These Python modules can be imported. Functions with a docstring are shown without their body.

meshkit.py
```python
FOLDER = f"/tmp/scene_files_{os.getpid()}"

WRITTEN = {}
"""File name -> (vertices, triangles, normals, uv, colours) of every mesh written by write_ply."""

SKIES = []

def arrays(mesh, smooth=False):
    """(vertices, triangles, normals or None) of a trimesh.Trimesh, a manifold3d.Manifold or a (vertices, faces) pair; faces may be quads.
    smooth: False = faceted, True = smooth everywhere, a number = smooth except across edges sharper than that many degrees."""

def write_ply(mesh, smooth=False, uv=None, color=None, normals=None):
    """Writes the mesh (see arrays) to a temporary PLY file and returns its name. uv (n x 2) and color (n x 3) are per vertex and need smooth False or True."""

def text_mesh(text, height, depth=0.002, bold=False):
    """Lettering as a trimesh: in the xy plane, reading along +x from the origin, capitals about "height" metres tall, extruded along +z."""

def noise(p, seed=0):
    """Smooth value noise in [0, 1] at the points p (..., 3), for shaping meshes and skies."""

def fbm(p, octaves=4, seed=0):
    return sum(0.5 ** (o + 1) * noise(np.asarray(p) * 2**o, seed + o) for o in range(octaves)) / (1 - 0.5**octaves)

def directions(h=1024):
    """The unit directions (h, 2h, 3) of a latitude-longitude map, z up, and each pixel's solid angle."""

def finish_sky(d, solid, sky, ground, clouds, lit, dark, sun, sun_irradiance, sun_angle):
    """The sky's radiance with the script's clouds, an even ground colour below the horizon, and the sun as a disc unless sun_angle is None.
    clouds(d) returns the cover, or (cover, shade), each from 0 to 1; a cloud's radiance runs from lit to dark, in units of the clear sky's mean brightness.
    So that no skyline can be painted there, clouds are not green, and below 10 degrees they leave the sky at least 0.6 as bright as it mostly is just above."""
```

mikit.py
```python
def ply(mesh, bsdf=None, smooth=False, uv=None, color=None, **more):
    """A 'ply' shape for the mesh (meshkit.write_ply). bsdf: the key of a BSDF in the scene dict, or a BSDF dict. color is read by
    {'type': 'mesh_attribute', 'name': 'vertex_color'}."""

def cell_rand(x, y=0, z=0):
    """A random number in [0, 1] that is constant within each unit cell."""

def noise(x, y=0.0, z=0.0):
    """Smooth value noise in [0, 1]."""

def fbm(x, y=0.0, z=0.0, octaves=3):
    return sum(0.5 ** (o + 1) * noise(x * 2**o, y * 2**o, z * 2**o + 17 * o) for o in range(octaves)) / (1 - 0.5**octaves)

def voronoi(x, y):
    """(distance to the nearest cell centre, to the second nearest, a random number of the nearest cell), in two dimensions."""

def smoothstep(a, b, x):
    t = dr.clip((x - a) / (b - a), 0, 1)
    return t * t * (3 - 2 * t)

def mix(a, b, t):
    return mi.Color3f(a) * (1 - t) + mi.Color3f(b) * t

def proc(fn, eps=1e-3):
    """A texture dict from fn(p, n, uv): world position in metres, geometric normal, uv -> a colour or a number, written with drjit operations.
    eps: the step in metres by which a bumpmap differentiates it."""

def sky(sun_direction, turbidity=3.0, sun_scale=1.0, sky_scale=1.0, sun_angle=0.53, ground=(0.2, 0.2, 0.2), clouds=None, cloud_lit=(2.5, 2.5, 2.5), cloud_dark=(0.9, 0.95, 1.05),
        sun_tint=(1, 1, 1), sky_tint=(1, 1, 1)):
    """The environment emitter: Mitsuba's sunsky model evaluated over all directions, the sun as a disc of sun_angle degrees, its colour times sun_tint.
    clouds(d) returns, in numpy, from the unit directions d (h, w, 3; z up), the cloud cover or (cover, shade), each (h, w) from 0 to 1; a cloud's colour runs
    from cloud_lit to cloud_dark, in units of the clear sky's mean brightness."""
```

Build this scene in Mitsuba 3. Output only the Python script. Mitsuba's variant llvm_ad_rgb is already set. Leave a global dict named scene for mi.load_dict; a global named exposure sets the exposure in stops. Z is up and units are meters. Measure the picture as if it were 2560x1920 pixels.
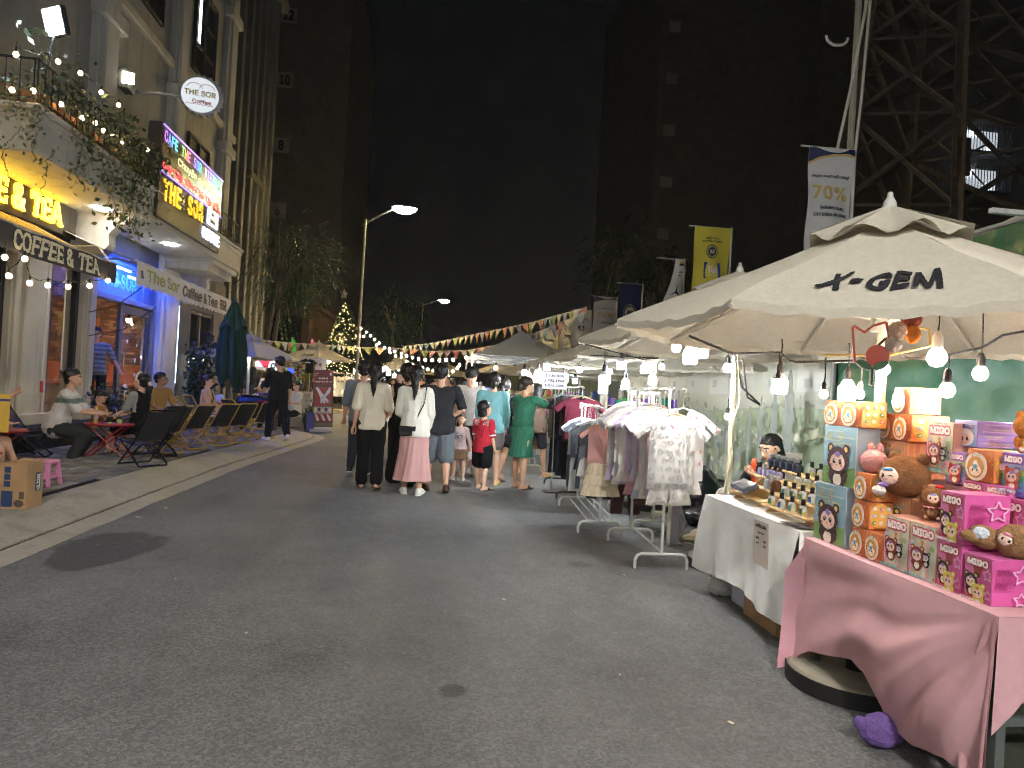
"""Night street market: cafe terrace on the left, asphalt street with walkers, stalls under parasols on the right.
World: x to the right of the street, y along it, z up, metres.  The kerb of the cafe terrace runs along x = -3."""
import math, glob
import numpy as np, trimesh, drjit as dr, mitsuba as mi, mikit, meshkit
import manifold3d as m3
from shapely import affinity, box as sbox, union_all, Polygon, Point, LineString
from scipy.spatial import Delaunay, cKDTree

scene, labels = {}, {}
T = mi.ScalarTransform4f

# ------------------------------------------------------------------ camera, sky, lamps behind the viewer, exposure
scene['camera'] = {'type': 'perspective', 'fov': 71.74, 'fov_axis': 'x', 'near_clip': 0.05, 'far_clip': 2000.0,
                   'to_world': T().look_at([0, 0, 1.37], [0.1132, 0.9935, 1.3787], [-0.0564, -0.0023, 0.9984])}
sky = mikit.sky([0.5, 0.84, 0.2], turbidity=5, sun_scale=0.0, sky_scale=0.0050, sky_tint=(0.62, 0.80, 1.35), ground=(0.05, 0.05, 0.05))
sky['sampling_weight'] = 14.0
scene['sky'] = sky
exposure = 1.75
PI = math.pi

# ------------------------------------------------------------------ materials: colour and roughness travel with each piece (constant per piece) in its uv
def dec(uv):
    r = dr.floor(uv.x); g = (uv.x - r - .25) * 2; b = dr.floor(uv.y) / 255
    c = mi.Color3f(r / 255, g, b)
    return c * c
def rough(uv): return dr.clip((uv.y - dr.floor(uv.y) - .25) * 2, .03, 1)
def mottled(scale, lo, hi):
    return lambda p, n, uv: dec(uv) * (lo + (hi - lo) * mikit.fbm(p.x * scale, p.y * scale, p.z * scale, 3))
def two(b): return {'type': 'twosided', 'bsdf': b}
scene['paint'] = two({'type': 'principled', 'base_color': mikit.proc(lambda p, n, uv: dec(uv)), 'roughness': mikit.proc(lambda p, n, uv: rough(uv))})
scene['cloth'] = two({'type': 'bumpmap', 'scale': 1.0,
    'arbitrary': mikit.proc(lambda p, n, uv: .0065 * mikit.fbm(p.x * 15, p.y * 15, p.z * 9, 3), eps=4e-3),
    'bsdf': {'type': 'principled', 'base_color': mikit.proc(mottled(70, .9, 1.1)), 'roughness': .92, 'specular': .25}})
scene['worn'] = two({'type': 'bumpmap', 'scale': 1.0,
    'arbitrary': mikit.proc(lambda p, n, uv: .004 * mikit.fbm(p.x * 30, p.y * 30, p.z * 30, 3), eps=3e-3),
    'bsdf': {'type': 'principled', 'base_color': mikit.proc(mottled(4.5, .7, 1.3)), 'roughness': mikit.proc(lambda p, n, uv: rough(uv))}})
scene['fur'] = two({'type': 'bumpmap', 'scale': 1.0,
    'arbitrary': mikit.proc(lambda p, n, uv: .016 * mikit.fbm(p.x * 170, p.y * 170, p.z * 70, 2), eps=1e-3),
    'bsdf': {'type': 'principled', 'base_color': mikit.proc(mottled(190, .45, 1.55)), 'roughness': 1.0, 'specular': .1}})
scene['metal'] = two({'type': 'principled', 'base_color': mikit.proc(lambda p, n, uv: dec(uv)), 'metallic': .9, 'roughness': mikit.proc(lambda p, n, uv: rough(uv))})
scene['leaf'] = two({'type': 'principled', 'base_color': mikit.proc(mottled(25, .6, 1.4)), 'roughness': .55, 'specular': .4})
scene['pane'] = {'type': 'thindielectric', 'int_ior': 1.5}
scene['glass'] = {'type': 'dielectric', 'int_ior': 1.45}

def code(c, r):
    s = np.sqrt(np.clip(np.asarray(c, float), 0, 1))
    return np.stack([np.round(s[:, 0] * 255) + .25 + .5 * s[:, 1], np.round(s[:, 2] * 255) + .25 + .5 * np.broadcast_to(r, len(s))], 1)
def rgb(r, g, b):   # 0-255 display values of a surface's own colour -> linear
    x = np.array([r, g, b]) / 255.; x = .86 * x + .14 * (x @ [.3, .55, .15])     # every colour mixed toward grey, putting a hazy flat look into it
    return np.where(x < .04045, x / 12.92, ((x + .055) / 1.055) ** 2.4)

# ------------------------------------------------------------------ meshes as (vertices, triangles)
def tm(m):
    if isinstance(m, tuple): v, f = m
    elif hasattr(m, 'to_mesh'):
        q = m.to_mesh(); v, f = q.vert_properties[:, :3], q.tri_verts
    else: v, f = m.vertices, m.faces
    v, f = np.asarray(v, float), np.asarray(f, int)
    if len(f) and f.shape[1] == 4: f = np.vstack([f[:, [0, 1, 2]], f[:, [0, 2, 3]]])
    return v, f
def join(ms):
    V, F, o = [], [], 0
    for m in ms:
        v, f = tm(m); V.append(v); F.append(f + o); o += len(v)
    return np.vstack(V), np.vstack(F)
def mv(m, t=(0, 0, 0), rz=0, rx=0, ry=0, s=1):
    v, f = tm(m); v = v * np.asarray(s, float)
    if rx: c, q = math.cos(rx), math.sin(rx); v = v @ np.array([[1, 0, 0], [0, c, -q], [0, q, c]]).T
    if ry: c, q = math.cos(ry), math.sin(ry); v = v @ np.array([[c, 0, q], [0, 1, 0], [-q, 0, c]]).T
    if rz: c, q = math.cos(rz), math.sin(rz); v = v @ np.array([[c, -q, 0], [q, c, 0], [0, 0, 1]]).T
    return v + np.asarray(t, float), f
def frame(m, o, x, y):       # xy-plane mesh placed at o with its x and y axes along x and y
    v, f = tm(m); x, y = np.asarray(x, float), np.asarray(y, float)
    x = x / np.linalg.norm(x); y = y - x * (x @ y); y /= np.linalg.norm(y)
    return v[:, :1] * x + v[:, 1:2] * y + v[:, 2:3] * np.cross(x, y) + np.asarray(o, float), f
BV = np.array([[x, y, z] for x in (-.5, .5) for y in (-.5, .5) for z in (-.5, .5)], float)
BF = np.array([[0, 1, 3], [0, 3, 2], [4, 6, 7], [4, 7, 5], [0, 4, 5], [0, 5, 1], [2, 3, 7], [2, 7, 6], [0, 2, 6], [0, 6, 4], [1, 5, 7], [1, 7, 3]])
def box(c, s, rz=0): return mv((BV * np.asarray(s, float), BF), c, rz)
def span(a, b):              # box between two corners
    a, b = np.minimum(a, b).astype(float), np.maximum(a, b).astype(float)
    return BV * (b - a) + (a + b) / 2, BF
def bev(a, b, r=.008):       # box between corners with chamfered edges
    a, b = np.minimum(a, b).astype(float), np.maximum(a, b).astype(float)
    p = []
    for k in range(3):
        e = np.full(3, r); e[k] = 0
        lo, hi = a + e, b - e
        p += [[x, y, z] for x in (lo[0], hi[0]) for y in (lo[1], hi[1]) for z in (lo[2], hi[2])]
    return tm(m3.Manifold.hull_points(np.array(p)))
def tube(pts, r, n=8, cap=True):
    p = np.asarray(pts, float); k = len(p); t = np.gradient(p, axis=0)
    t /= np.linalg.norm(t, axis=1, keepdims=True) + 1e-12
    a = np.cross(t[0], [0, 0, 1.] if abs(t[0][2]) < .9 else [1., 0, 0]); A = []
    for i in range(k):
        a = a - t[i] * (a @ t[i]); a /= np.linalg.norm(a) + 1e-12; A.append(a)
    A = np.array(A); B = np.cross(t, A); g = np.arange(n) * 2 * PI / n
    rr = np.broadcast_to(np.asarray(r, float), (k,))[:, None, None]
    v = (p[:, None] + rr * (np.cos(g)[None, :, None] * A[:, None] + np.sin(g)[None, :, None] * B[:, None])).reshape(-1, 3)
    i, j = np.meshgrid(np.arange(k - 1), np.arange(n), indexing='ij')
    q = np.stack([i * n + j, i * n + (j + 1) % n, (i + 1) * n + (j + 1) % n, (i + 1) * n + j], -1).reshape(-1, 4)
    f = np.vstack([q[:, [0, 1, 2]], q[:, [0, 2, 3]]])
    if cap:
        v = np.vstack([v, p[0], p[-1]]); c0 = k * n; s = np.arange(n)
        f = np.vstack([f, np.stack([np.full(n, c0), (s + 1) % n, s], 1), np.stack([np.full(n, c0 + 1), (k - 1) * n + s, (k - 1) * n + (s + 1) % n], 1)])
    return v, f
def rod(a, b, r, r2=None, n=8): return tube([a, b], [r, r if r2 is None else r2], n)
def lathe(prof, n=20, c=(0, 0, 0)):     # prof: (radius, z) from bottom to top
    p = np.asarray(prof, float); k = len(p); g = np.arange(n) * 2 * PI / n
    v = np.stack([p[:, :1] * np.cos(g), p[:, :1] * np.sin(g), np.repeat(p[:, 1:2], n, 1)], -1).reshape(-1, 3) + np.asarray(c, float)
    i, j = np.meshgrid(np.arange(k - 1), np.arange(n), indexing='ij')
    q = np.stack([i * n + j, i * n + (j + 1) % n, (i + 1) * n + (j + 1) % n, (i + 1) * n + j], -1).reshape(-1, 4)
    return v, np.vstack([q[:, [0, 1, 2]], q[:, [0, 2, 3]]])
ICO = {s: (lambda q: (np.array(q.vertices), np.array(q.faces)))(trimesh.creation.icosphere(subdivisions=s)) for s in (1, 2, 3)}
def ball(c, r, s=2): return ICO[s][0] * np.asarray(r, float) + np.asarray(c, float), ICO[s][1]
def grid(fn, nu, nv):        # fn(u, v) -> (n,3), u, v in 0..1
    u, v = np.meshgrid(np.linspace(0, 1, nu), np.linspace(0, 1, nv), indexing='ij')
    i, j = np.meshgrid(np.arange(nu - 1), np.arange(nv - 1), indexing='ij')
    q = np.stack([i * nv + j, (i + 1) * nv + j, (i + 1) * nv + j + 1, i * nv + j + 1], -1).reshape(-1, 4)
    return fn(u.ravel(), v.ravel()), np.vstack([q[:, [0, 1, 2]], q[:, [0, 2, 3]]])
def quad(a, b, c, d): return np.array([a, b, c, d], float), np.array([[0, 1, 2], [0, 2, 3]])
def ext(shape, h=.002):      # extruded shapely shape in xy
    gs = [g for g in getattr(shape, 'geoms', [shape]) if g.area > 1e-9 and g.geom_type == 'Polygon']
    return join([trimesh.creation.extrude_polygon(g, h, engine='earcut') for g in gs])
_FONTS = {'inter': 'Inter.woff2', 'cjk': 'Noto Sans CJK Regular.woff2'}
_TX = {}
def text2d(s, height=1., bold=False, font='inter'):       # shapely outline of a line of text, capitals about height tall, starting at the origin
    key = (s, bold, font)
    if key not in _TX:
        from PIL import Image, ImageDraw, ImageFont
        ft = ImageFont.truetype(glob.glob('/opt/blender-*/*/datafiles/fonts/' + _FONTS[font])[0], 64)
        x0, y0, x1, y1 = ft.getbbox(s, anchor='ls', stroke_width=2 * bold)
        im = Image.new('L', (x1 - x0 + 8, y1 - y0 + 8))
        ImageDraw.Draw(im).text((4 - x0, 4 - y0), s, 255, font=ft, anchor='ls', stroke_width=2 * bold)
        on = np.pad(np.asarray(im) > 127, ((0, 0), (1, 1))).astype(np.int8)
        r, a = np.nonzero(np.diff(on, axis=1) == 1); b = np.nonzero(np.diff(on, axis=1) == -1)[1]
        sh = union_all(sbox(a, -r - 1, b, -r)).buffer(.6).buffer(-.6).simplify(.8)
        _TX[key] = affinity.affine_transform(sh, [1 / 46.7, 0, 0, 1 / 46.7, -4 / 46.7, (4 - y0) / 46.7])
    return affinity.scale(_TX[key], height, height, origin=(0, 0))
def fit(shape, w, h, cx=0, cy=0):        # scales a shape to w x h, centred
    a, b, c, d = shape.bounds
    return affinity.translate(affinity.scale(affinity.translate(shape, -(a + c) / 2, -(b + d) / 2), w / (c - a), h / (d - b), origin=(0, 0)), cx, cy)
def slab(ch, h=1.):          # capitals with slab serifs
    t = text2d(ch, h, True); a, b, c, d = t.bounds; s = .09 * h; e = []
    def foot(x, y): e.append(sbox(x - .19 * h, y, x + .19 * h, y + s))
    if ch in 'FET': foot(a + .10 * h if ch != 'T' else (a + c) / 2, 0)
    if ch in 'FE': foot(a + .10 * h, h - s); e.append(sbox(c - .08 * h, h - .30 * h, c, h))
    if ch == 'E': e.append(sbox(c - .08 * h, 0, c, .30 * h))
    if ch == 'T': e += [sbox(a, h - .32 * h, a + .08 * h, h), sbox(c - .08 * h, h - .32 * h, c, h)]
    if ch == 'A': foot(a + .10 * h, 0); foot(c - .10 * h, 0)
    return union_all([t] + e)
def ring(sh, w): return sh.buffer(w).difference(sh)
def blob(cx, cy, rx, ry, n=24): return affinity.scale(Point(cx, cy).buffer(1, n // 4), rx, ry)

# ------------------------------------------------------------------ a mesh under construction, and entries of the scene
class M:
    def __init__(s): s.V, s.N, s.F, s.U, s.n = [], [], [], [], 0
    def _push(s, v, f, n, uv):
        s.V.append(v); s.N.append(n); s.F.append(f + s.n); s.U.append(uv); s.n += len(v)
    def add(s, m, col, r=.6, smooth=40):
        v, f = tm(m)
        if not len(f): return s
        if smooth is True: pass
        else:
            fn = np.cross(v[f[:, 1]] - v[f[:, 0]], v[f[:, 2]] - v[f[:, 0]])
            l = np.linalg.norm(fn, axis=1, keepdims=True); un = fn / np.maximum(l, 1e-20)
            if smooth is False or len(f) <= 12:
                s._push(v[f].reshape(-1, 3), np.arange(3 * len(f)).reshape(-1, 3), np.repeat(un, 3, 0), code(np.broadcast_to(col, (3 * len(f), 3)), r)); return s
            q = trimesh.graph.smooth_shade(trimesh.Trimesh(v, f, process=False), angle=math.radians(smooth), facet_minarea=None)
            v, f = np.array(q.vertices), np.array(q.faces)
        s._push(v, f, vnorm(v, f), code(np.broadcast_to(col, (len(v), 3)), r)); return s
    def addf(s, m, fcol, r=.8):      # one colour per face, shading smooth
        v, f = tm(m); n = vnorm(v, f)
        s._push(v[f].reshape(-1, 3), np.arange(3 * len(f)).reshape(-1, 3), n[f].reshape(-1, 3), code(np.repeat(fcol, 3, 0), r)); return s
    def shape(s, mat):
        v, n, f, u = np.vstack(s.V), np.vstack(s.N), np.vstack(s.F), np.vstack(s.U)
        return {'type': 'ply', 'filename': meshkit.write_ply((v, f), False, u, None, normals=n), 'face_normals': False, 'bsdf': {'type': 'ref', 'id': mat}}
def vnorm(v, f):
    n = np.zeros_like(v); k = np.cross(v[f[:, 1]] - v[f[:, 0]], v[f[:, 2]] - v[f[:, 0]])
    for i in range(3): np.add.at(n, f[:, i], k)
    l = np.linalg.norm(n, axis=1, keepdims=True)
    return np.where(l > 1e-20, n / np.maximum(l, 1e-20), [0, 0, 1.])
def fresh(key):
    if key not in scene and key not in labels and not any(k.startswith(key + '__') for k in scene): return key
    i = 1
    while True:
        k = f'{key}_{i:03d}'
        if k not in scene and k not in labels and not any(q.startswith(k + '__') for q in scene): return k
        i += 1
def thing(name, label, cat, group=None):
    k = fresh(name); labels[k] = {'label': label, 'category': cat}
    if group: labels[k]['group'] = group
    return k
_used = {}
def put(parent, name, mesh, mat='paint', emit=None, w=1., label=None, kind=None):
    """One entry: parent__name (a part), or the thing itself when name is None."""
    if name is None: k = parent
    else:
        base = f'{parent}__{name}'; i = _used.get(base, 0); _used[base] = i + 1
        k = base if i == 0 else f'{base}_{i:03d}'
    scene[k] = mesh.shape(mat) if isinstance(mesh, M) else mesh
    if emit is not None: scene[k]['emitter'] = {'type': 'area', 'radiance': {'type': 'rgb', 'value': [float(x) for x in emit]}, 'sampling_weight': float(w)}
    if label or kind:
        d = labels.setdefault(k, {})
        if label: d['label'] = label
        if kind: d['kind'] = kind
    return k
def one(name, label, cat, mesh, mat='paint', group=None, **k):     # a thing that is one mesh
    key = thing(name, label, cat, group); put(key, None, mesh, mat, **k); return key
def struct(name, mesh, mat):
    scene[name] = mesh.shape(mat) if isinstance(mesh, M) else mesh
    labels[name] = {'kind': 'structure'}; return name
rng = np.random.default_rng(7)
# colours
WHITE, BLACK, CREAM = rgb(232, 230, 225), rgb(22, 22, 24), rgb(214, 200, 170)
GREY, DGREY, STEEL = rgb(120, 122, 124), rgb(52, 54, 56), rgb(150, 152, 155)
WARM, COOL, SODIUM = np.array([1., .70, .40]), np.array([.86, .94, 1.]), np.array([1., .72, .26])
# ================================================================== ground
def asphalt_c(p, n, uv):
    g = mikit.voronoi(p.x * 75, p.y * 75)
    base = .098 + .050 * g[2] * g[2] + .050 * (mikit.noise(p.x * 210, p.y * 210) - .5)
    base = base * (.78 + .44 * mikit.fbm(p.x * .9, p.y * .9, 0, 3)) * (.86 + .28 * mikit.fbm(p.x * 7 + 3, p.y * 7, 0, 3))
    tr = mikit.smoothstep(.5, .75, mikit.fbm(p.x * 2.3, p.y * .35, 2, 4)); base = base * (1 - .12 * tr)
    c = mi.Color3f(base * 1.0, base * .99, base * .975)
    # dried spills and dirt: dark wet stain along the gutter, an oil spot, dust specks
    wx, wy = .22 * (mikit.fbm(p.x * 4, p.y * 4, 3, 3) - .5), .5 * (mikit.fbm(p.x * 3, p.y * 3, 9, 3) - .5)
    d1 = dr.sqrt(dr.square((p.x + 2.37 + wx) / .34) + dr.square((p.y - 5.75 + wy) / .62))
    d2 = dr.sqrt(dr.square((p.x - .17 + wx * .3) / .05) + dr.square((p.y - 3.2 + wy * .15) / .075))
    d3 = dr.sqrt(dr.square((p.x - 1.28 + wx * .3) / .10) + dr.square((p.y - 5.6 + wy * .15) / .09))
    c = c * (1 - .55 * mikit.smoothstep(1.12, .92, d1)) * (1 - .5 * mikit.smoothstep(1.3, .7, d2)) * (1 - .35 * mikit.smoothstep(1.2, .7, d3))
    speck = mikit.smoothstep(.965, .985, mikit.cell_rand(p.x * 26, p.y * 26)) * mikit.smoothstep(.35, .2, mikit.voronoi(p.x * 26, p.y * 26)[0])
    return mikit.mix(c, mi.Color3f(.20, .185, .16), .55 * speck)
scene['asphalt'] = two({'type': 'bumpmap', 'scale': 1.0, 'arbitrary': mikit.proc(lambda p, n, uv: .0035 * mikit.noise(p.x * 95, p.y * 95) + .0045 * mikit.noise(p.x * 38, p.y * 38), eps=2e-3),
                        'bsdf': {'type': 'principled', 'base_color': mikit.proc(asphalt_c), 'roughness': .78, 'specular': .35}})
def concrete_c(p, n, uv):
    k = .80 + .40 * mikit.fbm(p.x * 3, p.y * 3, p.z * 3, 4)
    k = k * (.88 + .24 * mikit.noise(p.x * 60, p.y * 60, p.z * 60))
    spot = mikit.smoothstep(.62, .72, mikit.fbm(p.x * 9, p.y * 9, 5, 3))
    return dec(uv) * k * (1 - .12 * spot)
scene['concrete'] = two({'type': 'bumpmap', 'scale': 1.0, 'arbitrary': mikit.proc(lambda p, n, uv: .003 * mikit.fbm(p.x * 45, p.y * 45, p.z * 45, 2), eps=2e-3),
                         'bsdf': {'type': 'principled', 'base_color': mikit.proc(concrete_c), 'roughness': .85, 'specular': .3}})
def plaster_c(p, n, uv):      # painted render: rain streaks and blotches of dirt
    k = .80 + .40 * mikit.fbm(p.x * 1.4, p.y * 1.4, p.z * 1.1, 4)
    streak = mikit.smoothstep(.56, .78, mikit.fbm(p.x * 11, p.y * 11, p.z * .8, 3))
    return dec(uv) * k * (1 - .16 * streak)
scene['plaster'] = two({'type': 'principled', 'base_color': mikit.proc(plaster_c), 'roughness': .8, 'specular': .3})

struct('road', M().add(quad([-200, -200, 0], [200, -200, 0], [200, 200, 0], [-200, 200, 0]), [.06] * 3), 'asphalt')
# the kerb line, seen from above; the terrace ends in a rounded corner
KERB = np.array([(-3, -14), (-3, 8), (-2.97, 10.6), (-2.86, 12.8), (-2.76, 14.3), (-2.64, 16), (-2.62, 16.8), (-2.75, 17.5), (-3.2, 18.3), (-4.2, 19.4), (-5.6, 20.3), (-9, 20.9)])
def offset(path, d):
    t = np.gradient(path, axis=0); t /= np.linalg.norm(t, axis=1, keepdims=True)
    return path + d * np.stack([-t[:, 1], t[:, 0]], 1)
def strip(path, prof):       # sweeps (offset to the left, height) along a ground path
    rows = [np.column_stack([offset(path, o), np.full(len(path), z)]) for o, z in prof]
    v = np.stack(rows, 1).reshape(-1, 3); k = len(prof); n = len(path)
    i, j = np.meshgrid(np.arange(n - 1), np.arange(k - 1), indexing='ij')
    q = np.stack([i * k + j, (i + 1) * k + j, (i + 1) * k + j + 1, i * k + j + 1], -1).reshape(-1, 4)
    return v, np.vstack([q[:, [0, 1, 2]], q[:, [0, 2, 3]]])
def dense(path, step=.35):
    s = np.r_[0, np.cumsum(np.linalg.norm(np.diff(path, axis=0), axis=1))]; u = np.arange(0, s[-1], step)
    return np.column_stack([np.interp(u, s, path[:, 0]), np.interp(u, s, path[:, 1])])
kd = dense(KERB)
kd[:, 0] += .012 * (meshkit.noise(np.column_stack([kd * 1.3, kd[:, :1] * 0])) - .5)
ed = dense(KERB, .12)
wob = .03 * (meshkit.fbm(np.column_stack([ed * 2.2, ed[:, :1] * 0 + 4])) - .5)
gut = strip(ed, [(-.24, .004), (.005, .010)]); gut[0][::2, 0] += wob
struct('gutter', M().add(gut, rgb(150, 143, 128), smooth=True), 'concrete')
struct('kerb', M().add(strip(kd, [(.025, -.02), (.026, .022), (.04, .036), (.16, .078), (.30, .112), (.38, .119), (.56, .121), (.57, .10)]), rgb(150, 143, 128), smooth=30)
       .add(strip(kd, [(.004, .0085), (.027, .0085)]), rgb(30, 27, 22)), 'concrete')
inner = offset(kd, .555)
struct('pavement', M().add(ext(Polygon([*map(tuple, inner), (-9, -14)]).buffer(0), .114), rgb(24, 22, 20)), 'concrete')
# paving blocks in running bond, rows along the street
TW, TL_, tiles = .105, .21, []
area = Polygon([*map(tuple, offset(kd, .57)), (-5.62, 19.8), (-5.62, -14)]).buffer(0).intersection(sbox(-5.62, 4.2, -2, 20))
for i in range(21):
    x0 = -3.572 - (i + 1) * TW
    for j in range(76):
        y0 = 4.2 + j * TL_ + (i % 2) * TL_ / 2
        tiles.append((x0, y0))
for k in range(8):          # the strip that widens where the kerb swings out
    for j in range(76): tiles.append((-3.572 + k * TW, 4.2 + j * TL_ + (k % 2 == 0) * TL_ / 2))
tiles = [t for t in tiles if area.contains(sbox(t[0], t[1], t[0] + TW, t[1] + TL_))]
tiles.sort(key=lambda t: math.hypot(t[0] + TW / 2, t[1] + .15))
rest = M()
for n_, (x0, y0) in enumerate(tiles):
    dz = rng.uniform(0, .004); a = rng.uniform(.005, .0085, 4)
    b = bev([x0 + a[0], y0 + a[1], .10], [x0 + TW - a[2], y0 + TL_ - a[3], .1235 + dz], .004)
    c = rgb(*[(124, 120, 114), (108, 106, 104), (138, 131, 122), (100, 99, 99), (118, 110, 102)][rng.integers(5)]) * rng.uniform(.85, 1.1)
    if n_ < 290: put('pavement', 'block', M().add(b, c, .8, False), 'concrete')
    else: rest.add(b, c, .8, False)
put('pavement', 'far_blocks', rest, 'concrete', kind='stuff')

# ================================================================== cafe building on the left (front wall along x = -6)
B = thing('cafe_building', 'plastered corner building with fluted pillars, a balcony and a blue lit doorway', 'building')
PL, PLD, FRAME = rgb(205, 196, 176), rgb(96, 95, 94), rgb(30, 32, 36)
put(B, 'plinth', M().add(bev([-12, -2, .0], [-5.66, 21.2, .45], .012), rgb(44, 42, 42), .6), 'concrete')
def pillar(y0, y1, col, label=None):
    m = M(); w = y1 - y0
    top = 3.40 if y1 < 12 else 3.9; m.add(bev([-6.3, y0, .45], [-5.98, y1, top], .01), col, .8)
    m.add(bev([-6.0, y0 + .02, .45], [-5.93, y0 + .17 * w, top - .04], .012), col, .8)
    m.add(bev([-6.0, y0 + .24 * w, .45], [-5.90, y1 - .20 * w, top - .04], .015), col, .8)
    m.add(bev([-6.0, y1 - .14 * w, .45], [-5.93, y1 - .02, top - .04], .012), col, .8)
    m.add(bev([-6.05, y0 - .03, .45], [-5.87, y1 + .03, .62], .012), col, .8)
    put(B, 'pillar', m, 'plaster', label=label)
pillar(10.78, 11.75, PL); pillar(12.9, 13.25, PL); pillar(16.17, 17.32, rgb(214, 212, 210), 'white pillar beside the doorway, washed by blue neon'); pillar(7.6, 8.5, PL)
def glazing(name, y0, y1, z0, z1, x=-6.12, nv=1, nh=0, fr=.07, col=FRAME, pane=True, label=None):
    m = M()
    for a, b in ((y0, y0 + fr), (y1 - fr, y1)): m.add(bev([x - .05, a, z0], [x + .05, b, z1], .006), col, .45)
    for a, b in ((z0, z0 + fr), (z1 - fr, z1)): m.add(bev([x - .05, y0 + fr, a], [x + .05, y1 - fr, b], .006), col, .45)
    for i in range(1, nv):
        y = y0 + (y1 - y0) * i / nv; m.add(bev([x - .035, y - fr / 2, z0 + fr], [x + .035, y + fr / 2, z1 - fr], .006), col, .45)
    for i in range(1, nh + 1):
        z = z0 + (z1 - z0) * i / (nh + 1); m.add(span([x - .03, y0 + fr, z - fr / 2], [x + .03, y1 - fr, z + fr / 2]), col, .45)
    k = put(B, name, m, 'paint', label=label)
    if pane: put(k, 'glass_pane', M().add(quad([x, y0, z0], [x, y1, z0], [x, y1, z1], [x, y0, z1]), WHITE), 'pane')
    return k
glazing('window', 8.5, 10.78, .45, 3.3, nv=2, fr=.09); glazing('window', 11.75, 12.9, .45, 3.35, nv=1, fr=.08, label='tall dark window mirroring the bulbs')
w_ = glazing('window', 18.4, 20.25, 1.48, 2.95, nv=2, fr=.09, col=rgb(66, 60, 54)); put(w_, 'sill', M().add(bev([-6.05, 18.3, 1.40], [-5.88, 20.35, 1.48], .008), PLD), 'plaster')
m = M()
m.add(span([-6.35, 17.32, .45], [-6.02, 18.4, 3.9]), rgb(86, 86, 86)).add(span([-6.35, 18.4, .45], [-6.02, 20.25, 1.40]), rgb(60, 59, 58)).add(span([-6.35, 18.4, 2.95], [-6.02, 20.25, 3.9]), rgb(86, 86, 86)).add(span([-6.35, 20.25, .45], [-6.02, 21.2, 3.9]), rgb(120, 112, 102))
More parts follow.
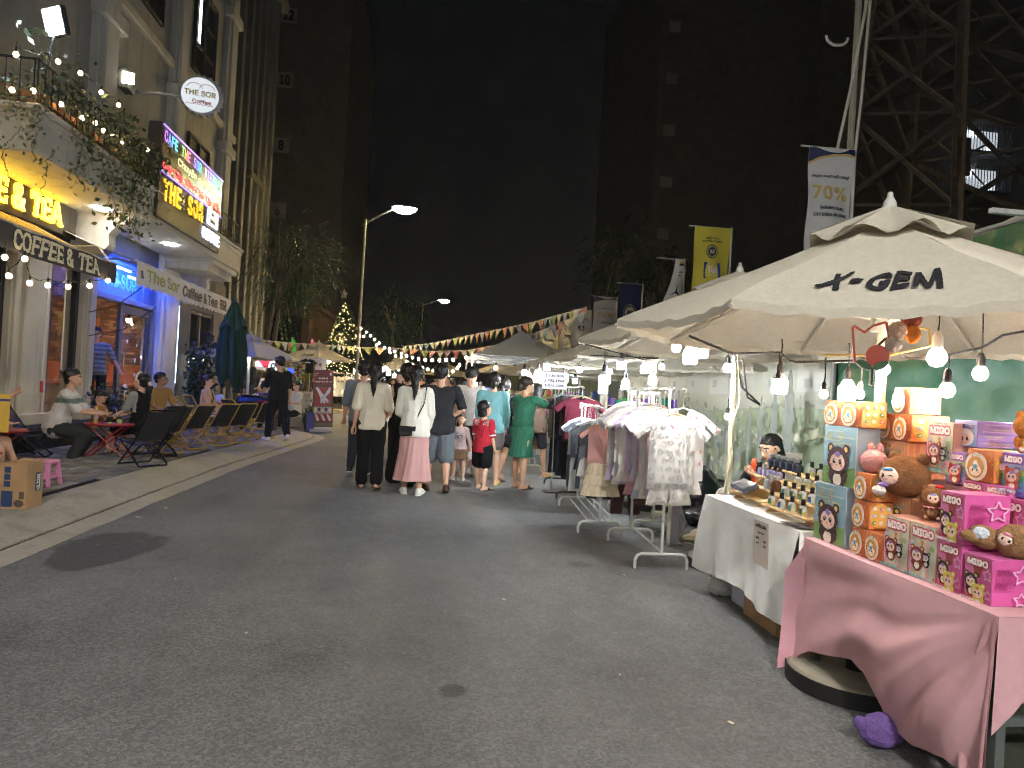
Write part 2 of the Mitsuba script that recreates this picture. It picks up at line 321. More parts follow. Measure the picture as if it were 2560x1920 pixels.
m.add(span([-6.35, 8.5, 3.3], [-6.03, 10.78, 3.9]), rgb(58, 55, 52)).add(span([-6.35, 11.75, 3.35], [-6.03, 12.9, 3.9]), rgb(58, 55, 52)).add(span([-6.35, 13.25, 3.42], [-6.03, 16.17, 3.9]), rgb(70, 70, 74))
m.add(span([-12, 20.9, .45], [-6.35, 21.2, 17]), rgb(120, 117, 110)).add(span([-12, 6, .45], [-11.8, 20.9, 12.4]), rgb(60, 58, 54))
m.add(span([-6.4, -2, 3.9], [-6.0, 20.9, 12.4]), rgb(134, 136, 136))
put(B, 'front_wall', m, 'plaster')
put(B, 'sign_board', M().add(bev([-6.03, 6.5, 3.42], [-5.90, 12.3, 3.9], .006), rgb(72, 62, 46), .6), 'plaster', label='dark fascia board under the yellow letters')
m = M()        # upper wall pilasters, string courses and window surrounds
for y in (9.2, 12.6, 16.0, 19.6):
    m.add(bev([-6.02, y, 4.46], [-5.86, y + .75, 12.3], .02), rgb(158, 159, 158)).add(bev([-6.02, y + .14, 4.46], [-5.80, y + .61, 12.3], .02), rgb(158, 159, 158))
    for z in (7.3, 10.9): m.add(bev([-6.02, y - .08, z], [-5.74, y + .83, z + .28], .03), rgb(166, 167, 165))
m.add(bev([-6.02, -2, 7.9], [-5.88, 20.9, 8.1], .03), rgb(170, 168, 160))
put(B, 'pilasters', m, 'plaster')
for y, z in ((13.9, 8.5), (17.3, 4.9), (17.3, 8.5), (10.4, 8.9)):
    if 1:
        k = glazing('upper_window', y, y + 1.55, z, z + 2.1, x=-5.97, nv=2, nh=2, fr=.06, col=rgb(48, 50, 54))
        put(B, 'dark_pane_backing', M().add(span([-5.999, y + .02, z + .02], [-5.99, y + 1.53, z + 2.08]), rgb(26, 29, 34), .3), 'paint')
put(B, 'lit_window_strip', M().add(span([-5.93, 17.45, 9.2], [-5.92, 17.62, 10.5]), WHITE), 'paint', emit=COOL * .75, w=.3)
# balcony slab with moulded cornice, corbels, planter rail
m = M()
m.add(bev([-6.0, 9.05, 3.93], [-4.86, 18.2, 4.40], .01), rgb(176, 172, 162))
for a, z0, z1 in ((.06, 4.40, 4.47), (.02, 4.30, 4.40), (.0, 3.90, 3.96)): m.add(bev([-6.0, 9.05 - a, z0], [-4.86 + a, 18.2 + a, z1], .02), rgb(186, 182, 172))
put(B, 'balcony', m, 'plaster')
put(B, 'cornice', M().add(bev([-6.0, 16.22, 3.62], [-5.0, 18.0, 3.90], .02), rgb(178, 174, 164)).add(bev([-6.0, 16.2, 3.78], [-4.9, 18.1, 3.90], .02), rgb(186, 182, 172)), 'plaster')
def corbel(y):
    s = [(-6.0, 3.90), (-5.05, 3.90), (-5.08, 3.78), (-5.30, 3.72), (-5.42, 3.56), (-5.40, 3.40), (-5.52, 3.24), (-5.72, 3.18), (-5.80, 3.02), (-6.0, 3.0)]
    v, f = ext(Polygon(s), .26)
    put(B, 'corbel', M().add((np.column_stack([v[:, 0], y + v[:, 2], v[:, 1]]), f[:, ::-1]), rgb(196, 190, 178), smooth=35), 'plaster')
corbel(12.35); corbel(17.45)
rail = M()
for y in np.arange(9.1, 18.2, .16): rail.add(rod([-4.9, y, 4.46], [-4.9, y, 5.02], .009, n=5), BLACK)
for x in np.arange(-5.9, -4.9, .16): rail.add(rod([x, 9.1, 4.46], [x, 9.1, 5.02], .009, n=5), BLACK)
for z in (4.56, 5.03): rail.add(tube([[-6, 9.1, z], [-4.9, 9.1, z], [-4.9, 18.2, z]], .016, 6), BLACK)
put(B, 'railing', rail)
for i in range(6): put(B, 'planter', M().add(bev([-5.25, 9.3 + i * 1.45, 4.47], [-4.99, 10.55 + i * 1.45, 4.72], .01), rgb(150, 96, 52), .7), 'plaster')
put(B, 'planter', M().add(bev([-5.85, 9.2, 4.47], [-5.3, 9.45, 4.74], .01), rgb(150, 96, 52), .7), 'plaster')
# recessed soffit lamps
for x, y in ((-5.35, 11.9), (-5.3, 14.75)):
    put(B, 'soffit_lamp', M().add(lathe([(0, 3.868), (.10, 3.868), (.12, 3.90)], 20, (x, y, 0)), WHITE), 'paint', emit=COOL * 26, w=1.5)
# doorway: transom, door leaf, room behind
m = M()
for a, b in (([-6.2, 13.25, .45], [-6.02, 13.34, 3.42]), ([-6.2, 16.07, .45], [-6.02, 16.17, 3.42]), ([-6.2, 13.34, 2.64], [-6.0, 16.07, 2.74]), ([-6.2, 13.34, 3.36], [-6.02, 16.07, 3.42]), ([-6.2, 15.45, 2.74], [-6.03, 15.53, 3.36])): m.add(bev(a, b, .006), rgb(120, 124, 134), .5)
k = put(B, 'door_frame', m)
put(k, 'transom_pane', M().add(span([-6.15, 13.34, 2.74], [-6.13, 16.07, 3.36]), rgb(120, 140, 190), .25), 'paint')
put(k, 'transom_sign', M().add(frame(ext(text2d('THE SOR', .26, True), .012), [-6.125, 13.75, 2.93], [0, 1, 0], [0, 0, 1]), rgb(120, 190, 80), .4), label='green THE SOR lettering behind the transom')
m = M(); d0, d1 = 14.55, 16.0
for a, b in (([-6.14, d0, .47], [-6.07, d0 + .13, 2.62]), ([-6.14, d1 - .13, .47], [-6.07, d1, 2.62]), ([-6.14, d0 + .13, 2.46], [-6.07, d1 - .13, 2.62]), ([-6.14, d0 + .13, .47], [-6.07, d1 - .13, .68])): m.add(bev(a, b, .008), rgb(58, 62, 72), .45)
k = put(B, 'door', m)
put(k, 'glass_pane', M().add(quad([-6.1, d0, .6], [-6.1, d1, .6], [-6.1, d1, 2.5], [-6.1, d0, 2.5]), WHITE), 'pane')
put(k, 'handle', M().add(tube([[-6.05, 14.64, 1.3], [-6.0, 14.64, 1.33], [-6.0, 14.64, 1.67], [-6.05, 14.64, 1.7]], .012), STEEL, .3), 'metal')
stick = M()
for y, z, r in ((14.98, 1.92, .04), (15.4, 1.55, .05), (15.45, 1.86, .03), (15.42, 1.25, .035), (15.0, .95, .12)): stick.add(frame(ext(blob(0, 0, r, r), .003), [-6.095, y, z], [0, 1, 0], [0, 0, 1]), rgb(220, 215, 230), .5)
put(k, 'stickers', stick)
m = M()
m.add(span([-10.6, 12.6, .40], [-6.2, 19.0, .452]), rgb(90, 82, 74)).add(span([-10.6, 12.6, 3.42], [-6.3, 19.0, 3.5]), rgb(150, 140, 126)).add(span([-10.7, 12.6, .45], [-10.6, 19, 3.42]), rgb(120, 96, 78)).add(span([-10.6, 12.5, .45], [-6.36, 12.6, 3.42]), rgb(120, 110, 98)).add(span([-10.6, 18.9, .45], [-6.3, 19.0, 3.42]), rgb(84, 70, 60))
put(B, 'coffee_room', m, 'plaster')
bricks = M()
for j in range(33):
    for i in range(19):
        x = -10.5 + i * .225 + (j % 2) * .11; z = .9 + j * .076
        if x + .215 > -6.36: continue
        c = rgb(*[(126, 88, 70), (140, 98, 76), (112, 82, 68), (156, 118, 94), (104, 74, 62)][rng.integers(5)])
        bricks.add(span([x, 18.86 - rng.uniform(.0, .012), z], [x + .214, 18.9, z + .066]), c, .85)
put(B, 'brick_wall', bricks, 'worn', kind='stuff', label='brown brick wall inside the coffee room')
put(B, 'bench', M().add(bev([-10.4, 18.3, .45], [-6.5, 18.8, .90], .02), rgb(205, 190, 165)).add(bev([-10.4, 18.62, .98], [-6.5, 18.8, 1.46], .03), rgb(186, 108, 66), .55).add(bev([-10.4, 18.2, .90], [-6.5, 18.66, 1.0], .03), rgb(176, 98, 58), .55), 'paint', label='orange padded bench along the brick wall')
put(B, 'wall_panel', M().add(bev([-8.75, 18.80, 1.46], [-8.35, 18.84, 2.6], .01), rgb(230, 150, 50), .6), 'worn', label='yellow decorated board on the brick wall')
for x, y, z, r, e in ((-7.4, 18.2, 2.55, .06, 150), (-8.9, 16.6, 2.9, .07, 150), (-7.3, 15.6, 2.95, .07, 120)):  # the third lamp is added only to brighten the room behind the doorway
    kk = put(B, 'room_lamp', M().add(lathe([(.02, .5), (.02, .1), (.09, .04), (.02, .03)], 12, (x, y, z)), BLACK)); put(kk, 'bulb', M().add(ball((x, y, z), r), WHITE), emit=WARM * e, w=1)
# blue neon tubes above the doorway, and the strip on the pillar's edge
for a, b in (([-5.88, 13.35, 3.24], [-5.88, 14.4, 3.24]), ([-5.82, 14.2, 3.12], [-5.82, 15.5, 3.12]), ([-5.88, 16.0, 3.3], [-5.88, 17.0, 3.3])):
    k = one('neon_tube', 'glowing blue neon tube ' + {3.24: 'at the left above the cafe doorway', 3.12: 'across the middle above the cafe doorway', 3.3: 'over the blue lit pillar'}[a[2]], 'light', M().add(rod(a, b, .022), WHITE), group='blue neon tubes above the doorway', emit=np.array([.035, .11, 1.0]) * 40, w=1.2)
one('neon_tube', 'pale upright light strip on the far edge of the blue lit pillar', 'light', M().add(rod([-5.93, 17.3, 1.1], [-5.93, 17.3, 2.9], .012), WHITE), emit=np.array([.35, .6, 1.0]) * 2.2, w=.4)

# ---- fins of the apartment block behind the cafe
A = thing('apartment_block', 'grey apartment block with vertical fins rising behind the cafe', 'building')
put(A, 'walls', M().add(span([-16, 21.6, 0], [-7.25, 30.4, 16.4]), rgb(72, 73, 74)), 'plaster')
for i, y in enumerate(np.arange(22.0, 30.4, .95)): put(A, 'fin', M().add(bev([-7.26, y, 0], [-6.95, y + .28, 16.6], .02), rgb(104, 104, 102)), 'plaster')
put(A, 'parapet', M().add(bev([-16, 21.4, 16.6], [-6.8, 30.6, 17.0], .03), rgb(150, 146, 130)), 'plaster')
for z in np.arange(4.2, 16, 3.1):
    for i, y in enumerate(np.arange(22.45, 30, 1.9)): put(A, 'window', M().add(span([-7.27, y - .13, z], [-7.24, y + .46, z + 1.5]), rgb(24, 27, 32), .2))
for i, (y, z) in enumerate(((26.6, 8.6), (29.0, 5.4))): put(A, 'ledge', M().add(bev([-7.3, y, z], [-6.9, y + 2.3, z + .25], .02), rgb(96, 92, 74)), 'plaster')
# ---- dark towers with floor numbers
def plate(parent, c, s, txt, ang=0):
    m = M().add(box([0, 0, 0], [s, .06, s * .92]), rgb(176, 174, 172))
    if txt: m.add(frame(ext(fit(text2d(txt, 1, True), s * (.62 if len(txt) > 1 else .3), s * .6), .02), [0, -.032, 0], [1, 0, 0], [0, 0, 1]), rgb(20, 20, 22))
    v = m; V = [x @ np.array([[math.cos(ang), math.sin(ang), 0], [-math.sin(ang), math.cos(ang), 0], [0, 0, 1]]) + np.array(c) for x in v.V]; v.V = V
    put(parent, 'floor_number', v, 'paint', label=f'plate reading {txt}' if txt else None)
Tw = thing('apartment_tower', 'very dark tower with floor number plates 10 and 8 beyond the apartment block', 'building')
put(Tw, 'walls', M().add(span([-40, 70.3, 0], [-9.6, 95, 44]), rgb(126, 126, 124)), 'plaster')
for z, t in ((42.6, '14'), (36.3, '12'), (30.02, '10'), (23.69, '8'), (17.4, '6'), (11.2, '4')): plate(Tw, (-15.65, 70.25, z), 1.6, t)
Tb = thing('apartment_tower', 'unlit tower with a column of pale floor plates above the parasols', 'building')
put(Tb, 'walls', M().add(span([24.4, 80.3, 0], [60, 110, 60]), rgb(126, 128, 130)), 'plaster')
for i in range(7): plate(Tb, (25.9 + .02 * i, 80.25, 14.5 + i * 6.1), 1.4, '')
Tc = thing('apartment_tower', 'dark block with two bright stacked balconies behind the lattice pylon', 'building')
put(Tc, 'walls', M().add(span([44, 60.4, 0], [90, 85, 50]), rgb(126, 128, 130)), 'plaster')
for z in (22.0, 25.6):
    k = put(Tc, 'balcony', M().add(span([46.6, 59.2, z - .2], [51.6, 60.4, z]), rgb(90, 95, 105)))
    put(k, 'lit_window', M().add(span([47.2, 60.30, z + .1], [51.0, 60.36, z + 2.2]), rgb(180, 190, 200)), emit=COOL * .16, w=.2)
    put(k, 'lamp', M().add(ball((48.3, 60.1, z + 1.9), .16), WHITE), emit=COOL * 6, w=.2)
    put(k, 'lamp', M().add(ball((50.2, 60.1, z + .6), .13), WHITE), emit=COOL * 6, w=.2)
    bars = M()
    for x in np.arange(46.6, 51.7, .3): bars.add(rod([x, 59.25, z], [x, 59.25, z + 2.4], .035, n=5), rgb(60, 64, 72))
    put(k, 'railing', bars)
k = thing('shop_house', 'dark two storey house front behind the far left parasols', 'building')
put(k, 'walls', M().add(span([-26, 42, 0], [-7.2, 52, 5.6]), rgb(88, 68, 58)).add(span([-26.3, 41.7, 5.6], [-7.0, 52, 5.9]), rgb(96, 80, 70)), 'plaster')
for x in (-14.4, -11.8, -9.3):
    for z in (.6, 3.4): put(k, 'window', M().add(bev([x, 41.9, z], [x + 1.7, 42.02, z + 1.6], .02), rgb(18, 18, 20), .3))
# ================================================================== plants
def fronds(center, rad, n, L, seed, tilt=.5, cols=((34, 62, 30), (48, 84, 38), (28, 50, 28)), leaf=.10, shellness=.55):
    """Feathery crown: arching stems, each with two rows of narrow leaflets."""
    r = np.random.default_rng(seed); V, F, C, o = [], [], [], 0
    for _ in range(n):
        d = r.normal(size=3); d /= np.linalg.norm(d)
        p = np.asarray(center) + d * np.asarray(rad) * (shellness + (1 - shellness) * r.random()) * r.uniform(.7, 1.05)
        out = d * [1, 1, .35] + r.normal(size=3) * .35; out /= np.linalg.norm(out)
        l = L * r.uniform(.6, 1.25); k = 9; t = np.linspace(0, 1, k)[:, None]
        st = p + out * l * t + np.array([0, 0, -1.]) * (tilt * l * t ** 2)
        side = np.cross(out, [0, 0, 1.]); side /= np.linalg.norm(side) + 1e-9
        col = rgb(*cols[r.integers(len(cols))]) * r.uniform(.7, 1.3)
        for i in range(1, k):
            for s in (-1, 1):
                a = st[i - 1]; b = st[i]; w = leaf * l * (1.2 - .6 * i / k) * r.uniform(.8, 1.2)
                tip = (a + b) / 2 + side * s * w + out * w * .5 + np.array([0, 0, -.35 * w * r.random()])
                V += [a, (a + b) / 2 + (b - a) * .15, tip]; F.append([o, o + 1, o + 2]); C.append(col); o += 3
    return np.array(V), np.array(F), np.array(C)
def leaves(pts, size, seed, cols, droop=.4):
    r = np.random.default_rng(seed); V, F, C = [], [], []
    for i, p in enumerate(pts):
        a = r.normal(size=3); a[2] -= droop; a /= np.linalg.norm(a); b = np.cross(a, r.normal(size=3)); b /= np.linalg.norm(b) + 1e-9
        l = size * r.uniform(.6, 1.3); w = l * .32; o = len(V)
        V += [p, p + a * l * .45 + b * w, p + a * l, p + a * l * .45 - b * w]; F += [[o, o + 1, o + 2], [o, o + 2, o + 3]]
        c = rgb(*cols[r.integers(len(cols))]) * r.uniform(.75, 1.25); C += [c, c]
    return np.array(V), np.array(F), np.array(C)
def addleaf(m, vfc): return m.addf((vfc[0], vfc[1]), vfc[2], .5)
def trunk(base, top, r0, r1, seed, bend=.15):
    r = np.random.default_rng(seed); t = np.linspace(0, 1, 9)[:, None]
    p = np.asarray(base) * (1 - t) + np.asarray(top) * t; p[:, :2] += bend * np.cumsum(r.normal(size=(9, 2)), 0) * .25 * t
    return tube(p, np.linspace(r0, r1, 9), 9), p[-1]
def feathery_tree(label, base, crown, rad, n, L, seed, cols, trunks=1, group=None):
    k = thing('feathery_tree', label, 'tree', group); m = M()
    for i in range(trunks):
        b = np.array([base[0] + i * .38, base[1] + i * .2, 0]); tb, e = trunk(b, np.array([crown[0] * .6 + b[0] * .4, crown[1], crown[2] - rad[2] * .5]), .11, .06, seed + i); m.add(tb, rgb(92, 82, 70), .9)
        rr = np.random.default_rng(seed + 50 + i)
        for _ in range(7):
            q = np.asarray(crown) + rr.normal(size=3) * np.asarray(rad) * .45
            m.add(tube([e, (e + q) / 2 + [0, 0, .25], q], [.045, .03, .012], 6), rgb(92, 82, 70), .9)
    put(k, 'trunk', m, 'worn'); put(k, 'crown', addleaf(M(), fronds(crown, rad, n, L, seed + 9, cols=cols)), 'leaf'); return k
GRN = ((30, 54, 28), (42, 72, 34), (22, 42, 24))
feathery_tree('feathery tree leaning over the far left parasols, its lower fronds lit green', (-5.75, 23.8), (-4.75, 24, 5.2), (1.9, 1.6, 1.7), 900, .58, 3, GRN, 2)
feathery_tree('dark feathery tree behind the tall street lamp', (-2.0, 38.5), (-2.0, 38, 4.9), (1.9, 1.8, 1.6), 700, .65, 4, GRN)
feathery_tree('dim dark tree behind the row of banners', (9.4, 41), (10.6, 41, 9.6), (2.4, 2.2, 2.4), 380, 1.2, 5, GRN)
feathery_tree('low dark tree standing right of the dim tree behind the banners', (13.6, 42), (13.4, 42, 9.2), (1.7, 1.7, 1.7), 260, 1.1, 6, GRN)
feathery_tree('dark tree beside the apartment block', (-8.0, 34), (-7.2, 33, 6.2), (2.2, 2, 2.4), 380, 1.1, 8, GRN)
for i, (x, y, s) in enumerate(((-6.9, 34.5, 1.0), (-5.9, 35, .8), (-9.2, 34, 1.1))):
    k = thing('palm_clump', ('yellow green palm clump behind the green feather flag', 'low palm clump right of the yellow green palm', 'darker palm clump farther left behind the red feather flag')[i], 'palm'); r_ = np.random.default_rng(70 + i); m = M()
    put(k, 'trunk', M().add(rod([x, y, 0], [x, y, 1.6 * s], .07, .05), rgb(90, 80, 60)), 'worn')
    for _ in range(16):
        a, e = r_.uniform(0, 2 * PI), r_.uniform(.3, 1.2); d = np.array([math.cos(a) * math.cos(e), math.sin(a) * math.cos(e), math.sin(e)])
        t = np.linspace(0, 1, 12)[:, None]; st = np.array([x, y, 1.6 * s]) + d * t * 1.5 * s - np.array([0, 0, .8 * s]) * t ** 2
        sd = np.cross(d, [0, 0, 1]); sd /= np.linalg.norm(sd); V, F = [], []
        for j in range(11):
            for q in (-1, 1): o = len(V); V += [st[j], st[j + 1], st[j] + sd * q * .3 * s * (1.1 - j / 11) + d * .15 - [0, 0, .1]]; F.append([o, o + 1, o + 2])
        m.add((np.array(V), np.array(F)), rgb(120, 130, 50) * r_.uniform(.5, 1.1), .5, False)
    put(k, 'fronds', m, 'leaf')

# ================================================================== fence on the right: printed hoarding, then green tarpaulin
H = thing('printed_hoarding', 'long hoarding printed with a sunny green park, paths and cypress trees behind the clothes racks', 'hoarding')
FX, Y0, Y1 = 4.95, 8.32, 17.5
put(H, 'sheet', M().add(span([FX, Y0, .06], [FX + .02, Y1, 2.62]), rgb(206, 212, 196), .45))
layers = []     # (shape in (17.5 - y, z), colour), printed one over another
def pr(sh, *c): layers.append((sh, rgb(*c) * .68 + .22))
U = lambda y: Y1 - y
r_ = np.random.default_rng(12)
pr(sbox(0, .06, U(Y0), 1.35), 150, 178, 120)
for i in range(9): pr(sbox(.2 + i * 1.02, 1.5, .2 + i * 1.02 + .8, 2.58), *[(218, 222, 208), (206, 214, 200), (224, 226, 216)][i % 3])
for i in range(26): pr(sbox(.3 + i * .345, 1.62 + (i % 3) * .24, .3 + i * .345 + .16, 1.74 + (i % 3) * .24), 170, 184, 176)
pr(Polygon([(0, .9), (U(Y0), 1.42), (U(Y0), 1.58), (0, 1.3)]), 198, 204, 180)
pr(Polygon([(3.6, .06), (7.4, .06), (6.3, .9), (4.9, 1.35), (4.4, 1.35), (5.2, .8)]), 176, 190, 172)
pr(Polygon([(4.4, .06), (6.2, .06), (5.9, .45), (5.0, .75), (4.7, .5)]), 96, 116, 96)
for i in range(5): pr(Polygon([(4.9 + i * .3, .14), (5.06 + i * .3, .14), (5.22 + i * .25, .5), (5.1 + i * .25, .5)]), 214, 220, 206)
pr(Polygon([(6.0, .06), (6.14, .06), (5.2, 1.0), (5.14, 1.0)]), 190, 196, 60)
pr(Polygon([(6.9, .06), (9.2, .06), (9.2, .9), (7.6, 1.05), (6.8, .8)]), 128, 160, 92)
pr(Polygon([(7.2, .7), (9.2, 1.0), (9.2, 1.12), (7.1, .82)]), 206, 204, 150)
for i in range(420):
    u, z = r_.uniform(0, U(Y0)), r_.uniform(.12, 1.5)
    s = r_.uniform(.02, .09) * (1.5 - z * .6); c = [(120, 150, 96), (96, 128, 84), (150, 172, 116), (86, 114, 80), (166, 184, 134), (176, 190, 150)][r_.integers(6)]
    pr(affinity.translate(Polygon([(s * (1 + .3 * math.sin(5 * a + i)) * math.cos(a), s * .8 * (1 + .3 * math.cos(4 * a + i)) * math.sin(a)) for a in np.linspace(0, 2 * PI, 13)[:-1]]), u, z), *c)
for i in range(60):
    u, z = r_.uniform(7.2, 9.1), r_.uniform(.75, 1.0); pr(blob(u, z, .025, .02, 8), 216, 220, 196)
for u, h, w in ((8.86, 1.5, .13), (8.48, 1.25, .10), (8.1, 1.15, .07), (7.75, .95, .06), (6.6, .8, .07), (3.2, .9, .07), (2.0, .8, .08), (5.75, .9, .06)):
    pts = [(u - w * math.sin(PI * t) ** .6 * (1 + .25 * math.sin(40 * t + u)), .35 + h * t) for t in np.linspace(0, 1, 18)] + [(u + w * math.sin(PI * t) ** .6 * (1 + .25 * math.sin(37 * t + 2 * u)), .35 + h * t) for t in np.linspace(1, 0, 18)]
    pr(Polygon(pts).buffer(0), 62, 94, 66); pr(sbox(u - .02, .14, u + .02, .42), 104, 84, 60)
for u in (4.2, 3.1, 6.95, 5.4, 6.2): pr(union_all([blob(u, 1.0, .02, .03, 8), Polygon([(u - .035, .62), (u + .035, .62), (u + .03, .97), (u - .03, .97)])]), 60, 74, 70)
for u in (7.05, 7.35): pr(sbox(u, .5, u + .2, .68), 70, 90, 76); 
prt = M()
for i, (sh, c) in enumerate(layers):
    sh = sh.intersection(sbox(.02, .08, U(Y0) - .02, 2.6))
    if sh.is_empty or sh.area < 1e-5: continue
    v, f = ext(sh, .0004)
    prt.add((np.column_stack([FX - .0008 - .0007 * i - v[:, 2], Y1 - v[:, 0], v[:, 1]]), f), c, .5, False)
put(H, 'printed_picture', prt, 'paint', label='print of a sunny park with clipped shrubs, zebra crossing and cypresses')
for y in np.arange(8.4, 17.6, 2.28): put(H, 'post', M().add(rod([FX + .07, y, 0], [FX + .07, y, 2.7], .03), STEEL, .5))
put(H, 'far_panels', M().add(span([FX, Y1 + .02, .06], [FX + .03, 48, 2.3]), rgb(70, 84, 80), .6), 'plaster')
G = thing('green_tarpaulin', 'green tarpaulin tied to a steel frame behind the toy stall', 'tarpaulin')
def tarp(u, v):
    y = 8.3 - u * 7.6; z = .15 + v * 2.93 - .05 * np.sin(u * 9) ** 2 * v
    q = np.column_stack([y * 1.6, z * .8, y * 0])
    return np.column_stack([FX + .05 * meshkit.fbm(q * 2) + .05 * np.abs(np.sin(y * 7 + 1.5 * np.sin(z * 2))) * .5 + .02 * np.sin(z * 9 + y * 2), y, z])
put(G, 'sheet', M().add(grid(tarp, 120, 44), rgb(46, 112, 76), .42, True), 'worn')
for y in (8.32, 6.3, 4.2, 2.1): put(G, 'post', M().add(rod([FX + .14, y, 0], [FX + .14, y, 3.16], .028), STEEL, .4))
put(G, 'top_rail', M().add(rod([FX + .1, 8.3, 3.11], [FX + .1, .6, 3.13], .022), rgb(190, 190, 184), .4))
put(G, 'clamp', M().add(span([FX - .35, 5.45, 3.09], [FX + .5, 5.50, 3.13]), rgb(200, 200, 196), .5))
def sag(a, b, d, n=14):
    t = np.linspace(0, 1, n)[:, None]; return np.asarray(a) * (1 - t) + np.asarray(b) * t - np.array([0, 0, 1.]) * d * 4 * t * (1 - t)
for i, (a, b, d, r, c) in enumerate((([5.05, 6.6, 3.02], [6.3, 2.0, 5.1], .25, .022, (206, 204, 190)), ([5.05, 6.2, 3.0], [6.3, 2.6, 4.4], .2, .018, (190, 188, 176)))):
    one('overhead_cable', ('thick pale cable rising over the green tarpaulin', 'thinner pale cable below the thick one above the tarpaulin')[i], 'cable', M().add(tube(sag(a, b, d), r), rgb(*c), .5))

# ================================================================== lattice pylon behind the fence
K = thing('lattice_pylon', 'steel lattice pylon towering behind the fence at the upper right', 'pylon')
PC = rgb(128, 122, 112)
def leg(i, z):
    b = [(14.6, 27.0), (19.95, 25.2), (28.4, 27.5), (22.6, 33)][i]; c = np.array([21.4, 28.0]); t = z / 46.
    p = np.array(b) * (1 - t) + c * t; return np.array([p[0], p[1], z])
def angle_bar(a, b, w):
    a, b = np.asarray(a, float), np.asarray(b, float); d = (b - a) / np.linalg.norm(b - a); s = np.cross(d, [0, 1, .2]); s /= np.linalg.norm(s); q = np.cross(d, s); P_ = []
    for e in (a, b): P_ += [e, e + s * w, e + s * w + q * w * .12, e + s * w * .12 + q * w * .12, e + s * w * .12 + q * w, e + q * w]
    f = [[i, (i + 1) % 6, (i + 1) % 6 + 6, i + 6] for i in range(6)]
    return np.array(P_), np.array(f)
for i in range(4): put(K, 'leg', M().add(angle_bar(leg(i, 0), leg(i, 24), .34 if i == 1 else .26), PC, .6, False), 'worn')
lv = [0, 5.2, 9.6, 13.4, 16.6, 19.4, 22]
for fa, (i, j) in enumerate(((0, 1), (1, 2), (2, 3), (3, 0))):
    for a, b in zip(lv[:-1], lv[1:]):
        m = M()
        m.add(angle_bar(leg(i, a), leg(j, b), .17), PC, .6, False).add(angle_bar(leg(j, a), leg(i, b), .15), PC, .6, False).add(angle_bar(leg(i, b), leg(j, b), .12), PC, .6, False)
        x = (leg(i, a) + leg(j, b) + leg(j, a) + leg(i, b)) / 4
        for e in ((leg(i, (a + b) / 2), (leg(i, a) + x) / 2), (leg(i, (a + b) / 2), (leg(i, b) + x) / 2), (leg(j, (a + b) / 2), (leg(j, a) + x) / 2), (leg(j, (a + b) / 2), (leg(j, b) + x) / 2)): m.add(angle_bar(e[0], e[1], .07), PC, .6, False)
        put(K, 'brace', m, 'worn')
put(K, 'gusset', M().add(box(leg(1, 11.6) + [.05, -.12, 0], [.62, .06, 1.5]), rgb(120, 104, 88), .7), 'worn')

# ================================================================== banner poles
def cloth_banner(name, label, x0, y, zt, zb, w, col, marks, taper=0., bulge=.04, group='advertising banners on poles along the fence'):
    k = thing(name, label, 'banner', group)
    def f(u, v):
        z = zb + (zt - zb) * v; c = x0 + w * (1 - (1 - u) * (1 - taper * np.sin(PI * np.clip(v, 0, 1) * .5) ** 2))
        return np.column_stack([c, y + bulge * np.sin(u * 7 + v * 2) * (1.1 - v) + .03 * np.sin(v * 9 + u * 3) - .02, z])
    put(k, 'sheet', M().add(grid(f, 14, 22), col, .6, True), 'cloth')
    m = M(); nm = 0
    for sh, c in marks:          # shapes in 0..1 x 0..1 over the sheet
        v_, f_ = ext(sh, .004); q = f(v_[:, 0], v_[:, 1]); q[:, 1] -= .006 + .003 * nm + v_[:, 2]; m.add((q, f_), c, .6, False); nm += 1
    if nm: put(k, 'print', m)
    put(k, 'pole', M().add(rod([x0 + w + .04, y + .03, 0], [x0 + w + .04, y + .03, zt + .04], .022), rgb(190, 190, 186), .4))
    put(k, 'arm', M().add(rod([x0 - .12, y + .01, zt + .01], [x0 + w + .05, y + .02, zt + .01], .014), rgb(200, 200, 196), .4)); return k
INK, GOLD, NAVY = rgb(34, 42, 66), rgb(206, 176, 96), rgb(28, 38, 92)
def tx(s, w, h, cx, cy, bold=True): return fit(text2d(s, 1, bold), w, h, cx, cy)
swoosh = [(Polygon([(0, 1), (1, 1), (1, .94), (.85, .955), (.5, .945), (.2, .915), (0, .87)]), NAVY), (Polygon([(0, .87), (.2, .915), (.5, .945), (.85, .955), (1, .94), (1, .925), (.8, .94), (.45, .925), (.2, .895), (0, .85)]), GOLD), (Polygon([(0, 0), (1, 0), (1, .03), (.6, .03), (.3, .045), (0, .09)]), NAVY)]
cloth_banner('banner', 'white banner with gold 70% hanging left of the lattice pylon', 4.95, 9.15, 4.92, 3.35, .64, rgb(206, 208, 206), swoosh + [(tx('HỌC PHÍ HỖ TRỢ', .82, .035, .5, .755), INK), (tx('70%', .80, .12, .5, .61), GOLD), (tx('DÀNH CHO', .55, .035, .54, .475), INK), (tx('CƯ DÂN BCONS', .74, .035, .5, .415), INK)])
badge = lambda cx, cy, rx, ry, c, c2: [(ring(blob(cx, cy, rx, ry), .012), c), (blob(cx, cy, rx * .78, ry * .78), c), (tx('M', rx * .8, ry * .7, cx, cy), c2)]
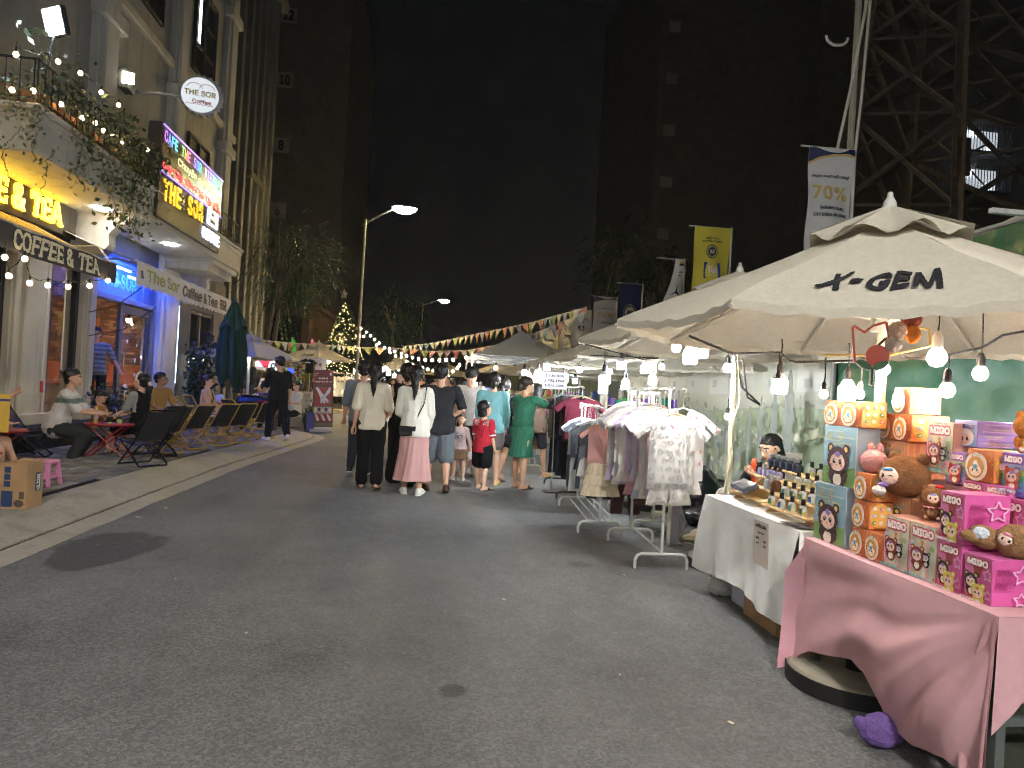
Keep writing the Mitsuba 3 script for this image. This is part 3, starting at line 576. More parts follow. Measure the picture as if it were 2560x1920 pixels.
cloth_banner('banner', 'yellow banner with a round emblem and blue square above the parasols', 4.95, 13.35, 4.77, 3.2, .72, rgb(214, 200, 58), [(tx('ĐỐI TÁC', .36, .03, .5, .87), INK), (tx('CHIẾN LƯỢC', .52, .03, .5, .83), INK)] + badge(.5, .70, .15, .072, rgb(30, 60, 120), rgb(220, 210, 90)) + [(sbox(.28, .36, .74, .56), rgb(36, 72, 160)), (tx('ila', .24, .10, .51, .475), WHITE), (tx('ANH NGỮ', .26, .016, .51, .40, False), WHITE)], bulge=.07)
cloth_banner('banner', 'white banner folded narrow at the top left of the yellow banner', 4.95, 15.3, 4.49, 3.1, .5, rgb(212, 214, 214), [(sbox(.45, .93, 1, .965), GOLD), (sbox(.45, .90, 1, .93), NAVY), (tx('TRƯỜNG', .4, .03, .72, .80), INK), (tx('QUỐC TẾ', .36, .03, .66, .75), INK), (Polygon([(.25, .42), (.85, .42), (.6, .48), (.55, .6), (.5, .48)]), INK), (sbox(.1, .28, .95, .35), GOLD)], taper=.62)
cloth_banner('banner', 'dark navy banner with a round emblem in the row of banners', 4.95, 18.8, 4.44, 3.1, .6, rgb(34, 38, 84), badge(.5, .40, .3, .17, rgb(176, 170, 120), NAVY))
cloth_banner('banner', 'pale banner behind the end of the bunting lines', 4.95, 21.9, 4.47, 3.0, .72, rgb(206, 208, 206), swoosh + [(tx('HỌC PHÍ HỖ TRỢ', .8, .03, .5, .76), INK), (tx('70%', .7, .10, .5, .62), GOLD), (tx('CƯ DÂN BCONS', .7, .03, .5, .45), INK)])
cloth_banner('banner', 'pale banner half hidden left of the one behind the bunting', 4.6, 23.4, 4.19, 3.0, .6, rgb(206, 208, 206), [(tx('TRƯỜNG', .5, .04, .6, .75), INK), (blob(.5, .5, .2, .08), INK)])
for i, (x, y, zt, w, c) in enumerate(((4.95, 27.7, 4.1, .8, (206, 208, 206)), (4.5, 29.5, 4.0, .7, (206, 208, 206)), (4.95, 31.6, 4.0, .7, (214, 200, 58)), (4.7, 36, 4.0, .8, (214, 200, 58)), (4.4, 38, 3.8, .7, (206, 208, 206)))):
    cloth_banner('banner', ['first', 'second', 'third', 'fourth', 'farthest'][i] + ' of the small far banners above the distant parasols', x, y, zt, 2.9, w, rgb(*c), [(tx('70%', .6, .1, .5, .6), INK)] if i < 2 else [(sbox(.3, .2, .7, .3), NAVY)])
k = thing('lamp_pole', 'tall grey pole with two slack cables above the white 70% banner', 'pole')
put(k, 'pole', M().add(rod([5.66, 9.4, 0], [5.72, 9.4, 9.5], .05, .04, 12), rgb(160, 156, 140), .5), 'worn')
put(k, 'cable', M().add(tube([[5.45, 9.35, 4.9], [5.6, 9.33, 5.8], [5.78, 9.35, 7.0], [5.86, 9.35, 9.0]], .022), rgb(206, 202, 186)))
put(k, 'cable', M().add(tube([[5.72, 9.33, 4.9], [5.78, 9.33, 5.8], [5.84, 9.35, 7.0], [5.92, 9.35, 9.0]], .020), rgb(206, 202, 186)))
put(k, 'cable', M().add(tube([[5.35 + .16 * math.cos(a), 9.3, 6.55 + .12 * math.sin(a)] for a in np.linspace(PI, 2 * PI, 10)], .02), rgb(206, 202, 186)))

# ================================================================== street lamps (two ahead; the pair behind the viewer lights the foreground)
def street_lamp(label, x, y, h, arm, z_arm, rad, size=.30, w=3., col=SODIUM, group=None, bowl=1.):
    k = thing('street_lamp', label, 'street lamp', group)
    put(k, 'pole', M().add(rod([x, y, 0], [x + .0, y, h], .075, .045, 12), rgb(124, 126, 130), .4), 'paint')
    a = np.array([x - .12 * arm[0] - .0, y - .12 * arm[1], h - .25]); e = np.array([x + arm[0], y + arm[1], z_arm])
    put(k, 'arm', M().add(tube([a, (a + e) / 2 + [0, 0, .04], e], [.03, .028, .024]), rgb(124, 126, 130), .4))
    d = np.array([arm[0], arm[1], 0.]); d /= np.linalg.norm(d); an = math.atan2(d[1], d[0])
    put(k, 'head', M().add(box(e + d * .25 + [0, 0, .035], [.62, .24, .09], an), rgb(110, 112, 116), .4))
    put(k, 'lens', M().add(mv(lathe([(0, -.24 * bowl), (.45, -.21 * bowl), (.8, -.12 * bowl), (.95, 0)], 16), e + d * .27 + [0, 0, -.012], s=(size, size * .62, 1)), WHITE), emit=col * rad, w=w); return k
street_lamp('tall street lamp with a bright yellow head over the middle of the street', -2.79, 27, 7.45, (1.15, 0), 8.02, 260, .5, 3)
street_lamp('distant street lamp with a small warm head farther down the street', -.85, 48, 6.9, (1.15, 0), 7.2, 160, .4, 1)
street_lamp('street lamp behind the viewer at the left kerb', -2.6, -9.0, 8.2, (2.2, .6), 8.7, 700, .42, 7, np.array([1, .97, .92]), bowl=.06)

# ================================================================== parasols
CAN = rgb(186, 179, 160)
def parasol(label, x, y, zh, za, R, ph, col=CAN, text='X-GEM', detail=True, pole=True, vent=True, group='cream market parasols', n=8, txp=(7, 1), under=.8):
    k = thing('market_parasol', label, 'parasol', group); m = M()
    C = [np.array([x + R * math.cos(ph - i * 2 * PI / n), y + R * math.sin(ph - i * 2 * PI / n), zh]) for i in range(n)]; ap = np.array([x, y, za])
    def panel(i, s0=0.0, s1=1.0):
        a, b = C[i], C[(i + 1) % n]
        def f(u, v):
            s = s0 + (s1 - s0) * v
            e = a * (1 - u[:, None]) + b * u[:, None]; q = ap + (e - ap) * s[:, None]
            w = 4 * u * (1 - u)
            q[:, 2] += -.045 * w * s * (1 - .35 * s) - .01 * np.sin(s * 5); q[:, :2] += (np.array([x, y]) - e[:, :2]) * (.05 * w * s ** 3)[:, None]
            q += .008 * np.sin(31 * u + 9 * s + i)[:, None] * s[:, None] * np.array([0, 0, 1.])
            return q
        return f
    for i in range(n):
        m.add(grid(panel(i, .10), 13, 13), col * (1 + .05 * ((i * 37) % 5 - 2) / 2), .8, True)
        f = panel(i); u = np.linspace(0, 1, 13); e = f(u, np.ones(13)); V = np.vstack([e, e - [0, 0, .035]]); j = np.arange(12)
        m.add((V, np.vstack([np.stack([j, j + 1, j + 14], 1), np.stack([j, j + 14, j + 13], 1)])), col * .95, .8, True)
    put(k, 'canopy', m, 'cloth')
    if vent:
        m = M()
        for i in range(n):
            a, b = C[i], C[(i + 1) % n]
            def f(u, v, a=a, b=b, i=i):
                e = a * (1 - u[:, None]) + b * u[:, None]; s = .02 + .27 * v; q = ap + [0, 0, .055] + (e - ap) * s[:, None]; q[:, 2] += (-.03 * 4 * u * (1 - u) + .02 * np.sin(9 * u + i)) * v
                return q
            m.add(grid(f, 7, 5), col * 1.02, .8, True)
        put(k, 'vent_cap', m, 'cloth'); put(k, 'finial', M().add(lathe([(.0, .085), (.012, .08), (.016, .055), (.03, .03), (.034, 0)][::-1], 12, ap + [0, 0, .035]), rgb(196, 194, 186), .4))
    if text:
        m = M()
        for i in txp:
            f = panel(i); sh = affinity.skew(text2d(text, 1, True), 18, 0); sh = affinity.scale(fit(sh, .54, .15, .5, .79).segmentize(.03), -1, -1, origin=(.5, .79))
            v_, f_ = ext(sh, .004); tr = trimesh.Trimesh(v_, f_)
            q = f(v_[:, 0], v_[:, 1]); nn = np.cross(C[(i + 1) % n] - C[i], ap - C[i]); nn /= np.linalg.norm(nn); nn *= np.sign(nn[2])
            m.add((q + nn * (.009 + v_[:, 2:3]), f_), rgb(40, 40, 44), .7, False)
            m.add((q - nn * (.007 + v_[:, 2:3]), f_), col * under, .8, False)
        put(k, 'lettering', m)
    if detail:
        hub = np.array([x, y, zh + .06])
        for i in range(n):
            e = C[i] - [0, 0, .015]; t0 = ap - [0, 0, .06]
            put(k, 'rib', M().add(tube([t0, t0 * .0 + (t0 + e) / 2 - [0, 0, .02], e], .011, 6), rgb(186, 180, 166), .4))
            put(k, 'strut', M().add(rod(hub, t0 + (e - t0) * .52 - [0, 0, .025], .011, n=6), rgb(180, 174, 160), .4))
        put(k, 'hub', M().add(lathe([(.03, -.05), (.06, -.05), (.065, .03), (.03, .06)], 14, hub), rgb(196, 192, 180), .4))
    if pole: put(k, 'pole', M().add(rod([x, y, .05], [x, y, za], .026, n=14), rgb(206, 196, 166), .35))
    return k
def base_disc(label, x, y, r=.32, group='round concrete parasol feet'):
    k = thing('parasol_base', label, 'parasol base', group)
    put(k, 'disc', M().add(lathe([(0, .012), (r, .012), (r, .075), (r - .012, .088), (0, .088)], 40, (x, y, 0)), rgb(138, 129, 112), .8), 'worn')
    put(k, 'rim', M().add(lathe([(r + .004, .004), (r + .008, .004), (r + .008, .078), (r + .002, .078)], 40, (x, y, 0)), rgb(24, 24, 24), .6))
    put(k, 'socket', M().add(lathe([(.05, .088), (.045, .30), (.032, .30)], 16, (x, y, 0)), rgb(26, 26, 26), .5))
parasol('nearest cream parasol with X-GEM lettering over the toy stall', 2.21, 3.28, 1.75, 2.34, 1.31, -2.57)
parasol('second cream parasol, over the white clothes rack', 2.50, 5.65, 1.83, 2.42, 1.31, -2.57)
parasol('third cream parasol, its X-GEM panel over the far clothes racks', 2.75, 8.55, 1.80, 2.36, 1.36, -2.57)
parasol('fourth cream parasol, beyond the price sign', 2.95, 11.7, 1.80, 2.40, 1.40, -2.57)
parasol('fifth cream parasol, low between the fourth one and the white gazebo', 2.75, 14.6, 1.74, 2.28, 1.36, -2.5, text='')
parasol('farthest right parasol, past the gazebo', 2.7, 21.5, 1.9, 2.5, 1.4, -2.5, text='', detail=False)
base_disc('round parasol foot under the pink draped table', 2.17, 3.30); base_disc('round parasol foot at the far corner of the white draped table', 2.52, 5.65); base_disc('round parasol foot behind the electric fan', 2.78, 8.55); base_disc('round parasol foot among the far racks', 2.95, 11.7)
parasol('pale parasol with a white pole beside the folded green umbrella', -4.58, 18.5, 1.84, 2.38, 1.25, -2.0, group='cream parasols of the far left stalls', txp=(7,), pole=True)
parasol('tan parasol with one orange lit side left of the christmas tree', -3.45, 22, 1.98, 2.45, 1.05, -2.2, group='cream parasols of the far left stalls', txp=(7,))
parasol('orange tinted parasol behind the walkers', -1.5, 34, 2.05, 2.6, 1.45, -2.2, text='', detail=False, group='cream parasols of the far left stalls')
parasol('small far parasol behind the man in the white tee', .9, 40, 2.0, 2.6, 1.5, -2.2, text='', detail=False, group='cream parasols of the far left stalls')
# white gazebo
k = thing('gazebo_tent', 'white peaked gazebo tent beyond the row of parasols', 'tent'); gx0, gx1, gy0, gy1, gz = .95, 3.6, 17.0, 19.8, 2.2; ap = np.array([(gx0 + gx1) / 2, (gy0 + gy1) / 2, 2.95])
cs = [np.array([a, b, gz]) for a, b in ((gx0, gy0), (gx1, gy0), (gx1, gy1), (gx0, gy1))]; m = M()
for i in range(4):
    a, b = cs[i], cs[(i + 1) % 4]
    m.add(grid(lambda u, v: ap + ((a * (1 - u[:, None]) + b * u[:, None]) - ap) * v[:, None] - np.array([0, 0, .06]) * (4 * v * (1 - v))[:, None], 8, 8), rgb(210, 214, 212), .6, True)
    m.add(quad(a, b, b - [0, 0, .14], a - [0, 0, .14]), rgb(204, 208, 206))
put(k, 'canopy', m, 'cloth')
for a, b in ((gx0, gy0), (gx1, gy0), (gx1, gy1), (gx0, gy1)): put(k, 'leg', M().add(rod([a, b, 0], [a, b, gz], .025), rgb(205, 205, 205), .4))
put(k, 'rail', M().add(tube([*[c - [0, 0, .05] for c in cs], cs[0] - [0, 0, .05]], .016, 6), rgb(205, 205, 205), .4))
# small lights climbing the gazebo leg
k = thing('string_lights', 'small white lights climbing the front leg of the gazebo', 'string lights')
put(k, 'cable', M().add(rod([1.0, 16.96, .6], [1.02, 16.96, 2.15], .006, n=5), BLACK))
for z in (1.42, 1.56, 1.7, 1.85, 2.0, 2.1): put(k, 'bulb', M().add(ball((1.04 + .07 * math.sin(z * 20), 16.93, z), .022, 1), WHITE), emit=np.array([1, .86, .62]) * 14, w=.15)

# ================================================================== string lights and bunting over the street
def festoon(label, pts, rad, r=.033, col=WARM, drop=.05, w=.25, cable=True, sock=True):
    k = thing('string_lights', label, 'string lights'); P_ = np.array(pts)
    c = [P_[0] + [0, 0, drop + .1]]
    for a, b in zip(P_[:-1], P_[1:]): c += [a + [0, 0, drop + .03], (a + b) / 2 + [0, 0, drop - .01]]
    c.append(P_[-1] + [0, 0, drop + .03]); put(k, 'cable', M().add(tube(c, .006, 5), BLACK))
    if sock:
        m = M()
        for p in P_: m.add(rod(p + [0, 0, r * .8], p + [0, 0, drop + .04], r * .42, r * .36, 7), BLACK)
        put(k, 'socket', m, kind='stuff')
    for p in P_: put(k, 'bulb', M().add(lathe([(0, -r), (r * .6, -r * .8), (r, 0), (r * .75, r * .65), (r * .4, r)], 10, p), WHITE), emit=col * rad, w=w)
    return k
s1 = [(-2.73, 27, 3.37), (-2.47, 26.4, 3.19), (-2.26, 25.8, 3.03), (-2.06, 25.2, 2.88), (-1.85, 24.6, 2.72), (-1.62, 24, 2.54), (-1.41, 23.4, 2.49), (-1.21, 22.8, 2.39), (-.97, 22.2, 2.3), (-.79, 21.6, 2.22), (-.59, 21, 2.16), (-.4, 20.4, 2.11), (-.2, 19.8, 2.07), (-.01, 19.2, 2.05), (.18, 18.6, 2.04), (.34, 18, 2.04), (.5, 17.4, 2.03), (.8, 16.9, 2.08)]
s2 = [(-2.61, 27, 3.07), (-2.1, 26.7, 2.76), (-1.57, 26.4, 2.51), (-1.33, 25.8, 2.36), (-1.1, 25.2, 2.31), (-.87, 24.6, 2.14), (-.66, 24, 2.04), (-.47, 23.4, 1.97), (-.3, 22.8, 1.92), (-.13, 22.2, 1.87), (.04, 21.6, 1.83), (.18, 21, 1.81), (.38, 20.4, 1.8), (.58, 19.8, 1.8), (.68, 19.2, 1.88), (.71, 18.6, 1.94)]
festoon('upper string of warm bulbs from the street lamp pole to the gazebo', s1, 34, .043); festoon('lower string of warm bulbs sagging behind the walkers', s2, 34, .043)
PEN = [(196, 108, 102), (206, 200, 192), (158, 174, 100), (130, 162, 172), (200, 142, 110), (190, 138, 150), (124, 106, 132), (202, 196, 166), (206, 202, 196)]
def bunting(label, pts, n, seed):
    k = thing('bunting_line', label, 'bunting'); P_ = np.array(pts, float); s = np.r_[0, np.cumsum(np.linalg.norm(np.diff(P_, axis=0), axis=1))]
    at = lambda t: np.array([np.interp(t * s[-1], s, P_[:, i]) for i in range(3)]); r = np.random.default_rng(seed)
    put(k, 'cord', M().add(tube([at(t) for t in np.linspace(0, 1, 40)], .010, 5), rgb(214, 210, 200)))
    for i in range(n):
        a, b = at((i + .04) / n), at((i + .96) / n); h = np.linalg.norm(b - a) * .62; mid = (a + b) / 2 - [0, 0, h] + np.array([r.normal() * .06, r.normal() * .06, 0])
        put(k, 'pennant', M().add(grid(lambda u, v: (a * (1 - u[:, None]) + b * u[:, None]) * (1 - v[:, None]) + mid * v[:, None] + np.column_stack([.03 * np.sin(u * 6 + i) * v, .03 * np.sin(u * 5 + i) * v, 0 * u]), 4, 4), rgb(*PEN[r.integers(9)]), .7, True))
bunting('upper bunting line from the banners to the left over the street', [(3.03, 14, 3.12), (2.85, 17, 3.22), (2.76, 20, 3.33), (1.9, 23, 3.28), (1.06, 26, 3.23), (-.1, 28.5, 3.06), (-1.32, 31, 3.02)], 34, 1)
bunting('lower bunting line crossing the whole street below the lights', [(3.0, 14, 3.02), (2.5, 18, 2.83), (1.9, 21, 2.7), (1.16, 24, 2.63), (-.1, 26, 2.62), (-1.31, 27, 2.71), (-2.7, 27, 2.66)], 32, 2)
bunting('bunting line above the far left stalls', [(-2.7, 27, 2.66), (-3.59, 24, 2.52), (-4.2, 22, 2.42), (-4.73, 20, 2.35)], 17, 3)
for i, (x, zt, c, l) in enumerate(((-6.71, 2.87, (222, 74, 40), 'red orange feather flag above the far left stalls'), (-5.80, 3.05, (70, 200, 84), 'bright green feather flag above the far left stalls'), (-5.0, 3.03, (226, 130, 170), 'pink feather flag above the far left stalls'))):
    k = thing('feather_flag', l, 'flag')
    put(k, 'pole', M().add(rod([x, 30, 0], [x, 30, zt], .014), STEEL))
    s = Polygon([(0, -1.0), (.32, -.9), (.24, -.3), (.05, .0), (0, 0)]); v_, f_ = ext(s.segmentize(.1), .004)
    put(k, 'sheet', M().add((np.column_stack([x + v_[:, 0], 30 + .06 * np.sin(v_[:, 1] * 7), zt + v_[:, 1]]), f_), rgb(*c), .6, False), 'cloth')
# christmas tree of lights
k = thing('christmas_tree', 'tall cone shaped christmas tree covered in warm fairy lights at the end of the street', 'christmas tree'); cx, cy = -5.55, 45
r_ = np.random.default_rng(31)
t = r_.random(2600) ** .6; a = r_.uniform(0, 2 * PI, 2600); rad = 1.75 * t + .05; q = np.column_stack([cx + rad * np.cos(a), cy + rad * np.sin(a), 6.3 - 6.0 * t])
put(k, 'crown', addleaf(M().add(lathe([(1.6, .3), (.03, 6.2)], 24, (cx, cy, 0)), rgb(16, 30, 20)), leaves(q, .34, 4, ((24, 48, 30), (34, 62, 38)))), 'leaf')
m = M(); t = r_.random(430) ** .62; a = r_.uniform(PI * .95, PI * 2.05, 430)
for ti, ai in zip(t, a): m.add(ball((cx + (1.85 * ti + .1) * math.cos(ai), cy + (1.85 * ti + .1) * math.sin(ai), 6.25 - 5.6 * ti), .018 + .014 * r_.random(), 1), WHITE)
put(k, 'fairy_lights', m, emit=np.array([1, .72, .28]) * 2.0, w=.6, kind='stuff')
st = Polygon([((.28 if i % 2 == 0 else .12) * math.sin(i * PI / 5), (.28 if i % 2 == 0 else .12) * math.cos(i * PI / 5)) for i in range(10)]); v_, f_ = ext(st, .06)
put(k, 'star', M().add((np.column_stack([cx - .15 + v_[:, 0], cy + v_[:, 2], 6.75 + v_[:, 1] * 1.3]), f_), WHITE), emit=np.array([.45, .25, 1.]) * 3, w=.1, label='purple lit star')
# two strings of lamps across the street behind the viewer, part of the same market
for i, (yy, zz) in enumerate(((-1.2, 3.6), (-4.2, 3.8))):
    t = np.linspace(0, 1, 9); festoon(('nearer', 'farther')[i] + ' string of large lamps across the street behind the viewer', [(-4.2 + 7.6 * q, yy + .2 * math.sin(5 * q), zz - .9 * q * (1 - q)) for q in t], 62, .075, np.array([1, .97, .94]), .08, 1.3)
# ================================================================== people
MF = m3.Manifold
_S = {n: MF.sphere(1., n) for n in (8, 10, 12, 14, 16)}
def ell(c, r, n=12):
    r = np.broadcast_to(np.asarray(r, float), (3,)); return _S[n].scale([float(x) for x in r]).translate([float(x) for x in c])
def hull(*ms): return MF.batch_hull(list(ms))
def bone(a, ra, b, rb, n=12): return hull(ell(a, ra, n), ell(b, rb, n))
def union(ms): return MF.batch_boolean(ms, m3.OpType.Add)
def organic(man, edge, it=8):
    man = man.refine_to_length(edge); v, f = tm(man)
    t = trimesh.Trimesh(v, f, process=True); trimesh.smoothing.filter_taubin(t, lamb=.55, nu=.56, iterations=it)
    return np.array(t.vertices), np.array(t.faces)
SKIN = dict(light=rgb(226, 178, 146), mid=rgb(206, 154, 120), tan=rgb(176, 124, 94))
HAIR = rgb(20, 17, 16)
def unit(v): v = np.asarray(v, float); return v / np.linalg.norm(v)

def person(label, pos, yaw, h, female=False, lean=0., side=0., legs=((0, 0, 0), (0, 0, 0)), arms=((.1, .12, .2, 0), (-.1, .12, .2, 0)), head=(0, 0), skin='mid', hair='short', top=None, bottom=None, shoes=None, stout=1., face=False,
           extras=None, group=None, child=False, seat=None, edge=None, haircol=HAIR, label_parts=None):
    """yaw 0 looks along +y (away from the viewer), turning left for positive.  legs: per side (left, right) hip pitch, outward angle, knee bend;
    arms: shoulder pitch, outward angle, elbow bend, inward turn of the forearm.  seat: height of the hips' underside when sitting."""
    k = thing('person', label, 'person', group); e = edge or .022 * h / 1.6
    sk = SKIN[skin] if isinstance(skin, str) else skin
    q = lambda *a: np.array(a, float) * h
    sw = (.098 if female else .112) * (1.0 if not child else .9); hw = .052; st = stout
    hs = 1.18 if child else 1.0                                     # children have larger heads
    up = np.array([math.sin(side), math.sin(lean) * math.cos(side), math.cos(lean) * math.cos(side)])
    pel = np.zeros(3); waist = pel + up * .085 * h; chest = pel + up * .20 * h; shc = pel + up * .285 * h
    neck = pel + up * .325 * h; hp, hy = head[1], head[0]
    nup = unit(up * .45 + np.array([math.sin(side) * .5, math.sin(lean * .35 + hp * .5), 1.])); hc = neck + nup * .085 * h * hs
    J = {'pel': pel, 'waist': waist, 'chest': chest, 'neck': neck, 'head': hc}
    rt = np.array([1., 0, 0])
    # limbs
    LEG, ARM = [], []
    tl, sl = (.245, .235) if not child else (.22, .21)
    for i, s in enumerate((-1, 1)):
        a, b, kn = legs[i]; hip = pel + np.array([s * hw * h, 0, -.015 * h])
        d1 = np.array([s * math.sin(b) * math.cos(a) if abs(a) < 1 else s * math.sin(b), math.sin(a), -math.cos(a) * math.cos(b)]); d1 = unit(d1)
        knee = hip + d1 * tl * h; a2 = a - kn
        d2 = unit([s * math.sin(b) * .35, math.sin(a2), -math.cos(a2)]); ank = knee + d2 * sl * h
        fd = unit([s * .18 * (1 if abs(a2) < .5 else .3), 1, 0]) if a2 > -.45 else unit([s * .1, math.cos(a2 + .2), math.sin(a2 + .2) * .9])
        toe = ank + fd * .105 * h + np.array([0, 0, -.022 * h]); heel = ank - fd * .028 * h + np.array([0, 0, -.028 * h])
        LEG.append((hip, knee, ank, toe, heel))
    for i, s in enumerate((-1, 1)):
        a, b, el, inn = arms[i]; sh = shc + np.array([s * sw * h * st, 0, 0]) - up * .005 * h
        d1 = unit([s * math.sin(b), math.sin(a) * math.cos(b), -math.cos(a) * math.cos(b)]); elb = sh + d1 * .168 * h
        a2 = a + el; d2 = unit([s * math.sin(b * .6 - inn), math.sin(a2) * math.cos(b * .6 - inn), -math.cos(a2) * math.cos(b * .6 - inn)]); wr = elb + d2 * .142 * h
        ARM.append((sh, elb, wr, d2))
    low = min(min(l[3][2], l[4][2]) for l in LEG) - .012 * h
    z0 = -low if seat is None else seat + .07 * h
    if seat is not None:
        dz = -z0 - low
    c, sn = math.cos(yaw), math.sin(yaw)
    def world(v): return np.column_stack([pos[0] + v[:, 0] * c - v[:, 1] * sn, pos[1] + v[:, 0] * sn + v[:, 1] * c, pos[2] + z0 + v[:, 2]])
    def wp(m): v, f = tm(m); return world(v), f
    J['world'] = world
    r = lambda x: x * h
    # ---- skin: head, neck, torso, arms with hands, legs with feet, one surface
    fw = unit([math.sin(-hy), math.cos(hy), 0]); fr = np.array([math.cos(hy), math.sin(hy), 0]); fw = unit(fw * math.cos(hp) + np.array([0, 0, math.sin(hp)])); fu = np.cross(fr, fw)
    H = lambda x, y, z: hc + (fr * x + fw * y + fu * z) * h * hs
    hd = [hull(ell(H(0, -.010, .018), r(.060 * hs)), ell(H(0, .012, .012), r(.052 * hs)), ell(H(0, .026, -.030), r(.036 * hs)), ell(H(0, .034, -.052), r(.019 * hs)))]
    hd.append(hull(ell(H(0, .060, -.004), r(.0055 * hs), 8), ell(H(-.007, .066, -.024), r(.006 * hs), 8), ell(H(.007, .066, -.024), r(.006 * hs), 8), ell(H(0, .074, -.022), r(.0055 * hs), 8)))
    hd += [hull(ell(H(s * .054, -.002, .004), (r(.006), r(.012), r(.016)), 8), ell(H(s * .058, -.008, -.008), r(.006), 8)) for s in (-1, 1)]
    hd.append(bone(neck - up * .03 * h, r(.034 * (.86 if female else 1)), H(0, -.008, -.04), r(.033 * (.86 if female else 1))))
    tor = [hull(ell(pel, (r(.083 * st), r(.062 * st), r(.06))), ell(waist, (r((.070 if female else .078) * st), r(.054 * st), r(.05)))),
           hull(ell(waist, (r((.070 if female else .078) * st), r(.054 * st), r(.05))), ell(chest, (r((.080 if female else .092) * st), r(.060 * st), r(.055)))),
           hull(ell(chest, (r((.080 if female else .092) * st), r(.060 * st), r(.055))), ell(shc + [-sw * h * .80 * st, 0, 0], r(.032)), ell(shc + [sw * h * .80 * st, 0, 0], r(.032)), ell(neck - up * .03 * h, r(.030)))]
    if female: tor += [ell(chest + np.array([s * .036 * h, .045 * h, -.012 * h]), r(.036)) for s in (-1, 1)]
    limbs = []
    for i, s in enumerate((-1, 1)):
        sh, elb, wr, d2 = ARM[i]; t_ = .9 if female else 1.
        limbs += [bone(sh, r(.031 * t_), elb, r(.0235 * t_)), bone(elb, r(.0235 * t_), wr, r(.0155 * t_))]
        fwd = d2; lat = unit(np.cross(fwd, [s * .3, 1, .2])) if abs(fwd[1]) < .9 else np.array([1., 0, 0]); nrm = np.cross(lat, fwd)
        palm = wr + fwd * .030 * h; limbs.append(hull(ell(wr, r(.0135), 8), ell(palm + lat * .014 * h, r(.009), 8), ell(palm - lat * .014 * h, r(.009), 8)))
        inw = nrm if nrm @ np.array([-s, .3, 0]) > 0 else -nrm
        for f_, (o, l) in enumerate(((-.017, .036), (-.006, .042), (.006, .040), (.016, .031))):
            p0 = palm + lat * o * h + fwd * .006 * h; p1 = p0 + unit(fwd + inw * .25) * l * .5 * h; p2 = p1 + unit(fwd + inw * .9) * l * .5 * h
            limbs += [bone(p0, r(.0056), p1, r(.0052), 8), bone(p1, r(.0052), p2, r(.0044), 8)]
        th = wr + fwd * .012 * h + np.array([0, .012 * h, 0]); limbs.append(bone(th, r(.007), th + unit(fwd + np.array([-s * .3, .9, 0])) * .034 * h, r(.0052), 8))
    for i, s in enumerate((-1, 1)):
        hip, kn, an, toe, heel = LEG[i]
        calf = kn * .70 + an * .30 + np.array([0, -.010 * h, 0])
        limbs += [bone(hip, r(.054 * st), kn, r(.033)), hull(ell(kn, r(.033)), ell(calf, r(.033))), bone(calf, r(.033), an, r(.018)), hull(ell(an, r(.018), 8), ell(heel, r(.016), 8), ell(toe, (r(.022), r(.026), r(.010)), 8), ell((toe + an) / 2, r(.016), 8))]
    put(k, 'body', M().add(wp(organic(union(hd + tor + limbs), e, 6)), sk, .5, True), 'paint')
    # ---- clothes
    if top:
        gr = top.get('loose', .012) * h; sl_ = top.get('sleeve', .5); hem = top.get('hem', -.02); ms = []
        infl = lambda c, a, g=0: ell(c, tuple(x + gr + g for x in a))
        P0, P1, P2 = (r(.083 * st), r(.062 * st), r(.06)), (r((.070 if female else .078) * st) + gr * .4, r(.054 * st) + gr * .4, r(.05)), (r((.080 if female else .092) * st), r(.060 * st), r(.055))
        ms.append(hull(infl(pel + np.array([0, 0, min(0, hem + .02) * h]), P0, top.get('flare', .024) * h), infl(waist + up * -.02 * h, P1, top.get('flare', .024) * .66 * h), infl(waist, P1, .006 * h))); ms.append(hull(infl(waist, P1), infl(chest, P2)))
        ms.append(hull(infl(chest, P2), ell(shc + [-sw * h * .86 * st, 0, 0], r(.036)), ell(shc + [sw * h * .86 * st, 0, 0], r(.036)), ell(neck - up * .045 * h, r(.036))))
        if female: ms += [ell(chest + np.array([s * .034 * h, .047 * h, -.012 * h]), r(.038)) for s in (-1, 1)]
        if seat is None: ms = [union(ms).trim_by_plane([0., 0., 1.], float(pel[2] + hem * h))]
        for sh, elb, wr, d2 in ARM:
            if sl_ <= 0: continue
            t_ = min(sl_, 1.) if sl_ <= 1 else 1.
            if sl_ <= 1: end = sh * (1 - t_) + elb * t_; ms.append(bone(sh, r(.037) + gr * .5, end, r(.036 - .008 * t_) + gr * (.6 + top.get('puff', 0))))
            else: ms += [bone(sh, r(.037) + gr * .5, elb, r(.029) + gr * .6), bone(elb, r(.029) + gr * .6, elb * (2 - sl_) + wr * (sl_ - 1), r(.021) + gr * .6)]
        u = union(ms)
        v, f = organic(u, e * .9, 6)
        fold = meshkit.fbm(v * np.array([26, 26, 14]) / h * .9 + 3.1 * len(label), 3) - .5
        v = v + vnorm(v, f) * (fold * .014 * h * top.get('folds', 1.))[:, None]
        if top.get('pattern'):
            ce = v[f].mean(1); put(k, 'top', M().addf((world(v), f), np.array([top['pattern'](p / h, p_) for p, p_ in zip(ce, ce)]), .85), 'cloth')
        else: put(k, 'top', M().add((world(v), f), top['col'], .85, True), 'cloth')
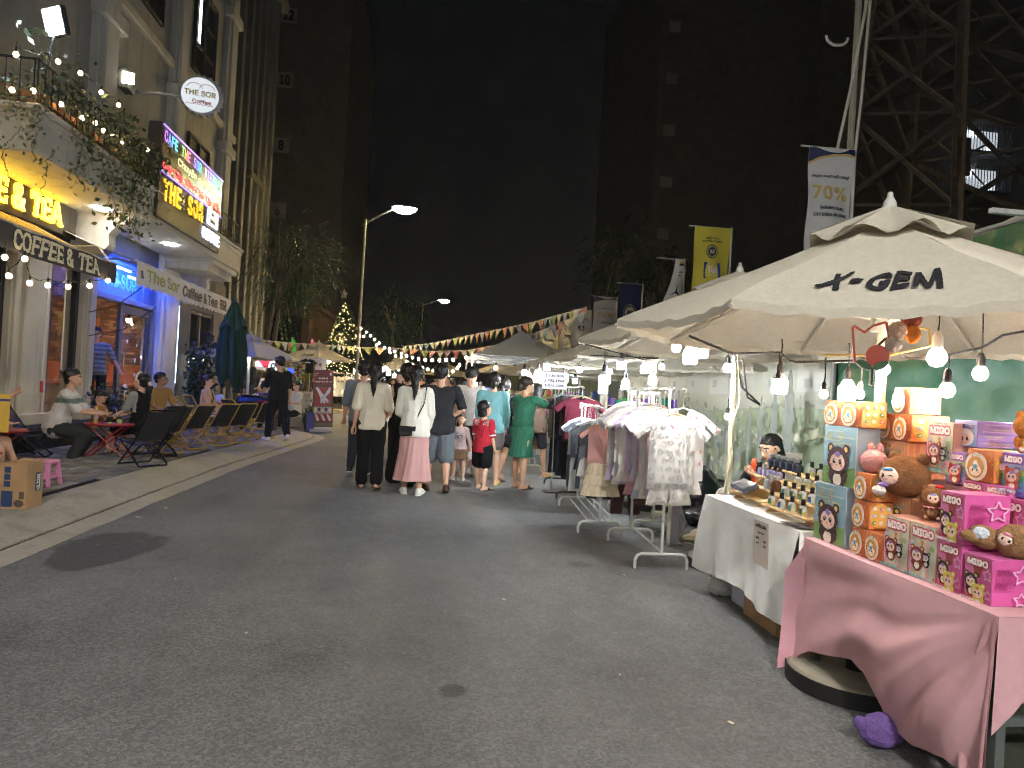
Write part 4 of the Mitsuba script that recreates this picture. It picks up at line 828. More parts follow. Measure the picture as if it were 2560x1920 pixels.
    if bottom:
        kind, col = bottom['kind'], bottom['col']; gr = bottom.get('loose', .010) * h; ms = []
        if kind in ('trousers', 'shorts'):
            L = bottom.get('len', 1.9 if kind == 'trousers' else .9)
            ms.append(hull(ell(pel, (r(.083 * st) + gr * .8, r(.062 * st) + gr * .8, r(.04))), ell(pel + up * .015 * h, (r(.074 * st) + gr * .6, r(.056 * st) + gr * .6, r(.01)))))
            for hip, kn, an, toe, heel in LEG:
                if L <= 1: end = hip * (1 - L) + kn * L; ms += [bone(hip, r(.054 * st) + gr, end, r(.050 * st - .012 * L) + gr * 1.2)]
                else:
                    t_ = L - 1; end = kn * (1 - t_) + an * t_; ms += [bone(hip, r(.054 * st) + gr, kn, r(.034) + gr), bone(kn, r(.034) + gr, end, bottom.get('cuff', .026) * h + gr)]
            u = union(ms)
        else:
            u = None
        if u is not None: v, f = organic(u, e, 5)
        else:                                   # skirt or dress skirt: pleated tube, or a lap cover when seated
            if seat is None:
                z1 = pel[2] + .055 * h; zb = pel[2] - bottom['len'] * h; wv = bottom.get('waves', 9); fl = bottom.get('flare', .06)
                mid = (LEG[0][2] + LEG[1][2]) / 2
                def fn(uu, vv):
                    a = uu * 2 * PI; zz = z1 + (zb - z1) * vv; rx = (.080 * st + fl * vv + bottom.get('hips', .014) * np.sin(PI * np.clip(vv * 2, 0, 1))) * h; ry = (.062 * st + fl * .9 * vv) * h
                    w = 1 + bottom.get('fold', .10) * np.clip(vv, .08, 1) * np.sin(wv * a + 2 * np.sin(a * 2) + 3 * vv) + .03 * np.sin(17 * a + 5 * vv)
                    sh_ = (mid - pel)[None, :2] * (vv[:, None] * .55)
                    return np.column_stack([rx * w * np.cos(a) + sh_[:, 0], ry * w * np.sin(a) + sh_[:, 1], zz])
                v, f = grid(fn, 97, 26)
            else:
                ms = [hull(ell(pel, (r(.088 * st), r(.066 * st), r(.06))), *[ell(l[0] * .12 + l[1] * .88, r(.046)) for l in LEG]), *[bone(l[0], r(.062 * st), l[0] * .1 + l[1] * .9, r(.045)) for l in LEG]]
                v, f = organic(union(ms), e, 6)
        if kind in ('trousers', 'shorts') or seat is not None:
            fold = meshkit.fbm(v * np.array([24, 24, 13]) / h + 1.7 * len(label), 3) - .5; v = v + vnorm(v, f) * (fold * .012 * h)[:, None]
        if bottom.get('pattern'): ce = v[f].mean(1); put(k, 'bottom' if kind != 'dress' else 'skirt', M().addf((world(v), f), np.array([bottom['pattern'](p / h, p) for p in ce]), .85), 'cloth')
        else: put(k, {'trousers': 'trousers', 'shorts': 'shorts'}.get(kind, 'skirt'), M().add((world(v), f), col, .85, True), 'cloth')
    if shoes:
        for i, (hip, kn, an, toe, heel) in enumerate(LEG):
            d = unit((toe - heel) * [1, 1, 1]); m = M(); dn = np.array([0, 0, -.006 * h])
            if shoes['kind'] == 'sneaker':
                m.add(wp(organic(hull(ell(heel + [0, 0, .006 * h], r(.023), 8), ell(toe, (r(.026), r(.030), r(.015)), 8), ell(an + [0, 0, .004 * h], r(.023), 8)), e * .6, 3)), shoes['col'], .6, True)
                m.add(wp(hull(ell(heel + dn * 1.9, (r(.026), r(.026), r(.007)), 10), ell(toe + dn * 1.2 + d * .01 * h, (r(.030), r(.032), r(.007)), 10))), shoes.get('sole', WHITE), .6, 50)
            else:
                m.add(wp(hull(ell(heel + dn * 2.2, (r(.024), r(.024), r(.0055)), 10), ell(toe + dn * 1.4 + d * .008 * h, (r(.029), r(.034), r(.0055)), 10))), shoes['col'], .6, 50)
                a_ = toe * .72 + heel * .28; m.add(wp(organic(hull(*[ell(a_ + np.array([x, 0, z]) * h, (r(.006), r(.018), r(.006)), 8) for x, z in ((-.026, -.006), (.026, -.006), (-.014, .016), (.014, .016))]), e, 2)), shoes['col'], .6, True)
                if shoes['kind'] == 'heels': m.add(wp(bone(heel + dn * 2, r(.006), heel + dn * 2 + np.array([0, -.01 * h, -.035 * h]), r(.004), 8)), shoes['col'], .5)
            put(k, 'shoe', m)
    # ---- hair and face
    if hair:
        cap = hull(ell(H(0, -.017, .024), r(.0640 * hs), 16), ell(H(0, -.004, .032), r(.0575 * hs), 16))
        hs_ = [cap, ell(H(0, -.030, -.012 if hair == 'crop' else -.020), (r(.047 * hs), r(.036 * hs), r(.036 * hs)))]
        if hair in ('short', 'crop'): hs_ += [ell(H(x, .004 + .006 * (x == 0), .062), (r(.034 * hs), r(.034 * hs), r(.022 * hs))) for x in (-.022, 0, .022)]
        back = lambda y, z: H(0, y, z)
        if hair == 'ponytail': hs_ += [bone(back(-.062, .006), r(.024), back(-.082, -.05), r(.030)), bone(back(-.082, -.05), r(.030), back(-.078, -.13), r(.020)), bone(back(-.078, -.13), r(.020), back(-.072, -.19), r(.007))]
        if hair == 'long': hs_ += [hull(ell(back(-.03, .0), r(.060)), ell(back(-.045, -.10), (r(.055), r(.03), r(.03))), ), hull(ell(back(-.045, -.10), (r(.055), r(.03), r(.03))), ell(back(-.055, -.20), (r(.040), r(.02), r(.02))))]
        if hair == 'bun': hs_ += [ell(back(-.070, .046), r(.030))]
        if hair == 'lowbun': hs_ += [hull(ell(back(-.06, -.02), r(.032)), ell(back(-.055, -.05), r(.024)))]
        if hair == 'bob': hs_ += [hull(ell(back(-.022, .0), (r(.062), r(.05), r(.06))), ell(back(-.03, -.06), (r(.06), r(.035), r(.02))))]
        v, f = organic(union(hs_), e * .6, 4); nz = meshkit.fbm(v / h * np.array([70, 70, 22]) + 5, 3) - .5; v = v + vnorm(v, f) * (nz * .014 * h)[:, None]
        put(k, 'hair', M().add((world(v), f), haircol, .5, True), 'paint')
    if face:
        m = M(); ey = M()
        for s in (-1, 1):
            ey.add(wp(ell(H(s * .022, .054, .006), (r(.0085 * hs), r(.004), r(.0048 * hs)), 10)), rgb(225, 220, 214), .3, True)
            ey.add(wp(ell(H(s * .022, .0578, .006), (r(.0042 * hs), r(.0022), r(.0044 * hs)), 8)), rgb(22, 16, 14), .3, True)
            m.add(wp(hull(ell(H(s * .011, .060, .021), r(.0028), 8), ell(H(s * .024, .059, .025), r(.0030), 8), ell(H(s * .034, .051, .021), r(.0022), 8))), rgb(28, 22, 20), .7, True)
        put(k, 'eyes', ey); put(k, 'eyebrows', m)
        put(k, 'lips', M().add(wp(hull(ell(H(-.012, .060, -.040), (r(.003), r(.003), r(.0025)), 8), ell(H(.012, .060, -.040), (r(.003), r(.003), r(.0025)), 8), ell(H(0, .065, -.038), r(.0032), 8), ell(H(0, .064, -.044), r(.0030), 8))), rgb(168, 92, 84), .5, True))
    if extras: extras(k, dict(world=world, wp=wp, H=H, h=h, pel=pel, waist=waist, chest=chest, shc=shc, neck=neck, ARM=ARM, LEG=LEG, r=r, up=up))
    return k
W1, W2 = ((.30, .03, .12), (-.28, .03, .35)), ((-.25, .03, .40), (.28, .03, .10))
TRW = lambda c, **a: dict(kind='trousers', col=c, **a)
# --- the walkers seen from behind
def x_blouse(k, d):
    p = d['world'](np.array([d['ARM'][0][2] + d['ARM'][0][3] * .04 * d['h']]))[0]
    put(k, 'phone', M().add(box(p + [.01, .01, -.02], [.02, .05, .10]), BLACK, .25))
person('woman in a cream puff sleeve blouse and black trousers walking away', (-.73, 9.3, 0), .04, 1.60, True, legs=((.12, .03, .05), (-.16, .03, .30)), arms=((-.05, .16, .10, 0), (.10, .20, .95, .35)), hair='ponytail', skin='mid', top=dict(col=rgb(226, 216, 192), sleeve=.92, hem=-.055, puff=.7), bottom=TRW(BLACK, loose=.016, cuff=.034), shoes=dict(kind='sandal', col=rgb(60, 52, 48)), extras=x_blouse)
def x_bag(k, d):
    w = d['world']; h = d['h']; c_ = d['pel'] + np.array([-.055, -.085, -.03]) * h; 
    put(k, 'handbag', M().add(d['wp'](bev(c_ - [.105, .03, .06], c_ + [.105, .03, .06], .018)), BLACK, .35).add(d['wp'](bev(c_ + np.array([-.108, -.036, -.005]), c_ + np.array([.108, .0, .064]), .01)), rgb(14, 14, 16), .3), 'paint', label='black leather crossbody bag')
    s = [c_ + [.095, -.02, .06], d['waist'] + np.array([.03, -.075, .02]) * h, d['chest'] + np.array([.075, -.078, .0]) * h, d['shc'] + np.array([.085, -.040, .042]) * h, d['shc'] + np.array([.08, .02, .044]) * h, d['chest'] + np.array([.06, .08, .0]) * h]
    put(k, 'strap', M().add(tube(w(np.array(s)), .008, 6), BLACK, .4))
person('woman in a white cardigan and long pink skirt with a black crossbody bag', (-.17, 8.97, 0), -.05, 1.57, True, legs=((.06, .03, .04), (-.10, .03, .12)), arms=((.15, .15, .95, .5), (.05, .16, .5, .25)), hair='ponytail', skin='mid', side=-.03, top=dict(col=rgb(228, 224, 208), sleeve=1.9, hem=-.075, loose=.020), bottom=dict(kind='skirt', col=rgb(206, 152, 148), len=.42, flare=.062, waves=8, fold=.10), shoes=dict(kind='sneaker', col=rgb(226, 222, 208)), extras=x_bag)
person('stout man in a black tee and denim shorts with one hand behind his back', (.13, 9.28, 0), .10, 1.62, legs=((.10, .05, .04), (-.14, .05, .22)), arms=((.05, .14, .2, 0), (-.40, .30, 1.0, 1.05)), hair='crop', skin='mid', stout=1.17, lean=.06, head=(-.4, -.1), top=dict(col=rgb(40, 40, 44), sleeve=.85, hem=-.07, loose=.016), bottom=dict(kind='shorts', col=rgb(98, 106, 114), len=.98, loose=.02), shoes=dict(kind='sneaker', col=rgb(70, 46, 38), sole=rgb(30, 26, 24)))
person('woman in a black sleeveless top behind the white cardigan woman', (-.33, 9.75, 0), .05, 1.64, True, legs=W1, arms=((.0, .30, .15, -.1), (.1, .1, .3, 0)), hair='lowbun', skin='mid', top=dict(col=rgb(22, 22, 26), sleeve=0, hem=-.03), bottom=TRW(rgb(16, 16, 19), loose=.03, cuff=.05), shoes=dict(kind='sandal', col=BLACK))
person('person in a grey blue shirt and dark jeans hidden behind the cream blouse woman', (-.98, 10.6, 0), .0, 1.66, legs=W2, arms=((.05, .15, .2, 0), (-.05, .12, .2, 0)), hair='short', skin='mid', stout=1.08, top=dict(col=rgb(112, 122, 136), sleeve=1.0, hem=-.05), bottom=TRW(rgb(44, 48, 58)), shoes=dict(kind='sneaker', col=rgb(40, 38, 38)))
person('woman in a short dark dress and white heels walking towards the viewer', (-.62, 14.4, 0), PI - .3, 1.60, True, legs=((.25, .02, .1), (-.3, .02, .5)), hair='long', skin='light', face=True, top=dict(col=rgb(20, 20, 26), sleeve=.4, hem=.03, flare=-.012), bottom=dict(kind='skirt', col=rgb(20, 20, 26), len=.18, flare=.02, fold=.04), shoes=dict(kind='heels', col=rgb(220, 214, 206)))
person('young man in a white tee bending his head behind the black tee man', (.62, 11.2, 0), -.25, 1.68, legs=W1, arms=((.15, .12, .35, .1), (.1, .15, .25, 0)), hair='crop', head=(-.3, -.5), lean=.1, skin='light', top=dict(col=rgb(226, 222, 220), sleeve=.8, hem=-.06), bottom=dict(kind='shorts', col=rgb(30, 30, 34), len=.85), shoes=dict(kind='sneaker', col=rgb(190, 186, 180)))
def girl_print(p, q):
    x, y, z = p; c = rgb(214, 186, 186)
    if y > .03:
        for cx, cz, rr in ((0, .17, .030), (-.034, .205, .018), (.034, .205, .018), (-.052, .15, .020), (.05, .15, .020), (0, .115, .022)):
            d = math.hypot(x - cx, z - cz)
            if d < rr * .7: return rgb(230, 222, 214)
            if d < rr: return rgb(26, 24, 26)
    return c
def x_pouch(k, d):
    p = d['world'](np.array([d['ARM'][0][2] + [0, .02, -.09]]))[0]; v, f = ICO[2]; v = v * [.05, .03, .075] * (1 + .2 * (meshkit.noise(v * 3)[:, None] - .5)) + p
    put(k, 'plastic_bag', M().add((v, f), rgb(220, 200, 200), .2, True))
person('small girl in a pale pink printed top and brown skirt facing the viewer', (.47, 10.5, 0), PI - .1, .98, True, child=True, legs=((.02, .08, .0), (.0, .08, .05)), arms=((.25, .35, .1, 0), (.1, .12, .9, .1)), hair='bob', head=(.1, .0), face=True, skin='light', edge=.013, top=dict(col=rgb(214, 186, 186), sleeve=1.7, hem=-.02, pattern=girl_print), bottom=dict(kind='skirt', col=rgb(128, 98, 72), len=.16, flare=.07, waves=10, fold=.10), shoes=dict(kind='sneaker', col=rgb(186, 178, 178)), extras=x_pouch)
def boy_shirt(p, q):
    x, y, z = p
    if z > .245 and abs(abs(x) - .07) < .035 and int((abs(x) + 1) * 260) % 3 == 0: return WHITE
    return rgb(196, 36, 52)
def x_boy(k, d):
    h = d['h']; w = d['world']
    p = d['pel'] + np.array([.098, .015, -.075]) * h; m = M()
    for rr, c, o in ((.020, rgb(230, 200, 40), 0), (.012, BLACK, .003)): m.add((w(tm(ell(p + [o, 0, 0], (.004, rr * h, rr * h), 12))[0]), tm(ell(p + [o, 0, 0], (.004, rr * h, rr * h), 12))[1]), c, .6)
    put(k, 'badge', m, label='round yellow badge on the black shorts')
    for i in (0, 1):
        sh, elb, wr, d2 = d['ARM'][i]; a = sh * .22 + elb * .78; b = sh * .12 + elb * .88
        put(k, 'sleeve_band', M().add((w(tube([a, b], .0425 * h, 12, False)[0]), tube([a, b], .0425 * h, 12, False)[1]), WHITE, .8), 'cloth')
    q = d['ARM'][1][0] * .45 + d['ARM'][1][1] * .55
    t, f = ext(fit(text2d('B', 1, True), .026, .036), .003); put(k, 'sleeve_letter', M().add((w(np.column_stack([q[0] + .048 * h + t[:, 2], q[1] + t[:, 0], q[2] + t[:, 1]])), f), WHITE), 'paint')
person('boy in a red football shirt and black shorts standing side on', (.74, 9.57, 0), -.75, 1.20, child=True, legs=((.08, .06, .02), (-.06, .06, .05)), arms=((.05, .12, .12, 0), (.12, .10, .15, 0)), head=(-.35, 0), hair='bob', skin='light', face=True, edge=.014, top=dict(col=rgb(196, 36, 52), sleeve=.85, hem=-.06, loose=.018, pattern=boy_shirt), bottom=dict(kind='shorts', col=rgb(18, 18, 22), len=.72, loose=.03), shoes=dict(kind='sandal', col=rgb(30, 32, 48)), extras=x_boy)
person('woman in a teal long sleeve shirt, shorts and yellow clogs behind the boy', (.90, 10.25, 0), -.15, 1.58, True, legs=((.12, .05, .05), (-.08, .05, .12)), arms=((.1, .12, .3, .2), (.05, .14, .35, .1)), hair='lowbun', lean=.08, skin='light', stout=1.05, top=dict(col=rgb(120, 186, 192), sleeve=1.92, hem=-.07, loose=.022), bottom=dict(kind='shorts', col=rgb(120, 112, 108), len=.62, loose=.02), shoes=dict(kind='sandal', col=rgb(214, 168, 40)))
person('woman in a green knee length dress reaching for the maroon shirt', (1.30, 9.85, 0), -.85, 1.53, True, legs=((.06, .05, .02), (-.06, .05, .04)), arms=((.9, .08, .9, .1), (1.35, .12, .15, -.05)), hair='lowbun', lean=.10, head=(-.35, -.3), skin='mid', stout=1.12, top=dict(col=rgb(44, 108, 82), sleeve=.8, hem=.03, loose=.018, flare=-.014), bottom=dict(kind='dress', col=rgb(44, 108, 82), len=.24, flare=.030, waves=7, fold=.05, hips=.034), shoes=dict(kind='sandal', col=rgb(30, 26, 26)), haircol=rgb(40, 28, 22))
person('person in dark clothes with a ponytail hidden behind the green dress', (1.12, 10.7, 0), -.5, 1.52, True, legs=W1, hair='ponytail', skin='mid', top=dict(col=rgb(46, 38, 46), sleeve=.8, hem=-.05), bottom=dict(kind='shorts', col=rgb(36, 34, 40), len=.6), shoes=dict(kind='sandal', col=rgb(180, 150, 130)))
person('woman in a brown top and dark shorts beside the green dress woman', (1.72, 11.3, 0), -.7, 1.50, True, legs=W2, arms=((1.0, .1, .5, .2), (1.1, .1, .6, .2)), lean=.2, head=(0, -.4), hair='long', skin='mid', top=dict(col=rgb(92, 72, 60), sleeve=1.6, hem=-.05), bottom=dict(kind='shorts', col=rgb(34, 34, 46), len=.7), shoes=dict(kind='sandal', col=rgb(206, 160, 60)))
# --- the far crowd, only heads and shoulders show
r_ = np.random.default_rng(77); fc = [((.3, 15.5), 'dark hair and a black shirt left of the gazebo leg', (30, 30, 36)), ((.75, 16.4), 'a navy shirt in front of the gazebo', (40, 46, 70)), ((1.5, 15.9), 'a dark red top under the gazebo edge', (96, 40, 44)), ((.05, 17.8), 'a grey shirt deep in the crowd', (92, 92, 96)), ((1.1, 18.6), 'a pale shirt inside the gazebo', (170, 166, 160)), ((.6, 20.5), 'a brown shirt far down the street', (90, 70, 56)), ((-.25, 21.5), 'a black top far behind the man in black', (26, 26, 30)), ((.25, 24), 'a blue shirt at the end of the stalls', (60, 80, 120)), ((1.0, 23), 'a beige shirt by the farthest parasol', (170, 150, 124)), ((-1.35, 25), 'a white shirt by the orange parasol', (190, 186, 180)), ((-1.9, 28.6), 'a plum shirt by the far tee shirt rack', (96, 60, 84)), ((.5, 27), 'an olive shirt under the lights', (90, 92, 66))]
for i, ((x, y), d, c) in enumerate(fc):
    person(f'distant shopper with {d}', (x, y, 0), r_.uniform(-1.2, 1.2) + (PI if i % 3 == 0 else 0), r_.uniform(1.5, 1.66), bool(i % 2), legs=W1 if i % 2 else W2, hair=['short', 'ponytail', 'crop', 'long'][i % 4], skin=['mid', 'light', 'tan'][i % 3], edge=.04, top=dict(col=rgb(*c), sleeve=.8, hem=-.05), bottom=TRW(rgb(36, 36, 42)) if i % 2 else dict(kind='shorts', col=rgb(50, 50, 56), len=.9), shoes=dict(kind='sneaker', col=rgb(120, 116, 112)))
# --- the left side
person('man in all black with white shoes walking along the terrace end', (-2.98, 14.4, .115), .55, 1.64, legs=((.26, .04, .06), (-.22, .04, .45)), arms=((.25, .12, .9, .1), (-.05, .16, .3, 0)), head=(.25, -.25), hair='crop', skin='mid', lean=.04, top=dict(col=rgb(26, 27, 31), sleeve=.85, hem=-.05, loose=.018), bottom=TRW(rgb(22, 25, 33), loose=.014), shoes=dict(kind='sneaker', col=rgb(222, 220, 222)))
def stripe_door(p, q): return rgb(132, 132, 138) if int((p[2] + 2) * 58) % 3 else rgb(86, 88, 96)
person('man in a striped polo stepping out of the cafe doorway', (-6.2, 13.95, .45), PI + .75, 1.62, legs=((.15, .04, .1), (-.2, .04, .3)), arms=((.25, .45, .3, 0), (.1, .30, .9, .5)), head=(-.2, 0), side=.06, hair='short', face=True, skin='mid', stout=1.05, top=dict(col=GREY, sleeve=.9, hem=-.05, pattern=stripe_door), bottom=TRW(rgb(28, 31, 46)), shoes=dict(kind='sneaker', col=BLACK))
SIT = ((1.45, .14, 1.55), (1.40, .18, 1.40))
def stripe_tee(p, q):
    return rgb(104, 116, 108) if .195 < p[2] < .235 else (rgb(150, 164, 158) if abs(p[2] - .245) < .004 else rgb(206, 200, 192))
person('man in a white tee with a grey chest stripe sitting at the red table', (-5.02, 10.25, .12), -1.30, 1.64, seat=.31, lean=.28, legs=((1.35, .18, 1.75), (1.40, .22, 1.85)), arms=((.65, .12, .75, .25), (.60, .15, .85, .35)), head=(-.15, -.05), hair='short', face=True, skin='mid', top=dict(col=WHITE, sleeve=.9, hem=-.03, pattern=stripe_tee, loose=.018), bottom=TRW(rgb(52, 56, 54), len=1.85, loose=.016), shoes=dict(kind='sandal', col=rgb(52, 36, 30)))
person('small boy in an orange brown tee looking down beside the red table', (-4.86, 11.0, .12), -1.5, 1.12, child=True, seat=.27, lean=.2, legs=SIT, arms=((.55, .1, 1.2, .4), (.55, .1, 1.2, .4)), head=(-.2, -.6), hair='short', face=True, skin='mid', edge=.014, top=dict(col=rgb(168, 112, 66), sleeve=.9, hem=-.03), bottom=dict(kind='shorts', col=rgb(130, 138, 142), len=.8), shoes=dict(kind='sandal', col=rgb(44, 36, 34)))
def black_top(p, q):
    x, y, z = p
    if abs(x) > .085 and z > .12: return rgb(150, 150, 146)
    if y > .02 and z > .10 and abs(abs(x) - (z - .10) * .42 - .008) < .018: return rgb(150, 150, 146)
    return rgb(20, 20, 23)
def x_band(k, d):
    m = M(); H, h, w = d['H'], d['h'], d['world']
    pts = np.array([H(.068 * math.cos(a), .012, .022 + .066 * math.sin(a)) for a in np.linspace(-.15, PI + .15, 18)]); m.add(tube(w(pts), .013, 8), rgb(226, 220, 208), .8)
    put(k, 'headband', m, 'cloth', label='white headband'); put(k, 'scrunchie', M().add((w(tm(ell(H(0, -.085, -.02), .028 * h, 10))[0]), tm(ell(H(0, -.085, -.02), .028 * h, 10))[1]), rgb(214, 206, 190), .8, True), 'cloth')
person('woman with a white headband in a black and grey dress at the red table', (-4.28, 11.15, .12), 1.25, 1.58, True, seat=.31, lean=.04, legs=((1.30, .22, 1.35), (1.35, .10, 1.25)), arms=((.45, .12, .7, .2), (.55, .14, .65, .25)), head=(.15, 0), hair='ponytail', face=True, skin='light', top=dict(col=BLACK, sleeve=.85, hem=-.03, pattern=black_top), bottom=dict(kind='skirt', col=rgb(20, 20, 23), len=.2), shoes=dict(kind='sandal', col=rgb(150, 110, 90)), extras=x_band)
def glasses(k, d):
    H, h, w = d['H'], d['h'], d['world']; m = M()
    for s in (-1, 1): m.add(tube(w(np.array([H(s * .024 + .017 * math.cos(a), .066, .005 + .014 * math.sin(a)) for a in np.linspace(0, 2 * PI, 14)])), .0022, 5), BLACK, .3).add(tube(w(np.array([H(s * .042, .062, .006), H(s * .058, .0, .008)])), .002, 5), BLACK, .3)
    put(k, 'glasses', m)
person('heavy man with glasses in an ochre polo sitting by the blue pillar', (-5.0, 13.7, .12), -1.9, 1.62, seat=.31, lean=.12, legs=SIT, arms=((.4, .15, .9, .3), (.35, .15, .8, .3)), head=(.25, 0), hair='crop', face=True, skin='tan', stout=1.2, top=dict(col=rgb(176, 132, 66), sleeve=.85, hem=-.03), bottom=TRW(rgb(50, 54, 66)), shoes=dict(kind='sandal', col=BLACK), extras=glasses)
person('young man with glasses in a peach polo and black crossbody strap', (-4.55, 15.05, .12), -1.55, 1.60, seat=.31, lean=.06, legs=SIT, arms=((.4, .12, .6, .3), (.35, .12, .6, .3)), head=(-.05, -.05), hair='short', face=True, skin='light', top=dict(col=rgb(214, 168, 140), sleeve=.9, hem=-.03), bottom=dict(kind='shorts', col=rgb(70, 66, 76), len=.9), shoes=dict(kind='sandal', col=BLACK), extras=lambda k, d: (glasses(k, d), put(k, 'strap', M().add(tube(d['world'](np.array([d['shc'] + np.array([-.07, .02, .04]) * d['h'], d['chest'] + np.array([-.02, .085, 0]) * d['h'], d['waist'] + np.array([.08, .05, .0]) * d['h']])), .012, 6), BLACK, .6)))[0])
person('person at the left edge raising one hand, bare crossed legs under the red table', (-5.05, 8.35, .12), -1.2, 1.60, True, seat=.33, lean=.15, legs=((1.42, .10, 1.05), (1.30, .16, 1.2)), arms=((.9, .1, 1.5, .2), (.5, .1, .8, .2)), hair='bob', skin='mid', haircol=rgb(58, 34, 24), top=dict(col=rgb(186, 178, 170), sleeve=.8, hem=-.03), bottom=dict(kind='shorts', col=rgb(160, 140, 120), len=.5), shoes=dict(kind='sandal', col=rgb(176, 150, 128)))
person('woman in blue with a hair bun bending over at the far left stall', (-4.05, 17.4, .0), -.35, 1.54, True, seat=.42, lean=.45, legs=SIT, head=(0, -.5), hair='bun', skin='mid', arms=((.9, .1, .8, .3), (.9, .1, .8, .3)), top=dict(col=rgb(58, 68, 110), sleeve=.8, hem=-.04), bottom=TRW(rgb(40, 42, 50)), edge=.03)
person('person in a beige tee standing behind the woman in blue', (-4.15, 18.9, .0), PI - .2, 1.58, legs=W1, arms=((.6, .1, 1., .2), (.6, .1, 1., .2)), head=(0, -.4), hair='short', face=True, skin='mid', top=dict(col=rgb(196, 176, 150), sleeve=.85, hem=-.05), bottom=TRW(rgb(46, 46, 52)), edge=.03, shoes=dict(kind='sneaker', col=GREY))
person('seated person in a white tee and dark trousers beside the henna banner', (-3.42, 18.7, .0), PI - .7, 1.56, seat=.40, legs=SIT, arms=((.6, .1, .9, .3), (.6, .1, .9, .3)), hair='short', face=True, skin='light', top=dict(col=rgb(220, 212, 186), sleeve=.85, hem=-.03), bottom=TRW(rgb(28, 28, 32)), shoes=dict(kind='sneaker', col=rgb(210, 206, 200)), edge=.03)
person('person with dark hair browsing inside the far left stall', (-4.75, 19.6, 0), .2, 1.58, True, legs=W2, hair='long', skin='mid', top=dict(col=rgb(60, 60, 64), sleeve=.8, hem=-.05), bottom=TRW(rgb(60, 76, 80)), edge=.035)
# --- the seller behind the perfume table
def x_orange(k, d):
    w, h = d['world'], d['h']; m = M()
    p = d['ARM'][0][2]; put(k, 'folding_fan', M().add((w(tm(hull(ell(p + np.array([.0, .03, .10]), (.03, .02, .05), 10), ell(p + np.array([.02, .02, .0]), (.02, .015, .03), 10)))[0]), tm(hull(ell(p + np.array([.0, .03, .10]), (.03, .02, .05), 10), ell(p + np.array([.02, .02, .0]), (.02, .015, .03), 10)))[1]), rgb(226, 84, 40), .5, True), label='orange fan held before the face')
person('seated seller with long dark hair resting an arm behind the perfume table', (3.12, 6.05, 0), PI * .66, 1.52, True, seat=.26, lean=.22, legs=((1.9, .12, 2.1), (1.9, .12, 2.1)), arms=((1.0, .15, 1.2, .4), (.8, .15, .6, .3)), head=(-.1, -.3), hair='long', face=True, skin='light', top=dict(col=rgb(24, 24, 28), sleeve=.6, hem=-.03), bottom=TRW(rgb(22, 22, 26)), shoes=dict(kind='sandal', col=WHITE), extras=x_orange)
one('orange_bag', 'bright orange strap bag with a black edge leaning beside the seated seller', 'bag', M().add(mv(bev([-.24, -.07, -.03], [.24, .07, .03], .02), (3.1, 6.15, .72), .4, 0, -.12), rgb(228, 88, 36), .6).add(mv(bev([-.245, -.075, .028], [.245, .075, .04], .005), (3.1, 6.15, .72), .4, 0, -.12), BLACK, .6), 'cloth')
one('blue_parcel', 'shiny blue wrapped parcel below the orange bag', 'parcel', M().add(mv(organic(hull(ell([0, 0, 0], (.2, .12, .12)), ell([.15, 0, .05], (.12, .1, .1))), .03, 4), (3.1, 6.2, .58)), rgb(50, 80, 190), .3, True))
# ================================================================== cafe signs, awnings, lights
def onwall(shape, x, y, z, depth=.012):      # flat shape on a wall facing the street; shape's x runs along +y
    return frame(ext(shape, depth), [x, y, z], [0, 1, 0], [0, 0, 1])
k = thing('letter_sign', 'glowing yellow COFFEE & TEA channel letters on the fascia', 'sign')
y = 11.78; word = 'COFFEE & TEA'; adv = {'C': .30, 'O': .33, 'F': .26, 'E': .27, '&': .33, 'T': .28, 'A': .31, ' ': .12}
y -= sum(adv[c] for c in word)
for c in word:
    if c != ' ':
        sh = slab(c, .33); put(k, 'letter', M().add(onwall(sh, -5.895, y, 3.53, .035), rgb(250, 220, 60), .4, False), emit=np.array([1., .62, .02]) * 2.6, w=.5, label=f'glowing letter {c}')
    y += adv[c]
k = thing('awning', 'dark awning with cream COFFEE & TEA lettering and a yellow striped top', 'awning'); m = M()
ys = np.arange(6.6, 11.21, .115)
for i, (a, b) in enumerate(zip(ys[:-1], ys[1:])): m.add(grid(lambda u, v: np.column_stack([-5.95 + 1.17 * v, a + (b - a) * u, 3.42 - .50 * v - .03 * np.sin(PI * v)]), 2, 7), rgb(214, 186, 122) if i % 3 else rgb(120, 92, 54), .7, True)
put(k, 'striped_top', m, 'cloth')
def val(y0, y1, z0, z1, x, wav=.012):
    return lambda u, v: np.column_stack([x + wav * np.sin(u * 31 + v * 2) + .02 * (1 - v) * np.sin(u * 9), y0 + (y1 - y0) * u, z0 + (z1 - z0) * v])
vf = val(6.6, 11.2, 2.63, 2.92, -4.78); put(k, 'valance', M().add(grid(vf, 90, 5), rgb(58, 58, 64), .8, True), 'cloth')
m = M(); y = 10.62 - sum(adv[c] for c in word) * .66
for c in word:
    if c != ' ':
        v, f = ext(slab(c, .215).segmentize(.04), .003); u_ = (y + v[:, 0] - 6.6) / 4.6; q = vf(u_, .14 + v[:, 1] / .29 * .98); q[:, 0] += .006 + v[:, 2]; m.add((q, f), rgb(196, 190, 160), .7, False)
    y += adv[c] * .66
put(k, 'lettering', m); put(k, 'front_bar', M().add(rod([-4.79, 6.6, 2.925], [-4.79, 11.25, 2.925], .018), rgb(150, 148, 140)))
put(k, 'arm', M().add(tube([[-5.95, 12.0, 3.25], [-5.3, 11.75, 3.26], [-4.85, 11.2, 2.93]], .014), STEEL)); put(k, 'arm', M().add(tube([[-5.95, 8.6, 2.9], [-5.3, 8.6, 3.0], [-4.82, 8.6, 2.9]], .014), STEEL))
